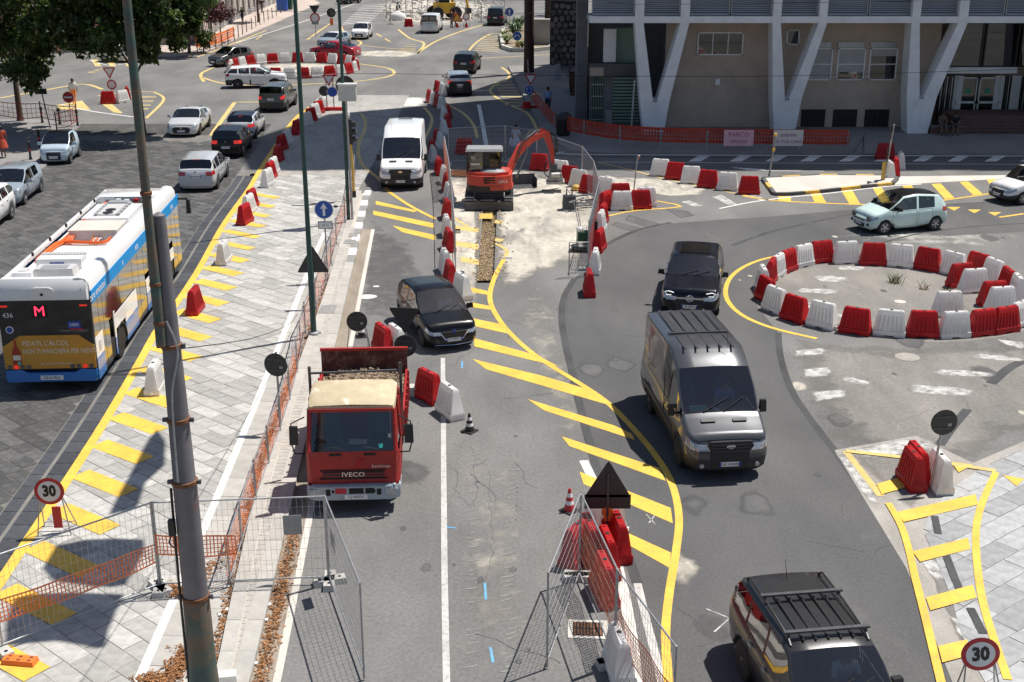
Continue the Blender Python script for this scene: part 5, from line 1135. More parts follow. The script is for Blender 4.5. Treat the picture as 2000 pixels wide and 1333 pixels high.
add(ex,'sticker','sign_grey',MB().box((-.7,-.432,2.14),(.2,.006,.12),ry=.3)); add(ex,'sticker','sign_white',MB().box((-.6,-.432,1.85),(.4,.006,.07)))
text('U50-5',.17,'sign_white',ex,(.62,-.995,1.18),(math.pi/2,0,.28),'lettering')
for x,y in ((-.98,.55),(-.98,-.42),(.52,-.42),(.52,.55),(-.25,-.43)): add(ex,'cab_pillar','black_plastic',MB().cyl((x,y,1.4),(x*.96+.0,y,2.42),.045,n=6))
add(ex,'cab_roof','dig_grey',MB().box((-.22,.06,2.47),(1.66,1.12,.10),taper=(.92,.88))); add(ex,'cab_base','black_plastic',MB().box((-.23,.06,1.47),(1.54,1.0,.14)))
for nm,q in (('rear_glass',[(-.95,-.425,1.55),(.5,-.425,1.55),(.5,-.425,2.4),(-.95,-.425,2.4)]),('front_glass',[(-.95,.555,1.55),(.5,.555,1.55),(.5,.555,2.4),(-.95,.555,2.4)]),('side_glass',[(-.985,-.4,1.55),(-.985,.52,1.55),(-.985,.52,2.4),(-.985,-.4,2.4)]),('side_glass',[(.53,-.4,1.55),(.53,.52,1.55),(.53,.52,2.4),(.53,-.4,2.4)])): add(ex,nm,'cab_glass',MB().add(q,[(0,1,2,3)]))
add(ex,'seat','black_plastic',MB().box((-.46,-.1,1.65),(.5,.5,.2)).box((-.46,-.30,1.95),(.46,.12,.6))); add(ex,'rear_panel','black_plastic',MB().box((-.12,-.44,2.0),(.30,.03,.85)))
# boom: swings to the right of the cab and away
bo=[(.75,.55,1.0),(1.0,.95,1.55),(1.4,1.5,2.2),(1.9,1.95,2.55),(2.5,2.35,2.72)]
AT=Matrix.Translation((.55,0,.22))@Matrix.Scale(.79,4,(0,0,1))
class MBA(MB):
    def __init__(s): super().__init__(); s.X=AT
def beam(pts,w,hs):
    b=MB(); V=[]; P=[Vector(p) for p in pts]
    for k,p in enumerate(P):
        d=(P[min(k+1,len(P)-1)]-P[max(k-1,0)]).normalized(); side=Vector((d.y,-d.x,0)).normalized(); up=side.cross(d).normalized()
        for a,c_ in ((-1,-1),(1,-1),(1,1),(-1,1)): V.append(p+side*w*a+up*hs[k]*c_)
    b.add(V,[(4*i+j,4*i+(j+1)%4,4*i+4+(j+1)%4,4*i+4+j) for i in range(len(P)-1) for j in range(4)]+[(3,2,1,0),tuple(range(4*len(P)-4,4*len(P)))]); return b
add(ex,'boom','dig_orange',beam(bo,.10,[.11,.16,.19,.16,.11]),20)
for s in (-.16,.16): add(ex,'boom_ram','dark_steel',MBA().cyl((.5+s,.7,1.0),(1.0+s*.8,1.4,2.2),.05).cyl((1.0+s*.8,1.4,2.2),(1.05+s*.7,1.6,2.6),.03))
ar=[(1.75,2.25,3.42),(2.05,2.42,3.15),(2.28,2.48,2.3),(2.38,2.48,1.35)]
add(ex,'dipper','dig_orange',beam([tuple(AT@Vector(q)) for q in ar],.075,[.09,.16,.12,.08]),20)
add(ex,'dipper_ram','dark_steel',MBA().cyl((1.0,1.5,2.95),(1.6,2.12,3.42),.055).cyl((1.5,2.0,3.33),(1.78,2.25,3.42),.032)); add(ex,'bucket_ram','dark_steel',MBA().cyl((2.25,2.5,3.2),(2.5,2.55,1.8),.045))
for k in range(3): add(ex,'hose','black',MBA().tube(spline([(.6+.05*k,.8,1.8),(.9+.05*k,1.4,2.95),(1.6,2.2,3.55),(2.4+.05*k,2.5,3.0),(2.5+.04*k,2.5,2.0)],4),.018,5))
add(ex,'coupler','dark_steel',MBA().box((2.42,2.5,1.15),(.3,.4,.4)).box((2.5,2.5,.95),(.5,.3,.2)))
b=MBA(); b.box((2.5,2.5,.62),(.72,.62,.42),taper=(.75,.8)).box((2.5,2.5,.28),(.85,.75,.16)).cyl((2.3,2.2,.75),(2.7,2.2,.75),.16,n=10); mat('worn_steel',(.40,.38,.35),.6,.5,.35,6.); add(ex,'compactor','worn_steel',b)
add(ex,'hose','black',MBA().tube(spline([(2.1,2.2,1.6),(1.95,2.1,1.0),(2.15,2.2,.65)],5),.03,6))
# ---------------- plastic barriers ----------------
def barrier_proto(m,cap):
    b=MB(); L,Wb,h=.98,.42,.84
    def ring(l,w,z): return [(-l/2,-w/2,z),(l/2,-w/2,z),(l/2,w/2,z),(-l/2,w/2,z)]
    for x in (-.31,.31): b.box((x,0,.03),(.34,Wb,.06))
    prof=[(L*.98,Wb*.98,.06),(L,Wb,.08),(L,Wb,.19),(.95,.36,.22),(.80,.20,.74),(.77,.17,.81),(.73,.13,h)]
    V=[p for q in prof for p in ring(*q)]; b.add(V,[(4*i+j,4*i+(j+1)%4,4*i+4+(j+1)%4,4*i+4+j) for i in range(len(prof)-1) for j in range(4)]+[(3,2,1,0),tuple(range(24,28))])
    for s in (1,-1):
        for k in range(6):
            x=-.30+.12*k; b.add([(x*1.15-.026,s*.182,.23),(x*1.15+.026,s*.182,.23),(x+.022,s*.116,.70),(x-.022,s*.116,.70),(x*1.15-.018,s*.206,.23),(x*1.15+.018,s*.206,.23),(x+.015,s*.132,.70),(x-.015,s*.132,.70)],[(4,5,6,7),(0,4,7,3),(1,2,6,5),(3,7,6,2),(0,1,5,4)])
    b.cyl((L/2-.01,0,.10),(L/2+.05,0,.10),.05,n=8)
    for e in (-.30,.30): b.cyl((e,0,h-.005),(e,0,h+.018),.035,n=8)
    o=b.mesh('barrier',m,30); c=MB().lathe([(.045,0),(.045,.012),(.01,.016)],10,c=(0,0,h)).mesh('filler_cap',cap); return o,c
BR=barrier_proto('red_plastic','black_plastic'); BW=barrier_proto('white_plastic','black_plastic')
cname={'R':'red','W':'white'}
def put_barrier(k,x,y,rz,label,group,tilt=0.,z=0.):
    me,cap=BR if k=='R' else BW
    o=obj('plastic_barrier',me); o.location=(x,y,z); o.rotation_euler=(rnd.uniform(-.012,.012),tilt+rnd.uniform(-.012,.012),rz); tag(o,label,'barrier',group)
    obj('filler_cap',cap,o); return o
def chain(items,where,group,heads=None,off=True):
    pts=[G(u,v) for _,u,v in items]; cnt={}
    for i,(k,u,v) in enumerate(items):
        if heads is None or callable(heads):
            a=pts[max(i-1,0)];c_=pts[min(i+1,len(pts)-1)]; h=math.atan2(c_.y-a.y,c_.x-a.x) if not callable(heads) else heads(pts[i])
        else: h=R(heads[i] if isinstance(heads,(list,tuple)) else heads)
        p=pts[i]; e=.42*abs(math.sin(h))+.16*abs(math.cos(h))   # pixel marks the near bottom edge
        n=cnt.get(k,0); cnt[k]=n+1; col_n=sum(1 for q in items if q[0]==k)
        lab=cname[k]+' plastic barrier, '+(ORD[n]+' '+cname[k]+' one ' if col_n>1 else 'single '+cname[k]+' one ')+where
        put_barrier(k,p.x,p.y+e,h+rnd.uniform(-.06,.06)+(math.pi if rnd.random()<.5 else 0),lab,group)
ringh=lambda p: math.atan2(p.y-RC.y,p.x-RC.x)+math.pi/2
chain([('W',1519,617),('R',1557,635),('W',1611,647),('R',1675,658),('W',1741,661),('R',1804,661),('W',1866,663),('R',1922,660)],'from the left, near side of right ring','barriers of the right ring',ringh)
chain([('R',1500,596),('W',1493,574),('R',1510,558),('W',1522,548),('R',1541,537),('W',1570,526),('R',1606,517),('W',1654,517),('R',1707,520),('W',1762,525),('R',1817,533),('W',1868,543),('R',1917,545),('W',1948,558),('R',1974,577),('W',1994,592)],'clockwise, far side of right ring','barriers of the right ring',ringh)
chain([('R',1880,564),('W',1904,574),('R',1942,600),('W',1958,612)],'from the back, inner row at right of ring','barriers of the right ring',[20,8,10,12])
chain([('R',1968,655),('W',1997,645),('W',1853,620)],'at the right end of the right ring','barriers of the right ring',[25,35,0])
chain([('R',857,344),('W',867,362),('R',873,378),('W',876,398),('R',873,432),('W',872,466),('R',876,494),('W',869,538),('R',878,563)],'towards the camera, left of the excavator','barriers left of the excavator',100)
chain([('W',902,589)],'at the near end of the trench','barriers left of the excavator',118)
chain([('R',838,202),('W',846,207),('R',854,211),('W',863,216)],'from the left, behind the silver crossover','barriers beyond the white van',[100,110,110,110])
chain([('R',854,183),('W',864,188)],'close by the silver crossover wheel','barriers beyond the white van',[110,110])
chain([('R',874,232),('W',867,238),('R',873,252),('W',866,264),('R',853,284),('W',859,292),('R',843,306),('W',845,320)],'towards the camera, shaded row by white van','barriers beyond the white van',100)
chain([('R',907,302)],'in the shade behind the excavator cab','single barriers',5)
chain([('W',630,217),('R',620,225),('W',612,231),('R',605,240),('W',597,249),('R',578,265),('W',558,286),('R',548,296),('R',541,318),('W',531,344),('R',526,353),('W',520,368),('R',488,411),('W',483,422),('R',475,442),('W',433,520),('R',376,618),('W',296,775)],'from the back, along the paved island','barriers along the paved island',[65]*5+[80,75,75,80,80,80,80,80,80,80,88,92,92])
chain([('R',1054,335),('W',1094,349),('R',1113,361),('W',1132,369),('R',1152,381),('W',1184,385)],'from the left, behind the excavator boom','barriers right of the excavator',[-20,-30,-35,-40,-40,-40])
chain([('R',1212,396),('W',1262,404)],'at the back of the works corner','barriers right of the excavator',[5,0])
chain([('W',1214,412),('R',1251,410)],'before the thin grey post','barriers right of the excavator',[3,8])
chain([('R',1183,415),('R',1178,442),('W',1174,457),('R',1172,495),('W',1163,538),('R',1152,582)],'towards the camera, right side of works','barriers right of the excavator',[60,75,80,75,80,88])
chain([('W',1291,346),('R',1320,353),('W',1351,361),('R',1384,369),('W',1422,374),('R',1464,381)],'from the left, row by traffic island','barriers in the row by the traffic island',[-18,-18,-18,-18,-15,-8])
chain([('R',746,697),('W',772,699)],'standing behind the tipper truck','barriers by the truck',[120,120])
chain([('R',836,793),('W',877,824)],'standing right of the tipper truck','barriers by the truck',[128,122])
chain([('R',210,204),('W',236,203),('R',246,196)],'from the left, far left junction','barriers at the far left',[5,60,110])
chain([('R',1798,952),('R',1790,963)],'from the back, by right round sign','barriers by the round sign',[95,95])
chain([('W',1842,968)],'at the right round sign','barriers by the round sign',[92])
chain([('W',1180,1048)],'broadside behind the black triangle','barriers in the near fence',[0])
chain([('R',1210,1103),('R',1187,1135),('R',1183,1190),('R',1130,1115),('R',1152,1108)],'from the right, round the near fence','barriers in the near fence',[95,98,98,60,100])
chain([('W',1212,1345)],'under the red net at the bottom edge','barriers in the near fence',[100])
chain([('R',1730,312)],'on the footway by the black sign','barriers by the island post',[0])
chain([('W',1763,333),('R',1753,345),('W',1741,352)],'by the leaning island post','barriers by the island post',[80,80,90])
chain([('R',798,53)],'alone by the far roadworks','single barriers',[0])
for i in range(30):
    a=2*math.pi*i/30; x=-17.9+5.1*math.cos(a)+.25; y=101.8+5.2*math.sin(a); k='RW'[i%2]
    put_barrier(k,x,y,a+math.pi/2,f"small {cname[k]} barrier, {ORD[i//2]} {cname[k]} one anticlockwise from the right of far ring",'barriers of the far ring')
# ---------------- mesh fences ----------------
def fence(p,q,label,group,h=1.95,net=None,foot=True,boards=(),name='mesh_fence',net_m='orange_net',feet=(1,1)):
    p=Vector((p[0],p[1],0)); q=Vector((q[0],q[1],0)); d=q-p; L=d.length; r=thing(name,label,'fence',p,math.atan2(d.y,d.x),group)
    b=MB(); z0=.12
    for x in (.02,L-.02): b.cyl((x,0,.04),(x,0,h),.021)
    for z in (z0+.04,h-.02): b.cyl((.02,0,z),(L-.02,0,z),.017)
    b.build('frame','galv',r,50)
    b=MB(); n=max(4,int(L/.11))
    for i in range(1,n): b.cyl((L*i/n,0,z0),(L*i/n,0,h-.03),.0032,n=3,cap=False)
    for i in range(1,8): b.cyl((0,0,z0+(h-z0)*i/8),(L,0,z0+(h-z0)*i/8),.0032,n=3,cap=False)
    b.build('wire_mesh','galv',r)
    if foot:
        for k,x in enumerate((.0,L)):
            if not feet[k]: continue
            f=MB(); f.box((x,0,.065),(.24,.66,.13),taper=(.86,.95)); o=f.build('foot','concrete',r)
            for y in (-.2,.2): MB().cyl((x,y,.128),(x,y,.136),.035,n=8).build('foot_hole','black',o)
    if net: net_strip(r,L,net[0],net[1],net_m)
    for (x,z,w,hh,m) in boards: MB().box((x,.03,z),(w,.012,hh)).build('board',m,r)
    return r
def net_strip(r,L,z0,z1,m,cell=.07,sag=.05,y=.03,th=.021):
    b=MB(); nx=max(3,int(L/cell)); nz=max(3,int((z1-z0)/cell))
    f=lambda x,z:(x,y+.02*math.sin(x*5+z*7),z-sag*math.sin(math.pi*x/L)*(.4+.6*(z1-z)/(z1-z0+1e-6)))
    for i in range(nx+1):
        for j in range(nz):
            a=f(L*i/nx,z0+(z1-z0)*j/nz); c_=f(L*i/nx,z0+(z1-z0)*(j+1)/nz); b.add([(a[0]-th/2,a[1],a[2]),(a[0]+th/2,a[1],a[2]),(c_[0]+th/2,c_[1],c_[2]),(c_[0]-th/2,c_[1],c_[2])],[(0,1,2,3)])
    for j in range(nz+1):
        t=th*(1.6 if j in(0,nz) else .8)
        for i in range(nx):
            a=f(L*i/nx,z0+(z1-z0)*j/nz); c_=f(L*(i+1)/nx,z0+(z1-z0)*j/nz); b.add([(a[0],a[1]+.002,a[2]-t/2),(c_[0],c_[1]+.002,c_[2]-t/2),(c_[0],c_[1]+.002,c_[2]+t/2),(a[0],a[1]+.002,a[2]+t/2)],[(0,1,2,3)])
    o=b.build('net',m,r); o['kind']='stuff'; return o
A0=G(5,1275); A1=G(314,1154); A2=G(644,1140); A3=G(712,1330)
fence(A0,A1,'grey wire fence panel with sagging orange net at the bottom left','near wire fences',net=(.62,1.02))
f2=fence(A1,A2,'grey wire fence panel running behind the steel pole with dark board','near wire fences',net=None,boards=((3.0 if False else .80*(A2-A1).length,1.32,.36,.42,'sign_grey'),))
nl=thing('net_piece','orange net scrap tied to the wire fence beside the steel pole','net',(A1.x+.02,A1.y-.06,0),0); net_strip(nl,1.55,.85,1.25,'orange_net',y=0)
fence(A2,A3,'grey wire fence panel turned towards the camera by the truck','near wire fences',boards=((.5,1.25,.42,.40,'sign_grey'),),feet=(1,0))
B0=G(1131,1132); B1=G(1068,1308); B2=G(1200,1300)
fence(B0,B1,'left wire panel of the pointed near fence with no net','near wire fences',feet=(1,0)); fence(B0,B2,'right wire panel of the pointed near fence carrying red-orange net','near wire fences',net=(.55,1.3),net_m='orange_net')
B3=B2+(B2-B0).normalized()*2.4+Vector((.35,0,0)); fence(B2,B3,'wire panel running out of the bottom edge beside the white barrier','near wire fences',net=(.5,1.1))
# long site fence round the works
SL=[(890,535),(884,455),(878,392),(869,337)]
for i,(a,c_) in enumerate(zip(SL,SL[1:])): fence(G(*a),G(*c_),f"{ORD[i]} wire panel from the camera along the fence left of the trench",'site fence left of the excavator',h=1.85,net=(.7,1.75) if i==2 else None)
SR=[(876,322),(987,316),(1048,328),(1136,363),(1158,396),(1168,438)]
for i,(a,c_) in enumerate(zip(SR,SR[1:])): fence(G(*a),G(*c_),f"{ORD[i]} wire panel from the left of the fence behind the excavator",'site fence behind the excavator',h=1.9)
fence(G(1168,440),G(1148,530),'wire panel with red net on the right side of the works','site fence behind the excavator',h=1.9,net=(.2,1.3),net_m='red_plastic'); fence(G(1110,541),G(1150,540),'short dark wire panel closing the near right corner of the works','site fence behind the excavator',h=1.3,foot=False)
# low orange-net fences along the footway
NF=spline(PX([(455,1150),(505,985),(552,850),(585,735),(600,655),(640,560),(660,480),(690,395),(696,345)]),2)
for i,(a,c_) in enumerate(zip(NF,NF[1:])):
    d=c_-a; L=d.length; r=thing('net_fence',f"{ORD[i]} low fence section with orange net, counted from the camera along the footway",'fence',(a.x-.05,a.y,.06),math.atan2(d.y,d.x),'low net fences along the footway')
    b=MB(); b.cyl((0,0,.98),(L,0,.98),.017); b.cyl((0,0,.15),(L,0,.15),.014)
    for x in (.03,L-.03): b.cyl((x,0,.0),(x,0,1.05),.02); b.cyl((x,-.32,.02),(x,.1,.02),.014)
    b.build('frame','galv',r,50); net_strip(r,L,.2,.92,'orange_net',cell=.09 if a.y<32 else .14,sag=.06)
NB=PX([(1038,208),(1058,232),(1083,262),(1140,275),(1210,286),(1290,291),(1380,293),(1460,294),(1560,295),(1655,296)],.12)
for i,(a,c_) in enumerate(zip(NB,NB[1:])):
    d=c_-a; L=d.length; r=thing('net_fence',f"{ORD[i]} red-orange net section, counted from the left before the concrete building",'fence',a,math.atan2(d.y,d.x),'red net in front of the building')
    for x in (.03,L-.03): MB().cyl((x,0,0),(x,0,1.1),.018).build('post','galv',r)
    net_strip(r,L,.45,1.08,'net_shaded' if 'net_shaded' in M else 'orange_net',cell=.16,sag=.02,th=.10)
for u,lab,tx in ((1440,'pink printed banner hung on the net before the building',['PARCO','VENDESI']),(1536,'white printed banner with purple letters hung on the net before the building',['soinim','LA TUA CASA'])):
    p=G(u,297,.12); mat('banner_'+str(u),(.70,.42,.48) if u==1440 else (.72,.66,.60),.7); r=thing('banner',lab,'banner',(p.x,p.y-.16,.12),0); MB().box((0,0,.78),(1.6,.012,.86)).build('cloth','banner_'+str(u),r)
    mat('ink_'+str(u),(.35,.05,.12) if u==1440 else (.30,.02,.22),.7)
    text(tx[0],.34,'ink_'+str(u),r,(0,-.012,.95),(math.pi/2,0,0)); text(tx[1],.24,'ink_'+str(u),r,(0,-.012,.58),(math.pi/2,0,0))
# ---------------- signs ----------------
def disc(b,r,y0,y1,z=0,n=28): b.lathe([(.001,y0),(r,y0),(r,y1),(.001,y1)],n,'y',(0,0,z))
def sign_round(par,z,r,face,y=0.,front=True,text_=None,rot=0.,x=0.):
    "front=True shows its face to the camera (-y)"
    s=-1 if front else 1
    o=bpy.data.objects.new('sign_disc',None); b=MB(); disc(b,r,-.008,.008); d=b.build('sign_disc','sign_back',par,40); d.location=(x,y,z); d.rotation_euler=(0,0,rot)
    def lay(rr,m,k,nm): b=MB(); disc(b,rr,(.008+.002*k)*s-.001,(.008+.002*k)*s+.001); return b.build(nm,m,d,40)
    if face is None:
        q=.012 if y<0 or not front else -.012; q=-.014
        for dz in (-.45,.45): MB().box((0,q,r*dz),(r*1.5,.014,.03)).build('rib','dark_steel',d)
        MB().box((r*.45,-.010,-r*.2),(r*.28,.004,r*.22)).build('label','sign_grey',d)
    if face=='30': lay(r*.99,'sign_red',1,'red_border'); lay(r*.76,'sign_white',2,'white_field'); text('30',r*1.12,'sign_black',d,(0,.016*s,-.0),(math.pi/2,0,0 if front else math.pi),'numerals',ext=.001,sx=.80,bold=.018)
    if face=='blue': lay(r*.99,'sign_white',1,'white_rim'); lay(r*.94,'sign_blue',2,'blue_field')
    if face=='noentry': lay(r*.99,'sign_white',1,'white_rim'); lay(r*.95,'sign_red',2,'red_field'); MB().box((0,.016*s,0),(r*1.45,.003,r*.32)).build('white_bar','sign_white',d)
    if face=='ban': lay(r*.99,'sign_red',1,'red_border'); lay(r*.74,'sign_white',2,'white_field')
    return d
def sign_tri(par,z,r,face=None,up=True,front=True,x=0.,y=0.,rot=0.):
    s=-1 if front else 1; g=1 if up else -1
    def tri(k): return [(-.866*r*k,-.5*r*k*g),(.866*r*k,-.5*r*k*g),(0,r*k*g)]
    def rounded(k):
        T=tri(k); out=[]
        for i in range(3):
            a,c_,e=Vector(T[i-1]),Vector(T[i]),Vector(T[(i+1)%3]); out+=[tuple(c_.lerp(a,.10)),tuple(c_.lerp(a,.03).lerp(c_.lerp(e,.03),.5)),tuple(c_.lerp(e,.10))]
        return out
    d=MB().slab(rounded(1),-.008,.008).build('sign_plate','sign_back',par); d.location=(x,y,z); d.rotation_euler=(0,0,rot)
    if face:
        MB().slab(rounded(.985),.009*s-.001,.009*s+.001).build('red_border','sign_red',d); MB().slab(rounded(.68),.012*s-.001,.012*s+.001).build('field','sign_white' if face!='works' else 'yellow',d)
    return d
def pole(par,h,r=.03,m='galv',x=0,y=.03,lean=(0,0)): return MB().cyl((x,y,0),(x+lean[0],y+lean[1],h),r,n=10).build('pole',m,par,50)
def tripod(par,h,m='galv',w=.28):
    b=MB()
    for x in (-w,w): b.cyl((x*1.25,-.05,0),(x*.8,.03,h),.014); b.cyl((x*1.25,.45,0),(x*.8,.03,h),.014)
    b.cyl((-w*1.2,-.04,.12),(w*1.2,-.04,.12),.012); b.cyl((-w*1.2,.4,.12),(w*1.2,.4,.12),.012); return b.build('stand',m,par)
def base_block(par,w=.5): MB().box((0,.03,.06),(w,w*.6,.12),taper=(.9,.9)).build('base','concrete',par)
p=G(108,1046); t=thing('speed_sign','round 30 speed limit sign on a low stand at the bottom left','sign',p,R(4)); tripod(t,.95); sign_round(t,1.05,.31,'30'); MB().box((.06,.1,.38),(.18,.03,.50)).build('red_panel','sign_red',t)
p=G(1917,1385); t=thing('speed_sign','round 30 speed limit sign in the bottom right corner','sign',p,R(-3)); t.rotation_euler[1]=R(-8); tripod(t,.95); sign_round(t,1.08,.315,'30')
p=G(548,842); t=thing('round_sign','black back of a round sign on a post by the orange net fence','sign',p+Vector((0,0,.0)),R(-12)); pole(t,2.15,.03); sign_round(t,1.82,.31,None,y=-.02); MB().tube([(-.3,-.1,.02),(0,.03,.05),(.35,.1,.02)],.02).build('base','galv',t)
p=G(700,693); t=thing('round_sign','black back of a round sign on a tripod behind the truck','sign',p,R(5)); tripod(t,1.0); sign_round(t,1.05,.31,None)
p=G(795,772); t=thing('double_sign','dark backs of a give-way triangle and round sign on one post right of the truck','sign',p,R(-8)); pole(t,2.6,.03); sign_tri(t,2.28,.50,None,up=False,y=-.02); sign_round(t,1.45,.31,None,y=-.02); MB().box((.12,.05,.07),(.72,.34,.14)).box((.18,.05,.20),(.6,.3,.12)).build('base','concrete',t)
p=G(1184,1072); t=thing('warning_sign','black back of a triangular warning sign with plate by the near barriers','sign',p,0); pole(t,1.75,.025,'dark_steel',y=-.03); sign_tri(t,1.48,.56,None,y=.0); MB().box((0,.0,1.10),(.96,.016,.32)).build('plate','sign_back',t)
for z,m in ((.86,'orange'),(.62,'red_plastic')):
    b=MB(); disc(b,.12,-.03,.03,z); b.box((0,0,z-.13),(.14,.1,.12)); b.build('lamp',m,t,40)
p=G(1818,960); t=thing('round_sign','black back of a round sign between barriers on the right corner','sign',p,R(6)); pole(t,1.95,.03,lean=(.12,0)); sign_round(t,1.72,.31,None,y=.0,x=.11)
p=G(640,549); t=thing('arrow_sign','blue round sign with white up arrow on the footway','sign',p,0); pole(t,2.9,.03); d=sign_round(t,2.62,.33,'blue',y=-.03)
MB().slab([(-.045,-.22),(.045,-.22),(.045,.05),(.13,.03),(0,.24),(-.13,.03),(-.045,.05)],-.018,-.014).build('arrow','sign_white',d)
o=MB().box((.02,-.02,2.06),(.52,.014,.28)).build('plate','sign_grey',t); MB().box((.02,-.03,2.06),(.44,.006,.2)).build('plate_face','sign_white',o); text('5,5 m',.1,'sign_black',o,(.02,-.036,2.06),(math.pi/2,0,0))
MB().cyl((.0,.0,2.72),(.75,0,2.74),.012).ell((.42,0,2.73),(.09,.05,.05)).build('bracket','dark_steel',t)
p=G(642,602); t=thing('warning_sign','black triangular sign back behind the tall green pole','sign',p+Vector((-.45,0,0)),R(4)); sign_tri(t,1.55,.62,None); pole(t,1.6,.022,'dark_steel',y=-.02)
p=G(645,216); t=thing('roundabout_sign','give-way triangle over blue roundabout disc beside the far barriers','sign',p,0); pole(t,2.3,.04,x=-.2); pole(t,2.3,.04,x=.25); sign_tri(t,2.05,.50,'giveway',up=False,y=-.05); sign_round(t,1.2,.33,'blue',y=-.05,x=.2); sign_round(t,1.25,.33,None,x=-.35); MB().box((0,0,.1),(1.6,.4,.2)).build('base','red_plastic',t)
p=G(1035,214); t=thing('roundabout_sign','give-way triangle over blue roundabout disc on the shaded footway','sign',p,0); pole(t,3.2,.035,lean=(-.15,0)); sign_tri(t,2.05,.50,'giveway',up=False,y=-.05,x=.05); d=sign_round(t,1.25,.32,'blue',y=-.05,x=-.05)
for k in range(3): a=2*math.pi*k/3; MB().tube([(.17*math.cos(a+t_),-.02,.17*math.sin(a+t_)) for t_ in (0,.4,.8,1.2,1.5)],.026,5).build('arrow','sign_white',d)
MB().box((0,-.1,.2),(1.1,.5,.12),rz=.5).box((-.2,0,.35),(.5,.2,.3)).build('base','red_plastic',t)
p=G(140,246); t=thing('no_entry_sign','red no-entry disc with white bar at the left corner','sign',p,0); pole(t,1.75,.03); sign_round(t,1.72,.34,'noentry',y=-.02)
p=G(99,255); t=thing('plate_sign','black rectangular plate on a leaning post at the left corner','sign',p,0); pole(t,2.5,.035,'dark_steel',lean=(-.3,0)); MB().box((-.27,-.03,2.3),(.66,.02,.32)).build('plate','sign_black',t)
p=G(222,199); t=thing('cycle_sign','give-way triangle over a white disc in the barrier group far left','sign',p,0); pole(t,2.2,.03,lean=(-.1,0)); sign_tri(t,2.05,.52,'giveway',up=False,y=-.03,x=-.08); sign_round(t,1.15,.33,'ban',y=-.03)
p=G(617,72); t=thing('ban_sign','black triangle back over a red and white ban disc at the far street','sign',p,0); pole(t,3.1,.04); sign_tri(t,2.75,.62,None,up=False,y=-.05); sign_round(t,1.85,.5,'ban',y=-.05); MB().box((0,-.06,1.35),(.7,.02,.3)).build('plate','sign_grey',t)
p=G(648,50); t=thing('round_sign','black round sign back above a red lamp beside the far crossing','sign',p,0); pole(t,1.7,.04); sign_round(t,1.35,.5,None); MB().box((0,0,.4),(.35,.1,.7)).build('lamp','orange',t)
p=G(995,62); t=thing('arrow_sign','blue arrow disc on a post above the planter','sign',p,0); pole(t,2.4,.04); d=sign_round(t,2.0,.45,'blue',y=-.05); MB().slab([(-.06,-.3),(.06,-.3),(.06,.05),(.17,.03),(0,.32),(-.17,.03),(-.06,.05)],-.018,-.014).build('arrow','sign_white',d)
p=G(1010,98); t=thing('split_arrow_sign','blue disc with two white arrows over a yellow box in the planter','sign',p,0); pole(t,1.2,.04); d=sign_round(t,1.25,.42,'blue',y=-.05); MB().tube([(-.25,-.018,-.12),(-.1,-.018,.12),(0,-.018,.02),(.1,-.018,.12),(.25,-.018,-.12)],.04,5).build('arrow','sign_white',d); MB().box((.05,-.05,.35),(.42,.25,.7)).build('box','kerb_yellow',t)
p=G(893,54); t=thing('works_sign','orange roadworks triangle on a stand by the far white van','sign',p,0); tripod(t,.8); sign_tri(t,.95,.72,'works'); MB().cyl((0,-.1,0),(0,-.1,.5),.2,.06).build('cone','red_plastic',t)
p=G(911,54); t=thing('speed_sign','pale round speed sign by the far roadworks triangle','sign',p,0); tripod(t,.9); sign_round(t,1.15,.4,'ban'); MB().cyl((0,-.1,0),(0,-.1,.5),.2,.06).build('cone','red_plastic',t)
# folded / leaning signs near the island post
p=G(1688,305); t=thing('folding_sign','black triangular sign leaning on a frame on the shaded footway','sign',p+Vector((0,.4,.12)),R(70)); sign_tri(t,.62,.55,None); tripod(t,.8,'dark_steel')
p=G(1728,352,.12); t=thing('post_sign','tall leaning sign post with edge-on plates on the traffic island','sign',p,R(75)); pole(t,2.7,.045,lean=(0,-.2)); 
sign_tri(t,2.3,.5,None,up=False); sign_round(t,1.25,.35,None); MB().box((0,.1,.45),(.16,.16,.9)).build('sleeve','kerb_yellow',t)
p=G(1502,345,.12); t=thing('green_post','thin lime green post on the tip of the traffic island','post',p,0); MB().cyl((0,0,0),(.18,0,2.0),.05,.04).build('pole','pole_green' if 'pole_green' in M else 'kerb_grey',t)
MB().cyl((.13,0,1.25),(.13,0,1.4),.07).cyl((.18,0,1.98),(.18,0,2.12),.07).build('collar','yellow',t)
p=G(1236,388); t=thing('grey_post','thin grey post leaning among the barriers right of the works','post',p,0); MB().tube([(0,0,0),(.15,0,1.9),(.18,0,1.98),(.24,0,1.98),(.24,0,1.85)],.03,6).build('pole','galv',t); MB().box((.24,0,1.9),(.05,.05,.12)).build('reflector','orange',t)
# traffic cones
def cone(u,v,lab,hh=.5):
    p=G(u,v); t=thing('traffic_cone',lab,'cone',p,rnd.uniform(0,1),'traffic cones'); MB().box((0,0,.015),(.34,.34,.03)).build('base','black_plastic',t)
    pr=[(.125,.03),(.028,hh)]; zs=[0,.28,.45,.62,.8,1]
    for k,(a,c_) in enumerate(zip(zs,zs[1:])):
        f=lambda q:(.125+(.028-.125)*q,.03+(hh-.03)*q); MB().lathe([f(a),f(c_)],14).build('band','sign_white' if k%2 else ('sign_red' if hh>.52 else 'black_plastic'),t,40)
cone(917,843,'dark traffic cone with pale bands alone on the asphalt right of the truck'); cone(1112,998,'red and white cone at the tip of the near pointed fence',.55); cone(706,658,'dark cone behind the tripod sign near the kerb'); cone(876,572,'dark cone in front of the red barrier by the trench fence')
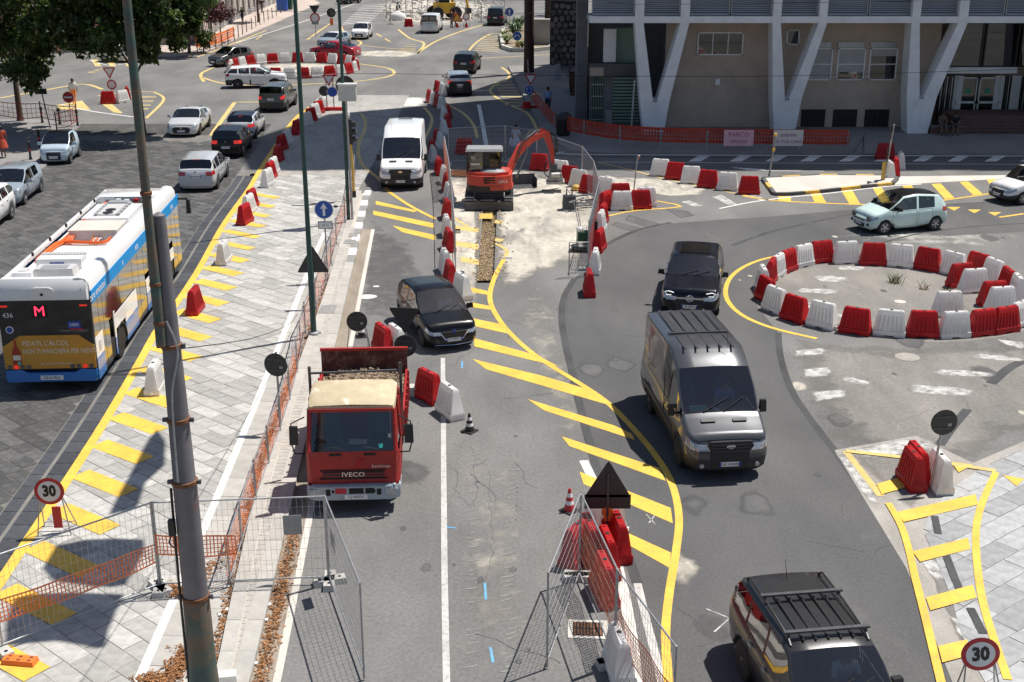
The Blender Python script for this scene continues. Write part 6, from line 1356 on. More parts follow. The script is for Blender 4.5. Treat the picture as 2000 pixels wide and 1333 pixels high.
# orange feet, odd things on the ground
p=G(40,1297); t=thing('fence_foot','orange plastic fence foot lying at the bottom left','fence foot',p,R(-8)); MB().box((0,0,.06),(.62,.24,.12),taper=(.94,.85)).build('block','orange',t)
for x in (-.2,0,.2): MB().box((x,.05,.121),(.06,.05,.01)).box((x,-.05,.121),(.06,.05,.01)).build('slot','rust',t)
p=G(435,1330,HW); t=thing('fence_foot','white concrete fence foot at the bottom edge beside the pole','fence foot',p,R(10)); MB().box((0,0,.07),(.5,.24,.14),taper=(.95,.9)).build('block','white_plastic',t)
p=G(1148,1230); t=thing('drain_grate','iron drain grate in a pale frame inside the near fence','grate',p,R(-3)); MB().box((0,0,.006),(.74,.62,.012)).build('frame','concrete_pale',t); MB().box((0,0,.010),(.56,.46,.012)).build('pit','black',t)
for k in range(9): MB().box((-.24+.06*k,.12,.018),(.028,.2,.012)).build('bar','rust',t); MB().box((-.24+.06*k,-.12,.018),(.028,.2,.012)).build('bar','rust',t)
p=G(1095,1282)
MB().sheet([(-.22,-.2),(.22,-.2),(.22,.2),(-.22,.2)],0)
for i,(u,v) in enumerate(((947,552),(1772,698),(960,1268))): pass
p=G(990,505); MB().box((p.x,p.y,.008),(.42,.25,.012)).build('drain_grate','kerb_grey',road)
p=G(1772,698); MB().lathe([(.36,0),(.36,.012),(.3,.014),(.01,.014)],20,c=(p.x,p.y,.0)).build('manhole_cover','mortar',road)
p=G(1758,590); MB().lathe([(.2,0),(.2,.012),(.01,.014)],14,c=(p.x,p.y,.0)).build('manhole_cover','concrete_pale',road)
for u,v,w in ((717,580,.35),(680,540,.1),(735,560,.12)): p=G(u,v); MB().sheet([(p.x+w*math.cos(a),p.y+w*.7*math.sin(a)) for a in [k*.6 for k in range(10)]],.006).build('paint_blot','white_line',road)
# tools in the works
t=thing('bucket','dark digging bucket with pale teeth lying in the works','bucket',G(1112,412),0); MB().box((0,.2,.33),(.6,.5,.62),taper=(.95,.7)).build('shell','dark_steel',t)
for k in range(5): MB().box((-.24+.12*k,-.12,.04),(.06,.2,.05)).build('tooth','galv',t)
MB().box((-.12,.3,.75),(.05,.2,.3)).box((.12,.3,.75),(.05,.2,.3)).build('lug','dark_steel',t)
t=thing('bucket','wide open bucket lying behind the excavator arm','bucket',G(1022,366),R(10)); MB().slab([(-.35,0),(.3,0),(.35,.5),(.25,.6),(.2,.1),(-.3,.06)],-.6,.6,'x').box((-.6,0,.25),(.03,.6,.45)).box((.6,0,.25),(.03,.6,.45)).build('shell','dark_steel',t)
t=thing('pallet','rusty stack of planks and rods behind the excavator','pallet',G(905,343),R(-25))
for k in range(8): MB().box((0,-.5+.14*k,.08+.03*(k%2)),(1.5,.09,.05),rz=rnd.uniform(-.1,.1)).build('plank','rust',t)
t=thing('generator','small dark green machine beside the right fence of the works','machine',G(1138,478),0); mat('gen_green',(.02,.09,.05),.4); MB().box((0,0,.35),(.42,.4,.36)).build('body','gen_green',t); MB().box((.4,.1,.5),(.35,.4,.9)).build('case','black_plastic',t); MB().cyl((-.2,-.2,0),(-.2,.2,.0),.05).tube([(-.25,-.22,.0),(-.25,-.22,.65),(.25,-.22,.65),(.25,-.22,0)],.02).build('frame','galv',t); MB().ell((-.1,0,.62),(.18,.16,.12)).build('tank','white_plastic',t)
t=thing('rubble_bags','dark heap of bags and tools on a board beside the generator','bags',G(1135,492),0); MB().box((0,0,.06),(.95,.35,.06)).build('board','black_plastic',t); MB().ell((-.1,0,.18),(.3,.18,.13)).ell((.25,.05,.16),(.2,.16,.11)).build('bag','dark_steel',t)
t=thing('shovel','long shovel leaning on the right fence of the works','shovel',G(1136,470),0); MB().cyl((0,0,.1),(-.35,.2,1.6),.018).build('handle','galv',t); MB().box((.02,-.02,.12),(.22,.04,.3)).build('blade','orange',t)
t=thing('hard_hat','yellow-orange helmet lying by the fence foot behind the works','helmet',G(1125,372),0); MB().ell((0,0,.12),(.2,.24,.16),12,6).build('shell','kerb_yellow',t,60); MB().lathe([(.2,.08),(.27,.07),(.2,.1)],14).build('brim','kerb_yellow',t)
t=thing('frame_pile','pile of folded grey trestles beside the digging bucket','trestles',G(1140,408),R(15))
for k in range(6): MB().box((rnd.uniform(-.5,.5),rnd.uniform(-.3,.3),.1+.09*k),(1.1,.06,.06),rz=rnd.uniform(-.9,.9)).build('bar','galv',t)
line('hose_line','asphalt_dark',PX([(1005,385),(1030,378),(1070,372),(1090,368)]),.16,.0095)
# ---------------- poles ----------------
mat('pole_paint',(.165,.155,.165),.55,.2,.15,2.5,wear=((.30,.115,.05),2.2,.60,.78)); mat('pole_green',(.06,.10,.085),.65,.1,.25,3.,wear=((.19,.11,.07),1.6,.44,.62)); mat('pole_green2',(.03,.075,.065),.55,.1,.15,2.)
pb=Vector((-5.10,17.45,0)); t=thing('steel_pole','thick rusty grey steel pole standing in the left foreground','pole',pb,0)
MB().lathe([(.245,0),(.24,.7),(.225,.95),(.212,2.2),(.20,2.25)],22).build('lower_tube','pole_green',t,30); MB().lathe([(.20,2.25),(.185,4.2),(.19,4.25),(.175,4.3),(.15,5.9),(.135,6.6),(.098,8.4),(.09,8.55),(.02,8.59)],22).build('upper_tube','pole_paint',t,30)
for z,r_ in ((2.26,.205),(4.3,.186),(5.35,.162),(6.55,.137)): 
    o=MB().lathe([(r_,-.035),(r_+.018,-.03),(r_+.018,.03),(r_,.035)],20,c=(0,0,z)).build('clamp','rust',t,40); MB().box((r_+.03,-.02,z),(.09,.05,.06)).box((-r_-.03,-.02,z),(.09,.05,.06)).build('clamp_bolt','dark_steel',o)
MB().tube(spline([(.02,-.2,7.0),(.14,-.18,6.5),(.0,-.22,5.8),(-.04,-.22,4.4)],6),.016,6).build('cable','galv',t)
MB().tube([(-.24,-.05,0),(-.235,-.05,2.6),(-.21,-.05,4.2)],.022,6).build('conduit','black_plastic',t); MB().box((-.24,-.1,3.55),(.10,.10,.26)).tube([(-.24,-.12,3.45),(-.30,-.14,3.3),(-.24,-.12,3.2)],.014).build('lock_box','black_plastic',t)
pg=pb+Vector((-.105,-.15,6.6)); t2=thing('lamp_mast','slim green and rust mast strapped to the top of the steel pole','pole',pg,0); MB().lathe([(.075,0),(.075,1.2),(.066,1.6),(.062,4.2),(.055,7.)],18).build('tube','pole_green',t2,40)
for z in (.35,.95,2.3): MB().lathe([(.07,-.03),(.085,-.025),(.085,.025),(.07,.03)],16,c=(0,0,z)).build('strap','rust',t2,40)
MB().tube([(.05,.0,.45),(.18,.15,.5)],.02).build('strap_rod','rust',t2)
p=G(613,652,.12); t=thing('street_mast','tall slim dark green mast rising from the footway behind the round sign','pole',p,0); MB().lathe([(.09,0),(.09,1.2),(.072,4),(.062,9),(.05,14.5)],16).build('tube','pole_green2',t,40); MB().lathe([(.19,0),(.19,.06),(.1,.08)],16).build('base','galv',t)
MB().tube([(.06+.16*math.cos(a),-.05+.16*math.sin(a),.04) for a in [k*.5 for k in range(12)]],.02).build('ring','galv',t)
MB().tube([(-.9,0,13.6),(0,0,13.9),(.9,0,13.6)],.04).box((-1.1,0,13.6),(.7,.3,.12)).box((1.1,0,13.6),(.7,.3,.12)).build('lamp_arm','pole_green2',t)
p=G(681,429,.12); t=thing('street_mast','tall slim mast with white cabinet beside the shaded traffic light','pole',p,0); MB().lathe([(.075,0),(.07,4),(.062,9),(.05,14.5)],16).build('tube','pole_green2',t,40); MB().cyl((.16,.0,0),(.1,0,5.2),.05).build('conduit','galv',t)
o=MB().box((.20,-.12,5.35),(.72,.34,.66)).build('cabinet','grey_unit',t); MB().box((.20,-.12,5.70),(.80,.40,.05)).build('cabinet_lid','white_plastic',o)
p=G(692,386,.12); t=thing('traffic_light','traffic light with black heads on a yellow post, seen from behind','traffic light',p,0); MB().cyl((0,0,0),(-.05,0,2.6),.06,n=12).build('post','kerb_yellow',t,40); MB().cyl((0,0,0),(0,0,.3),.09,n=10).build('base','black_plastic',t)
o=MB().box((-.14,.0,3.0),(.36,.3,1.1)).build('signal_head','black_plastic',t)
for k in range(3): MB().lathe([(.13,0),(.13,.2),(.11,.2)],12,'x',(.03,0,2.65+.35*k)).build('visor','dark_trim',o)
sign_round(t,5.05,.42,None,y=.05,x=-.2); MB().cyl((-.15,.05,3.5),(-.2,.05,5.2),.03).build('top_post','galv',t); MB().ell((-.2,0,3.75),(.16,.16,.25)).build('camera','white_plastic',t)
p=G(1033,141,.12); t=thing('wooden_pole','dark brown wooden pole by the far edge of the shaded footway','pole',p,0); mat('dark_wood',(.055,.025,.018),.8,0,.2,5.); MB().lathe([(.42,0),(.40,2),(.34,14)],14).build('trunk','dark_wood',t,40); MB().cyl((-.3,0,.3),(-.35,0,6),.05).build('cable_duct','galv',t)
# cables
def wire(lab,pts,r=.011): return tag(MB().tube(spline(pts,8),r,4).build('overhead_wire','black'),lab,'wire','overhead wires')
wire('thin overhead wire crossing in front of the V columns, upper of two',[(-40,64,8.5),(0,64,8.2),(8,64,8.0),(30,64,8.3),(60,64,8.6)])
wire('thin overhead wire crossing in front of the V columns, lower of two',[(-14,66,4.4),(5,66,4.2),(14,66,4.2),(25,66,4.5),(60,66,5.6)])
wire('thin stay wire from the steel pole down to the orange net fence',[(-5.05,17.4,6.5),(-5.6,25,4.0),(-6.3,33,1.6),(-6.75,37.0,.6)],.008)
wire('thin overhead wire across the far junction above the silver coupe',[(-60,88,.9+5),(-20,90,5.6),(0,88,5.6),(20,84,6.)])

# unseen sheets added high over the road, outlined to cast shadows on the paving
mat('banner_cloth',(.55,.52,.48),.9)
for i,sp in enumerate([[(327,862),(322,910),(287,944),(268,995),(218,1006),(240,962),(266,914),(292,862),(311,840)],[(178,1054),(222,1053),(274,1058),(276,1077),(259,1114),(237,1147),(207,1151),(178,1147),(111,1136),(78,1114),(104,1069)],[(22,1173),(74,1162),(148,1158),(237,1165),(222,1195),(207,1232),(202,1265),(185,1271),(111,1254),(11,1262),(7,1210)]]):
    z=13.0; P=[(q.x+.40*z,q.y+.24*z) for q in PX(sp)]; cx=sum(q[0] for q in P)/len(P); cy=sum(q[1] for q in P)/len(P)
    o=MB(); n=len(P); o.add([(q[0]-cx,q[1]-cy,.15*math.sin(3*q[0])) for q in P]+[(q[0]-cx,q[1]-cy,.15*math.sin(3*q[0])+.02) for q in P],[tuple(range(n-1,-1,-1)),tuple(range(n,2*n))]+[(k,(k+1)%n,n+(k+1)%n,n+k) for k in range(n)])
    ob=tag(o.build('shadow_sheet','banner_cloth'),ORD[i]+' unseen sheet added over the road to cast a shadow on the paving','banner','added shadow sheets over the road'); ob.location=(cx,cy,z)
# ---------------- concrete building with V columns ----------------
def FP(u,v,Y):
    d=(v-666.5)/FPX; e=(u-1000)/FPX; t=Y/(_C-d*_S); return (e*t,CH-t*(_S+d*_C))
YC=72.0; YW=74.3
bd=thing('concrete_building','large shaded building on white concrete V columns with louvred upper floor','building',(0,0,0),0)
mat('louvre',(.55,.57,.60),.45,.4); mat('shade_wall',(.15,.15,.158),.8,0,.15,2.); mat('soffit',(.55,.50,.45),.9); mat('reflection_grey',(.34,.35,.36),.8,0,.5,1.2); mat('stone_red',(.13,.06,.045),.7,0,.2,3.); mat('blind',(.42,.42,.41),.8,0,.12,6.)
cols=[dict(b=(1256,1296,265),s=(1275,1284,196),o=(1250,1308),t=(1240,1257,1329,1346,50)),dict(b=(1512,1552,262),s=(1533,1542,193),o=(1509,1566),t=(1509,1525,1599,1615,47)),dict(b=(1772,1811,262),s=(1796,1804,190),o=(1771,1830),t=(1781,1797,1872,1890,42))]
sh=258
cols.append({'b':(2030,2069,262),'s':(2056,2064,188),'o':(2030,2090),'t':(2042,2058,2135,2152,40)})
cols.insert(0,None)
tops=[]
for c in cols:
    if not c: continue
    q=lambda u,v:FP(u,v,YC)
    zt=6.35
    def at(u,v):
        x,z=FP(u,v,YC); return (x,max(0.0,z))
    a=at(c['b'][0],c['b'][2]); bb=at(c['b'][1],c['b'][2]); a=(a[0],.1); bb=(bb[0],.1)
    s0=at(c['s'][0],c['s'][2]); s1=at(c['s'][1],c['s'][2]); t=[(at(u,c['t'][4])[0],zt) for u in c['t'][:4]]
    zs=s0[1]; ol=(at(c['o'][0],c['s'][2])[0],zs); orr=(at(c['o'][1],c['s'][2])[0],zs)
    for nm,pl_ in (('column_foot',[a,bb,orr,ol]),('column_leg',[ol,s0,t[1],t[0]]),('column_leg',[s1,orr,t[3],t[2]])):
        MB().slab(pl_,YC,YC+1.25).build(nm,'concrete_col',bd)
    MB().box(((s0[0]+s1[0])/2,YC-.01,zs-.05),(.26,.05,.10)).build('lamp','sign_grey',bd)
    for x0,x1 in ((t[0][0],t[1][0]),(t[2][0],t[3][0])):
        MB().box(((x0+x1)/2,YC+.35,9.3),(x1-x0,.7,5.9)).build('post','concrete_col',bd); tops.append((x0,x1))
xl0=FP(1152,50,YC)[0]; xr0=62.
MB().box(((xl0+xr0)/2,YC+.52,6.55),(xr0-xl0,.95,.36)).build('beam','concrete_col',bd)
MB().box(((xl0+xr0)/2,YC+1.9,6.5),(xr0-xl0,2.2,.2)).build('soffit','soffit',bd)
edges=[xl0]+[e for t in tops for e in t]
segs=[(xl0+.1,tops[0][0])]+[(tops[i][1],tops[i+1][0]) for i in range(len(tops)-1)]
for x0,x1 in segs:
    n=1 if x1-x0<2.7 else 2
    for k in range(n):
        a=x0+(x1-x0)*k/n+.04; c=x0+(x1-x0)*(k+1)/n-.04
        r=MB().box((a+.02,YC+.42,8.0),(.05,.08,2.6)).box((c-.02,YC+.42,8.0),(.05,.08,2.6)).box(((a+c)/2,YC+.42,6.80),(c-a,.08,.05)).build('louvre_frame','galv',bd)
        b=MB()
        for j in range(20): b.box(((a+c)/2,YC+.47,6.86+.115*j),(c-a-.08,.085,.02),rx=R(38))
        struct(b.build('louvre_slats','louvre',bd),'stuff') if False else b.build('louvre_slats','louvre',bd)
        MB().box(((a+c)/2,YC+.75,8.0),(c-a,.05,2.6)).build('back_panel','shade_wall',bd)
# upper block (casts the large shadow over the street)
up=[(4.6,YC+.9),(2.4,80),(6.2,90.4),(13,93),(62,95),(62,YC+.9)]
b=MB(); b.prism(up,9.4,45.); b.build('upper_floors','plaster',bd)
for k in range(11):
    z=12.2+3.1*k; MB().box((33.3,YC+.72,z),(57.4,.34,.35)).build('floor_band','concrete_col',bd)
    for j in range(13): MB().box((7.5+4.4*j,YC+.86,z+1.5),(2.2,.1,1.6)).build('upper_window','building_glass',bd)
# wall at ground level
wx0=FP(1300,100,YW)[0]; wx1=FP(1835,100,YW)[0]
MB().box(((wx0+wx1)/2,YW+.1,3.2),(wx1-wx0,.2,6.4)).build('wall','plaster',bd)
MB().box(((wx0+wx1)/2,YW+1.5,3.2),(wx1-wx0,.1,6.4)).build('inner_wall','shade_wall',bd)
def rect(u0,v0,u1,v1,Y): x0,z1=FP(u0,v0,Y); x1,z0=FP(u1,v1,Y); return x0,max(.13,z0),x1,z1
def window(u0,v0,u1,v1,pane='building_glass',fr='concrete_col',nx=1,nz=1,par=None,blind=0.,Y=None):
    Y=YW if Y is None else Y; x0,z0,x1,z1=rect(u0,v0,u1,v1,Y); w=.07
    f=MB().box(((x0+x1)/2,Y-.03,z0+w/2),(x1-x0,.12,w)).box(((x0+x1)/2,Y-.03,z1-w/2),(x1-x0,.12,w)).box((x0+w/2,Y-.03,(z0+z1)/2),(w,.12,z1-z0)).box((x1-w/2,Y-.03,(z0+z1)/2),(w,.12,z1-z0))
    for i in range(1,nx): f.box((x0+(x1-x0)*i/nx,Y-.03,(z0+z1)/2),(.05,.1,z1-z0))
    for i in range(1,nz): f.box(((x0+x1)/2,Y-.032,z0+(z1-z0)*i/nz),(x1-x0,.1,.06))
    o=f.build('window',fr,par or bd); MB().box(((x0+x1)/2,Y-.005,(z0+z1)/2),(x1-x0-.1,.012,z1-z0-.1)).build('pane','building_glass',o); MB().box(((x0+x1)/2,Y+.012-.008,(z0+z1)/2),(x1-x0-.1,.004,z1-z0-.1)).build('room_sheet','reflection_grey',o)  # flat sheet for the room, pale reflection put into its grey
    if blind: zz=z1-(z1-z0)*blind; MB().box(((x0+x1)/2,Y-.02,(zz+z1)/2),(x1-x0-.12,.02,z1-zz)).build('roller_blind','blind',o)
    return o
window(1363,63,1450,108,nx=3)
window(1537,58,1560,88); 
for u0,u1,bl in ((1577,1622,1.),(1637,1686,.75),(1700,1748,.25)):
    window(u0,94,u1,157,nz=2,blind=bl); x0,z0,x1,z1=rect(u0,82,u1,93,YW); MB().box(((x0+x1)/2,YW-.06,(z0+z1)/2),(x1-x0,.14,z1-z0)).build('blind_box','galv',bd)
for u in (1566,1628,1690): 
    x0,z0,x1,z1=rect(u,214,u+43,254,YW); o=MB().box(((x0+x1)/2,YW-.025,(z0+z1)/2+.0),(x1-x0,.05,z1-z0)).build('cellar_grille','black',bd)
    for k in range(5): MB().box((x0+.15+(x1-x0-.3)*k/4,YW-.06,(z0+z1)/2),(.03,.03,z1-z0)).build('grille_bar','dark_trim',o)
x0,z0,x1,z1=rect(1397,154,1405,166,YW); MB().box(((x0+x1)/2,YW-.08,(z0+z1)/2),(x1-x0,.16,z1-z0)).build('meter_box','concrete_col',bd)
# entrance with glass and white doors
YE=YW+.6; ex0=FP(1836,100,YE)[0]; ex1=62.
MB().box(((ex0+ex1)/2,YE+2.0,3.2),(ex1-ex0,.1,6.4)).build('lobby_wall','plaster',bd)
for u0,u1 in ((1855,1920),(1922,1990),(1992,2060)): window(u0,44,u1,131,Y=YE,fr='dark_trim')
x0,z0,x1,z1=rect(1845,131,1990,143,YE); MB().box(((x0+30)/2,YE-.1,(z0+z1)/2),(30-x0,.3,z1-z0)).build('transom','concrete_col',bd)
for u0,u1 in ((1870,1906),(1908,1945)):
    o=window(u0,151,u1,235,fr='white_plastic',nz=1,Y=YE-.1); x0,z0,x1,z1=rect(u0,151,u1,235,YE-.1); MB().box(((x0+x1)/2,YE-.14,z0+(z1-z0)*.42),(x1-x0,.1,.12)).build('mid_rail','white_plastic',o); mat('sticker_green',(.02,.28,.17),.6); MB().box(((x0+x1)/2,YE-.13,z0+(z1-z0)*.68),(.32,.02,.26)).build('sticker','sticker_green',o)
for u0,u1 in ((1838,1868),(1950,1978),(1982,2060)):
    x0,z0,x1,z1=rect(u0,150,u1,235,YE); o=MB().box(((x0+x1)/2,YE+.05,(z0+z1)/2),(x1-x0,.04,z1-z0)).build('side_light','building_glass',bd); n=max(5,int((x1-x0)/.14))
    for k in range(n): MB().box((x0+(x1-x0)*(k+.5)/n,YE-.04,(z0+z1)/2),(.05,.06,z1-z0)).build('bar','dark_trim' if k%2 else 'galv',o)
for u in (1868,1947,1980): x0,z0,x1,z1=rect(u-3,148,u+3,235,YE); MB().box(((x0+x1)/2,YE-.05,(z0+z1)/2),(x1-x0,.14,z1-z0)).build('jamb','white_plastic',bd)
st0=FP(1858,270,YC)[0]
MB().box(((st0+60)/2,YC+1.2,.62),(60-st0,2.6,1.0)).build('terrace','stone_red',bd)
for k in range(5): MB().box(((st0+60)/2,YC-.15-.0*k,.30+.2*k),(60-st0,.06,.012)).build('stone_course','shade_wall',bd)
# left shopfront
YS_=YW+.1; sx0=FP(1152,150,YS_)[0]; sx1=FP(1250,150,YS_)[0]
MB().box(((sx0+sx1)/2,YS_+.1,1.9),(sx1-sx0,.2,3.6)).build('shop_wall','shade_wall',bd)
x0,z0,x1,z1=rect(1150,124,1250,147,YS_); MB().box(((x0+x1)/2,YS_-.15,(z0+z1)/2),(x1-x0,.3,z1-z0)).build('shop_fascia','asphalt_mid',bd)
x0,z0,x1,z1=rect(1152,131,1178,148,YS_); MB().box(((x0+x1)/2,YS_-.33,(z0+z1)/2),(x1-x0,.06,z1-z0)).build('shop_plate','plaster',bd)
mat('grille_green',(.20,.30,.24),.6,.2)
x0,z0,x1,z1=rect(1198,150,1248,240,YS_); o=MB().box(((x0+x1)/2,YS_-.03,(z0+z1)/2),(x1-x0,.05,z1-z0)).build('shutter','black',bd)
for k in range(14): MB().box(((x0+x1)/2,YS_-.08,z0+(z1-z0)*(k+.5)/14),(x1-x0,.04,.12)).build('shutter_slat','grille_green',o)
x0,z0,x1,z1=rect(1155,149,1176,254,YS_); o=MB().box(((x0+x1)/2,YS_-.03,(z0+z1)/2),(x1-x0,.05,z1-z0)).build('folding_gate','black',bd)
for k in range(7): MB().box((x0+(x1-x0)*(k+.5)/7,YS_-.08,(z0+z1)/2),(.03,.04,z1-z0)).build('gate_bar','grille_green',o)
for k in range(4): MB().box(((x0+x1)/2,YS_-.09,z0+(z1-z0)*(k+.6)/4.3),(x1-x0,.03,.05)).build('gate_rail','galv',o)
x0,z0,x1,z1=rect(1182,55,1248,123,YW+.8); MB().box(((x0+x1)/2,YW+.9,(z0+z1)/2),(x1-x0,.1,z1-z0)).build('upper_glass','grille_green',bd); x0,z0,x1,z1=rect(1180,57,1202,121,YW+.3); MB().box(((x0+x1)/2,YW+.4,(z0+z1)/2),(x1-x0,.5,z1-z0)).build('white_pier','concrete_col',bd)
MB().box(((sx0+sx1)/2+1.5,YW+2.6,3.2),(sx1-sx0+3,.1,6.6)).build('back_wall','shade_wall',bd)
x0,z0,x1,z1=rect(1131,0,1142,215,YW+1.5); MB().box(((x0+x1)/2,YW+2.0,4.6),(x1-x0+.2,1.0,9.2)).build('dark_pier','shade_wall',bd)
p=G(1232,262,.12); t=thing('bollard_post','thin pale post standing before the green shop shutter','post',(p.x,p.y,.12),0); MB().cyl((0,0,0),(.12,0,3.1),.05).build('tube','galv',t)
p=G(1188,255,.12); t=thing('cabinet','grey service cabinet between the shop gate and shutter','cabinet',(p.x,p.y,.12),0); MB().box((0,.15,.55),(.36,.3,1.1)).build('case','side_grey',t); MB().box((0,.15,1.12),(.42,.36,.05)).build('lid','kerb_grey',t)
p=G(1100,265,.12); t=thing('litter_bin','black round litter bin with domed lid behind the red net','bin',(p.x,p.y,.12),0); MB().lathe([(.34,0),(.40,.1),(.42,1.0),(.44,1.05),(.44,1.12),(.3,1.3),(.12,1.36),(.01,1.37)],16).build('body','black_plastic',t,40); MB().lathe([(.45,.95),(.46,1.0),(.45,1.05)],16).build('band','dark_trim',t)
# rear wing with stone wall, stairs and rail
w2=thing('rear_wing','dark rear wing of the building beside the stone wall','building',(0,0,0),0); MB().prism([(8,94),(10,95),(40,97),(40,130),(17,125),(15.6,113)],0,31).build('wall','shade_wall',w2); MB().box((13.5,104,4),(.3,6,2.2),rz=-.2).build('canopy','galv',w2)
mat('field_stone',(.20,.185,.165),.85,0,.2,4.,.3,30,rand=.35); mat('stone_joint',(.05,.047,.043),.9)
P0=G(1074,128); P1=G(1110,152); sw=thing('stone_wall','tall wall of irregular grey stones beside the shaded stairs','wall',P0,math.atan2(P1.y-P0.y,P1.x-P0.x)); SL_=(P1-P0).length
# face turned to the camera
sw.rotation_euler=(0,0,0); sw.location=(P0.x,P0.y,0)
wd=3.0; MB().box((wd/2,.4,2.6),(wd,.8,5.2)).build('core','stone_joint',sw)
for i in range(6):
    for j in range(10):
        x=.25+.5*i+(.25 if j%2 else 0)+rnd.uniform(-.06,.06); z=.28+.5*j+rnd.uniform(-.06,.06); rx,rz=rnd.uniform(.2,.27),rnd.uniform(.2,.29)
        if x>wd-.1: continue
        pts=[(x+rx*math.cos(a)*rnd.uniform(.85,1.1),z+rz*math.sin(a)*rnd.uniform(.85,1.1)) for a in [k*2*math.pi/6+rnd.uniform(-.2,.2) for k in range(6)]]
        MB().slab(pts,-.06-rnd.uniform(0,.05),.05).build('stone','field_stone',sw)
MB().box((wd/2,.4,5.25),(wd+.2,.95,.12)).build('coping','shade_wall',sw)
p=G(1108,190); t=thing('stair_flight','dark brown stairs with black railing rising beside the stone wall','stairs',(p.x+.6,p.y,.12),0)
for k in range(8): MB().box((.6+.0*k,.35*k,.085+.17*k),(2.0,.36,.17+.34*k*.0)).build('step','stone_red',t)
MB().box((.6,2.2,.5),(1.9,2.2,.6)).build('step_core','stone_red',t)
for k in range(8): MB().cyl((-.4,.35*k,.17*k),(-.4,.35*k,.17*k+1.0),.025).build('baluster','black',t)
MB().cyl((-.4,0,1.0),(-.4,2.45,2.2),.03).cyl((-.4,0,.55),(-.4,2.45,1.75),.02).build('handrail','black',t)
p=G(1090,155,.12); t=thing('white_scooter_box','pale rounded locker standing at the foot of the stone wall','locker',(p.x,p.y,.12),0); MB().box((0,.2,.55),(.45,.45,1.1),taper=(.8,.8)).build('case','bluegrey',t); MB().box((0,-.02,.9),(.3,.03,.3)).build('door','galv',t)
# planter island with agaves
pp=[(978,72),(985,62),(1005,55),(1072,52),(1075,98),(1040,102),(1000,102),(982,96)]
pl_=struct(MB().prism([(q.x,q.y) for q in PX(pp)],0,.3).build('planter_bed','soil')); b=MB(); Q=PX(pp); 
for a,c in zip(Q,Q[1:]+Q[:1]): d=(c-a).normalized(); n=Vector((-d.y,d.x,0))*.15; MB().prism([(w.x,w.y) for w in (a-n,c-n,c+n,a+n)],0,.36).build('kerb_stone','concrete',pl_)
p0=G(1040,94); bw_=thing('garden_wall','beige garden wall beside the planter','wall',(p0.x,p0.y,0),0); MB().box((1.05,.3,1.25),(2.5,.5,2.5)).build('core','concrete_walk',bw_); MB().box((1.05,.3,2.55),(2.7,.7,.1)).build('coping','concrete',bw_)
mat('leaf_green',(.05,.10,.025),.5,rand=.45); mat('leaf_yel',(.13,.17,.04),.5,rand=.4); mat('palm_green',(.07,.13,.03),.5,rand=.3); mat('bark',(.10,.065,.045),.9,0,.3,6.,.5,20)
def rosette(name,lab,cat,u,v,h,n,spread,m,z=.3,w=.06):
    p=G(u,v); t=thing(name,lab,cat,(p.x,p.y,z),0); b=MB()
    for i in range(n):
        a=rnd.uniform(0,6.3); l=rnd.uniform(.6,1)*spread; hh=h*rnd.uniform(.5,1); ca,sa=math.cos(a),math.sin(a); W_=w*rnd.uniform(.7,1.3)
        P=[(0,0,0),(l*.4*ca,l*.4*sa,hh*.75),(l*.8*ca,l*.8*sa,hh*.95),(l*1.1*ca,l*1.1*sa,hh*.7)]
        V=[]
        for k,q in enumerate(P): ww=W_*(1,1.2,.8,.05)[k]; V+=[(q[0]-sa*ww,q[1]+ca*ww,q[2]),(q[0]+sa*ww,q[1]-ca*ww,q[2])]
        b.add(V,[(2*k,2*k+1,2*k+3,2*k+2) for k in range(3)])
    b.build('leaves',m,t); MB().cyl((0,0,-.05),(0,0,h*.25),.08,.04).build('stem','bark',t); return t
for i,(u,v,h,n,sp,m,lab) in enumerate([(990,92,.9,60,.9,'leaf_yel','yellow-green spiky plant at the left front of the planter'),(1005,78,1.5,70,1.2,'leaf_green','dark cycad in the middle of the planter'),(1020,100,.7,50,.8,'leaf_yel','low yellow-green plant before the wooden pole'),(1015,66,1.6,70,1.2,'leaf_green','dark tall cycad at the back of the planter'),(985,80,.8,50,.8,'leaf_yel','pale green plant below the blue arrow disc'),(1032,96,.9,40,.7,'leaf_green','dark green plant beside the beige wall')]): rosette('planter_plant',lab,'plant',u,v,h,n,sp,m)
def palm(u,v,h,lab,r=.35,fr=26,L=2.6,z=0):
    p=G(u,v); t=thing('palm_tree',lab,'tree',(p.x,p.y,z),0); b=MB(); n=int(h/.3)
    for k in range(n): b.lathe([(r*1.05,.3*k),(r*1.25,.3*k+.22),(r*.95,.3*k+.3)],10)
    b.build('trunk','bark',t,40); b=MB()
    for i in range(fr):
        a=2*math.pi*i/fr+rnd.uniform(-.2,.2); e=rnd.uniform(-.2,1.2); ca,sa=math.cos(a),math.sin(a); pts=[]
        for k in range(9): s=k/8; pts.append(Vector((ca*L*s,sa*L*s,h+L*(e*s-.9*s*s))))
        for k in range(1,9):
            for j in range(3):
                q=pts[k-1].lerp(pts[k],j/3)
                for sd in (1,-1):
                    ll=.55*(1-abs(k/8-.4)); v_=Vector((-sa*sd*ll+ca*.3,ca*sd*ll+sa*.3,-.22)); w_=Vector((ca,sa,0))*.03
                    b.add([q-w_,q+w_,q+v_],[(0,1,2)])
    b.build('crown','palm_green',t); return t
palm(1072,42,5.5,'thick-trunked palm rising behind the garden wall',.42); palm(1095,30,1.6,'low fan palm behind the stone wall',.25,20,1.7,3.2)
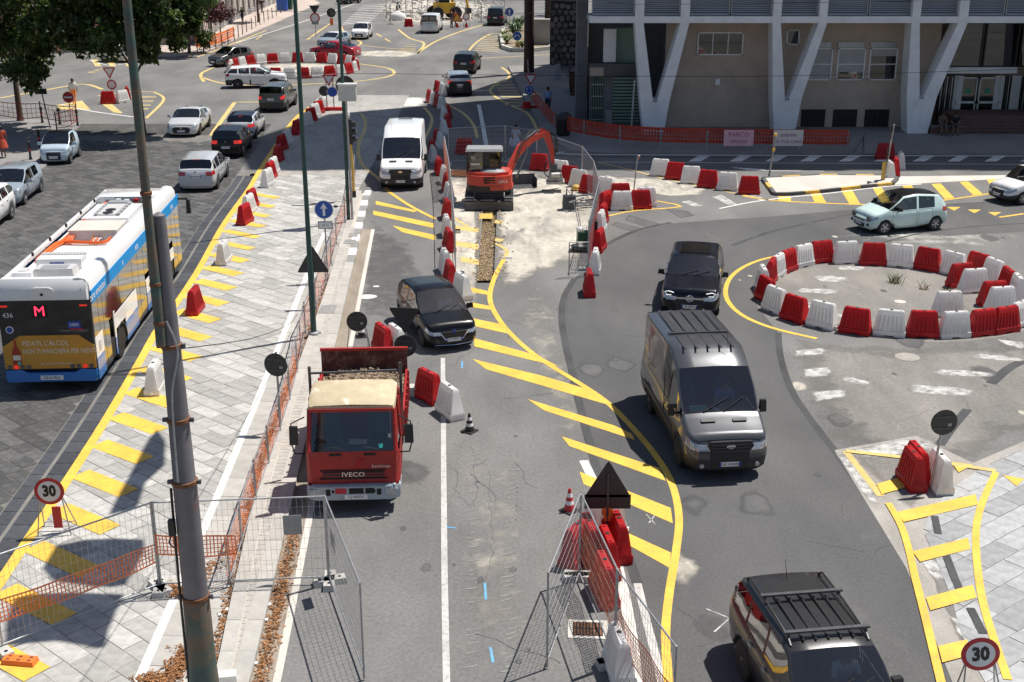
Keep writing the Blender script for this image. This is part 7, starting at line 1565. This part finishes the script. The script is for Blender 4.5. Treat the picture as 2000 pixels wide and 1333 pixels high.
# ---------------- far street, left ----------------
mat('facade_pink',(.46,.31,.25),.9,0,.1,.8); mat('facade_cream',(.55,.47,.40),.9,0,.1,.8); mat('facade_terra',(.36,.185,.115),.9,0,.12,.7,wear=((.28,.16,.11),1.,.55,.8)); mat('facade_white',(.62,.58,.53),.9,0,.08,1.); mat('door_dark',(.045,.035,.03),.7); mat('tile_roof',(.33,.15,.09),.85)
def house(name,lab,a,c,depth,h,m,bays,door_w=.45,floors=3):
    a=Vector((a.x,a.y,0)); d=c-a; L=d.length; r=thing(name,lab,'building',a,math.atan2(d.y,d.x)); MB().box((L/2,depth/2+.3,h/2),(L,depth,h)).build('wall',m,r)
    MB().box((L/2,.22,h),(L+.3,.7,.3)).build('cornice','facade_white',r); MB().box((L/2,.2,.35),(L,.25,.7)).build('plinth','side_grey',r); MB().box((L/2,.2,4.3),(L,.3,.25)).build('string_course','facade_white',r)
    w=L/bays
    for i in range(bays):
        x=w*(i+.5); o=MB().box((x,.27,1.75),(w*door_w,.10,3.3)).build('door','door_dark',r); MB().box((x,.2,3.5),(w*door_w+.3,.25,.2)).build('lintel','facade_white',o)
        for s in (-1,1): MB().box((x+s*(w*door_w/2+.12),.2,1.75),(.22,.25,3.4)).build('jamb','facade_white',o)
        for f in range(1,floors): o=MB().box((x,.26,2.2+3.4*f),(w*.36,.10,1.8)).build('window','building_glass',r); MB().box((x,.2,1.25+3.4*f),(w*.44,.3,.12)).build('sill','facade_white',o)
        MB().box((w*i+.05,.2,2.1),(.35,.26,4.2)).build('pilaster','facade_white' if m!='facade_terra' else m,r)
    return r
A=G(392,84); B=G(462,42); C_=G(540,8); D_=G(610,-25)
house('street_house','pale pink house with dark doorways on the far left street',A,B,9,12,'facade_pink',6)
house('street_house','cream arcaded house farther up the left street',B,C_,9,13,'facade_cream',8); house('street_house','white house at the top of the left street',C_,D_,9,11,'facade_white',6)
house('terracotta_house','terracotta house wall seen between the dark trees',G(20,112),G(205,99),8,11,'facade_terra',4,.2)
house('corner_house','pink corner house hidden behind the right tree crown',G(215,96),G(385,88),8,11,'facade_pink',4,.3)
# railings and bollards along the far left footway
for i,(u,v) in enumerate([(386,108),(398,106),(410,103),(422,100),(434,97),(446,92),(458,85),(466,78),(474,72),(482,67),(492,62),(500,57),(508,53),(516,48),(524,44),(532,40),(540,35),(548,30),(556,26)]):
    p=G(u,v-4,.12); t=thing('railing_post',f"{ORD[i]} thin dark post along the far left street footway, counted from the corner",'post',p,0,'posts along the far footway'); MB().cyl((0,0,0),(0,0,1.1),.045).build('tube','dark_steel',t); MB().ell((0,0,1.12),(.07,.07,.07)).build('cap','dark_steel',t)
for i,(a,c) in enumerate([((384,106),(410,101)),((410,101),(434,95)),((434,95),(459,83))]):
    a=G(a[0],a[1]-6,.12); c=G(c[0],c[1]-6,.12); d=c-a; t=thing('net_fence',f"{ORD[i]} orange net piece at the far left street corner, counted from the left",'fence',a,math.atan2(d.y,d.x),'net at the far corner'); net_strip(t,d.length,.4,1.1,'orange_net',cell=.2,sag=.03,th=.12)
p=G(552,22,.12); t=thing('blue_bin','blue wheeled bin on the far left footway','bin',p,0); MB().box((0,0,.75),(1.2,.9,1.3),taper=(1.1,1.1)).build('body','sign_blue',t); MB().box((0,0,1.45),(1.4,1.1,.12)).build('lid','sign_blue',t)
p=G(562,20,.12); t=thing('dark_bin','dark green wheeled bin beside the blue bin','bin',p,0); MB().box((0,0,.75),(1.2,.9,1.3),taper=(1.1,1.1)).build('body','gen_green',t); MB().box((0,0,1.45),(1.4,1.1,.12)).build('lid','gen_green',t)
# corner posts, left
for i,(u,v) in enumerate([(60,312),(78,288),(117,243),(152,246),(83,240)]):
    p=G(u,v,.1); t=thing('bollard',f"{ORD[i]} dark bollard on the tree-shaded corner, counted from the parked cars",'bollard',p,0,'bollards on the left corner'); MB().lathe([(.10,0),(.08,.1),(.06,.15),(.06,.75),(.10,.8),(.08,.95),(.01,1.0)],10).build('body','black_plastic',t,40); MB().lathe([(.062,.45),(.066,.5),(.062,.55)],10).build('band','sign_red',t)
NC=PX([(0,236),(82,240),(152,246),(112,262)],.1)
for i,(a,c) in enumerate(zip(NC,NC[1:])):
    d=c-a; t=thing('net_fence',f"{ORD[i]} faded red net stretch on the shaded left corner, counted from the edge",'fence',a,math.atan2(d.y,d.x),'net on the left corner'); net_strip(t,d.length,.35,1.15,'net_shaded',cell=.3,sag=.15,th=.03); MB().cyl((d.length,0,0),(d.length,0,1.3),.04).build('post','dark_steel',t)
# far roadworks
mat('works_rubble',(.42,.40,.36),.95,rand=.4); mat('works_yellow',(.70,.42,.05),.5)
p=G(868,38); t=thing('yellow_digger','yellow backhoe digger working beyond the far white van','excavator',p,R(20)); MB().box((0,0,1.3),(2.2,1.8,1.2)).build('body','works_yellow',t); MB().box((-.2,0,2.5),(1.3,1.5,1.3),taper=(.85,.85)).build('cab','building_glass',t)
for x in (-1.1,1.1):
    for y in (-.95,.95): MB().lathe([(.3,-.2),(.7,-.2),(.75,0),(.7,.2),(.3,.2)],14,'y',(x,y,.75)).build('wheel','rubber',t,40)
MB().tube([(.9,0,1.6),(1.5,0,3.6),(2.6,0,3.2),(2.9,0,1.2)],.16,6).build('arm','works_yellow',t); MB().box((2.9,0,.9),(.6,.8,.6)).build('bucket','dark_steel',t)
b=MB()
for i in range(900):
    p=G(rnd.uniform(750,990),rnd.uniform(-4,42)); s=rnd.uniform(.05,.28)*(2.5 if rnd.random()<.06 else 1); b.box((p.x,p.y,s*.2),(s*1.6,s*1.2,s*.6),rnd.uniform(0,3),rnd.uniform(-.3,.3),0,(.7,.7))
struct(tag(b.build('rubble_heap','works_rubble'),'pale broken rubble spread over the far roadworks','rubble'),'stuff')
for i,(u,v) in enumerate([(755,38),(763,48),(793,30),(806,26),(823,22),(835,20),(860,30),(940,44),(910,50),(985,20)]):
    p=G(u,v); t=thing('works_post',f"{ORD[i]} thin fence post of the far roadworks, counted from the left",'post',p,0,'posts of the far roadworks'); MB().cyl((0,0,0),(0,0,2.2),.05).build('tube','galv',t); MB().box((0,0,.06),(.7,.3,.12)).build('foot','concrete',t)
mat('white_sheet',(.75,.74,.72),.8); p=G(777,40); t=thing('covered_heap','white sheet over a heap at the far roadworks','heap',p,0); MB().ell((0,0,.3),(1.0,.7,.7),12,6).build('sheet','white_sheet',t,60)
p=G(778,20); t=thing('parked_motorbike','motorbike parked at the far roadworks fence','motorbike',p,R(80)); 
for x in (-.65,.65): MB().lathe([(.2,-.06),(.30,-.06),(.32,0),(.30,.06),(.2,.06)],14,'y',(x,0,.32)).build('wheel','rubber',t,40)
MB().ell((0,0,.75),(.6,.18,.22)).build('body','bluegrey',t,60); MB().box((-.3,0,.95),(.7,.25,.1)).build('seat','black_plastic',t); MB().tube([(.55,-.35,1.1),(.5,0,1.05),(.55,.35,1.1)],.03).cyl((.5,0,1.05),(.65,0,.35),.035).build('handlebar','dark_steel',t)
# ---------------- trees ----------------
mat('foliage',(.045,.078,.022),.42,rand=.6,spec=.5); mat('foliage_red',(.12,.04,.045),.6,rand=.4)
translucent('foliage',(.13,.19,.03),.3)
def tree(lab,base,th,r0,crown,nl,leaf,m,clumps,name='broadleaf_tree',lean=(0,0)):
    t=thing(name,lab,'tree',base,0); cx,cy,cz,rx,ry,rz=crown
    b=MB(); topc=Vector((cx*.5,cy*.5,cz-rz*.3)); b.tube(spline([(0,0,-.05),(lean[0]*.3,lean[1]*.3,th*.5),(lean[0],lean[1],th),tuple(topc)],4),[r0*1.3]+[r0*(1-.04*k) for k in range(12)],9)
    for i in range(7):
        a=i*.9+rnd.random(); e=Vector((cx+rx*.65*math.cos(a),cy+ry*.65*math.sin(a),cz+rz*rnd.uniform(-.3,.5))); s0=Vector((lean[0],lean[1],th*rnd.uniform(.85,1.05))); b.tube([s0,s0.lerp(e,.5)+Vector((0,0,.3)),e],[r0*.5,r0*.3,r0*.1],6)
    b.build('trunk','bark',t,50); C=[]
    for i in range(clumps):
        while 1:
            v=Vector((rnd.uniform(-1,1),rnd.uniform(-1,1),rnd.uniform(-1,1)))
            if .35<v.length<1: break
        v=v*(.55+.45*rnd.random()) if rnd.random()<.35 else v.normalized()*rnd.uniform(.72,1.06); C.append((Vector((cx+v.x*rx,cy+v.y*ry,cz+v.z*rz)),rnd.uniform(.35,.95)))
    b=MB(); V=[];F=[]
    for i in range(nl):
        c,s=rnd.choice(C); d=Vector((rnd.gauss(0,1),rnd.gauss(0,1),rnd.gauss(0,.75))).normalized()*s*rnd.random()**.45; p=c+d; l=leaf*rnd.uniform(.7,1.35); w=l*.36
        q=Matrix.Rotation(rnd.uniform(0,6.28),3,'Z')@Matrix.Rotation(rnd.uniform(-.5,1.3),3,'Y')@Matrix.Rotation(rnd.uniform(-.8,.8),3,'X'); o=len(V)
        for e in ((-l*.5,0,0),(0,-w,.03),(l*.6,0,-.04),(0,w,.03)): V.append(p+q@Vector(e))
        F.append((o,o+1,o+2,o+3))
    b.v=V;b.f=F;b.m=[0]*len(F); b.build('crown',m,t); return t
p=G(40,236,.1); tree('dark broad-leaved tree filling the top left corner',p,3.6,.19,(.6,-4.2,7.2,5.6,5.0,4.6),19000,.34,'foliage',150)
p=G(281,262); tree('dark broad-leaved tree whose trunk hides behind the thin mast',p,3.9,.15,(.1,-.5,7.7,3.75,3.6,3.4),15000,.34,'foliage',120,lean=(-.1,0))
p=G(370,104,.12); tree('green tree at the street corner beside the second crown',p,2.8,.15,(.3,-.6,5.6,2.8,2.5,3.2),6500,.34,'foliage',60)
p=G(415,86,.12); tree('small purple-leaved tree in front of the pink house',p,2.0,.09,(0,0,2.9,1.3,1.2,.9),1500,.26,'foliage_red',24,'small_tree')
p=G(432,82,.12); tree('second small purple-leaved tree, right of the first',p,1.8,.08,(.2,0,2.8,1.1,1.,.8),1200,.24,'foliage_red',20,'small_tree')
p=G(398,102,.12); tree('small round green bush tree at the net corner',p,.8,.07,(0,0,1.3,.7,.6,.7),900,.2,'foliage',14,'small_tree')
p=G(505,44,.12); tree('thin dark street tree by the far footway posts',p,3.2,.14,(0,0,5.2,1.6,1.6,1.8),1800,.3,'foliage_red',26,'small_tree')
# weeds in the ring
for i,(u,v,h,lab) in enumerate([(1748,553,.55,'tuft of dry grass near the middle of the right ring'),(1803,565,.5,'thin dry weed with bare stalks in the right ring'),(1845,574,.3,'low green weed at the right of the ring')]):
    p=G(u,v); t=thing('weed',lab,'weed',p,0); b=MB()
    for k in range(40 if i!=1 else 9):
        a=rnd.uniform(0,6.3); l=h*rnd.uniform(.5,1.); e=(math.cos(a)*l*.6,math.sin(a)*l*.6,l*rnd.uniform(.5,1)); x,y=rnd.gauss(0,.1),rnd.gauss(0,.08); b.tube([(x,y,0),(x+e[0]*.4,y+e[1]*.4,e[2]*.6),(x+e[0],y+e[1],e[2])],[.012,.01,.003],3)
    b.build('stalks','leaf_yel' if i!=1 else 'dark_wood',t); MB().ell((0,0,.02),(.15,.12,.05)).build('root','soil',t)
# litter
mat('paper',(.8,.8,.78),.8); b=MB()
for (u,v) in [(542,1088),(520,1215),(505,1180),(400,1112),(500,1300),(525,1185),(445,1195),(430,1205)]:
    p=G(u,v); b.box((p.x,p.y,.05),(rnd.uniform(.05,.14),rnd.uniform(.04,.1),.02),rnd.uniform(0,3),rnd.uniform(-.4,.4))
struct(tag(b.build('paper_litter','paper'),'scraps of white litter lying by the gutter leaves','litter'),'stuff')
# ---------------- people ----------------
mat('skin',(.42,.25,.17),.6); mat('skin_dark',(.20,.11,.075),.6); mat('hair',(.015,.012,.010),.6); mat('denim',(.02,.025,.06),.9); mat('shirt_blue',(.20,.30,.55),.9); mat('shirt_dark',(.015,.015,.018),.9); mat('shirt_brown',(.11,.085,.065),.9); mat('floral',(.25,.30,.45),.9,0,0,18.,c2=(.70,.70,.72),thr=(.45,.55)); mat('dress_red',(.42,.06,.03),.9); mat('hi_vis',(.75,.20,.03),.8); mat('shoe',(.02,.02,.02),.7); mat('khaki',(.14,.11,.08),.9); mat('white_cloth',(.7,.7,.72),.9); mat('green_vest',(.18,.5,.12),.8)
def person(lab,loc,rz,up,low,skin='skin',pose='stand',hair='hair',arms=None,h=1.74,skirt=None,hat=None,bag=None):
    k=h/1.74; t=thing('person',lab,'person',loc,rz)
    # faces -y
    if pose=='sit': pel=Vector((0,0,.50)); kn=[(.13*s,-.46,.50) for s in(1,-1)]; an=[(.14*s,-.50,.08) for s in(1,-1)]; to=[(.15*s,-.68,.04) for s in(1,-1)]; ch=(0,-.12,.90); nk=(0,-.16,1.06); hd=(0,-.22,1.22); sh=[(.18*s,-.12,.98) for s in(1,-1)]; el=[(.24*s,-.25,.74) for s in(1,-1)]; wr=[(.08*s,-.44,.62) for s in(1,-1)]; ha=[(.05*s,-.50,.62) for s in(1,-1)]
    else:
        st=.16 if pose=='walk' else .03; pel=Vector((0,0,.94)); kn=[(.09,-st,.50),(-.09,st*.6,.51)]; an=[(.09,-st*.9,.09),(-.09,st*1.6,.12)]; to=[(.10,-st*.9-.17,.04),(-.10,st*1.6-.16,.05)]; ch=(0,0,1.34); nk=(0,0,1.49); hd=(0,-.03,1.62); sh=[(.18*s,0,1.41) for s in(1,-1)]; el=[(.24,.05,1.14),(-.24,-.03,1.14)]; wr=[(.23,-.04,.90),(-.23,-.10,.91)]; ha=[(.23,-.07,.82),(-.23,-.14,.83)]
        if arms=='phone': el[0]=(.26,-.10,1.22); wr[0]=(.16,-.14,1.45); ha[0]=(.12,-.08,1.55)
    J=[];E=[];K=[]
    def j(p,r,m,par=None): J.append((Vector(p)*k,r*k,m)); K.append(m); (E.append((par,len(J)-1)) if par is not None else None); return len(J)-1
    a=j(pel,.135,1); sp=j(Vector(pel).lerp(Vector(ch),.5),.13,0,a); c=j(ch,.145,0,sp); n=j(nk,.062,2,c); h0=j((hd[0],hd[1]-.01,hd[2]-.05),.078,2,n); h1=j(hd,.098,2,h0); h2=j((hd[0],hd[1]+.01,hd[2]+.085),.075,3,h1)
    for s in (0,1):
        x=j(sh[s],.075,0,c); x=j(Vector(sh[s]).lerp(Vector(el[s]),.55),.055,0,x); x=j(el[s],.045,2,x); x=j(wr[s],.032,2,x); hand=j(ha[s],.036,2,x)
        x=j((.10*(1 if s==0 else -1),pel[1]-.0,pel[2]-.07),.105,1,a); x=j(Vector((.1*(1 if s==0 else -1),pel[1],pel[2]-.07)).lerp(Vector(kn[s]),.5),.09,1,x); x=j(kn[s],.066,1 if not skirt else 2,x); x=j(Vector(kn[s]).lerp(Vector(an[s]),.4),.06,1 if not skirt else 2,x); x=j(an[s],.045,1 if not skirt else 2,x); j(to[s],.04,4,x)
    me=bpy.data.meshes.new('b'); me.from_pydata([tuple(q[0]) for q in J],E,[]); ob=bpy.data.objects.new('b',me); col.objects.link(ob); ob.modifiers.new('s','SKIN'); ss=ob.modifiers.new('u','SUBSURF'); ss.levels=1; ss.render_levels=1
    for q,sv in zip(J,me.skin_vertices[0].data): sv.radius=(q[1],q[1]); sv.use_root=False
    me.skin_vertices[0].data[0].use_root=True
    bpy.context.view_layer.update(); m2=bpy.data.meshes.new_from_object(ob.evaluated_get(bpy.context.evaluated_depsgraph_get())); bpy.data.objects.remove(ob)
    m2.materials.clear()
    for mm in (up,low,skin,hair,'shoe'): m2.materials.append(M[mm])
    for pg in m2.polygons:
        cc=pg.center; bi=min(range(len(J)),key=lambda i:(J[i][0]-cc).length-J[i][1]*.6); mi=J[bi][2]
        if mi==2 and bi in (5,4) and (cc.y-J[5][0].y>.02*k or cc.z>J[5][0].z+.05*k): mi=3
        pg.material_index=mi; pg.use_smooth=True
    obj('body',m2,t)
    hc=J[5][0]; b=MB(); b.ell((hc.x,hc.y-.096*k,hc.z-.012*k),(.016*k,.022*k,.026*k),6,4); 
    for s in(1,-1): b.ell((hc.x+.094*k*s,hc.y+.005,hc.z-.01),(.014,.025,.035),6,4)
    b.build('nose_and_ears',skin,t,60)
    b=MB()
    for s in (1,-1): b.ell((hc.x+.035*k*s,hc.y-.088*k,hc.z+.015*k),(.014*k,.01,.009*k),6,4)
    b.box((hc.x,hc.y-.086*k,hc.z-.055*k),(.045*k,.012,.008)); b.build('eyes_and_mouth','hair',t)
    for s in (0,1):
        hp=J[[i for i in range(len(J)) if (J[i][0]-Vector(ha[s])*k).length<1e-4][0]][0]; d=(Vector(ha[s])-Vector(wr[s])).normalized(); sd=Vector((1 if s==0 else -1,0,0)); b=MB()
        for f in range(4): o=hp+Vector((0,.0,0))+d*.02+Vector((0,(f-1.5)*.018,0)); L=(.06,.075,.07,.055)[f]; b.tube([o,o+d*L*.6,o+d*L+Vector((0,-.012,0))],[.011,.010,.007],5)
        b.tube([hp-d*.02,hp-sd*.02+d*.015+Vector((0,-.03,0)),hp-sd*.02+d*.045+Vector((0,-.04,0))],[.012,.011,.008],5); b.build('fingers',skin,t,60)
    b=MB(); b.ell((hc.x,hc.y+.02*k,hc.z+.035*k),(.108*k,.118*k,.105*k),10,6)
    if hat: b.build('helmet',hat,t,60)
    else: b.build('hair',hair,t,60)
    if skirt:
        MB().lathe([(.17*k,1.0*k),(.24*k,.8*k),(.30*k,.55*k),(.29*k,.55*k)],14).build('skirt',skirt,t,60)
    if bag: MB().box((.30,-.1,.72),(.16,.36,.34),taper=(.9,.8)).tube([(.3,-.2,.88),(.28,-.1,1.0),(.3,.0,.88)],.012).build('bag',bag,t)
    return t
p=G(1070,224,.12); person('person in light blue shirt and dark trousers walking away on the shaded footway',(p.x,p.y,.12),math.pi,'shirt_blue','denim',pose='walk',arms='phone')
p=G(1008,304); person('person in a patterned blue and white dress with bag behind the excavator',(p.x,p.y,0),R(150),'floral','floral',pose='walk',skirt='floral',bag='white_cloth',h=1.66)
p=FP(1838,240,YC-.1); person('seated person in brown shirt on the terrace edge, left of two',(p[0],YC-.12,.12),R(5),'shirt_brown','khaki','skin_dark','sit'); p=FP(1862,240,YC-.1); person('seated person in dark shirt on the terrace edge, right of two',(p[0]+.05,YC-.12,.12),R(-6),'shirt_dark','khaki','skin_dark','sit')
o=thing('terrace_bench','low dark stone bench under the two seated people','bench',(FP(1850,240,YC)[0],YC+.05,.12),0); MB().box((0,0,.20),(1.9,.42,.40)).build('block','stone_red',o); MB().box((0,0,.43),(2.0,.46,.06)).build('top','shade_wall',o)
p=G(882,56); person('person in dark work clothes and orange helmet at the far roadworks',(p.x,p.y,0),R(60),'shirt_dark','denim',pose='stand',hat='hi_vis'); p=G(890,52); person('person in orange high-visibility vest beside the far works triangle',(p.x,p.y,0),R(-60),'hi_vis','denim')
p=G(8,308,.1); person('person in orange-red dress walking at the left edge under the tree',(p.x,p.y,.1),R(200),'dress_red','dress_red','skin_dark',pose='walk',skirt='dress_red',h=1.68)
p=G(474,46,.12); person('person in dark clothes on the far left footway',(p.x,p.y,.12),R(180),'shirt_dark','denim',pose='walk'); p=G(512,26,.12); person('person in dark shirt farther up the far left footway',(p.x,p.y,.12),R(180),'shirt_dark','khaki',pose='walk')
p=G(146,205); person('person in white shirt and orange trousers behind the no-entry sign',(p.x,p.y,0),R(190),'white_cloth','hi_vis',pose='walk')
person('person in green vest sitting at the excavator controls',(ex.location.x-.46,ex.location.y-.1,1.10),math.pi,'green_vest','denim',pose='sit',h=1.6)

# drivers at the wheel of the nearest vehicles
def driver(veh,x,y,z,lab,up): 
    a=veh.rotation_euler.z; q=veh.location+Matrix.Rotation(a,3,'Z')@Vector((x,y,z)); person(lab,q,a+math.pi/2,up,'denim',pose='sit',h=1.66)
V_={o['label']:o for o in bpy.data.objects if o.parent is None and o.get('label')}
def vf(k): return next(o for l,o in V_.items() if k in l)
driver(vf('metallic grey panel van'),.35,.45,.42,'person in blue shirt driving the grey panel van','shirt_blue')
driver(vf('tall white delivery van'),.35,.45,.42,'person in dark shirt driving the white delivery van','shirt_dark')
driver(vf('small black hatchback with chrome'),-.15,.36,.06,'person in white shirt driving the small black hatchback','white_cloth')
driver(vf('glossy black SUV'),-.05,.40,.14,'person in dark shirt driving the glossy black SUV','shirt_blue')
driver(vf('pale mint city car'),-.05,.34,.10,'person in blue shirt driving the mint city car','shirt_blue')
driver(vf('dark grey SUV with roof bars'),.05,.38,.16,'person in light shirt driving the dark SUV at the bottom edge','white_cloth')
driver(vf('silver coupe'),-.1,.38,-.04,'person in dark shirt driving the silver coupe','shirt_dark')
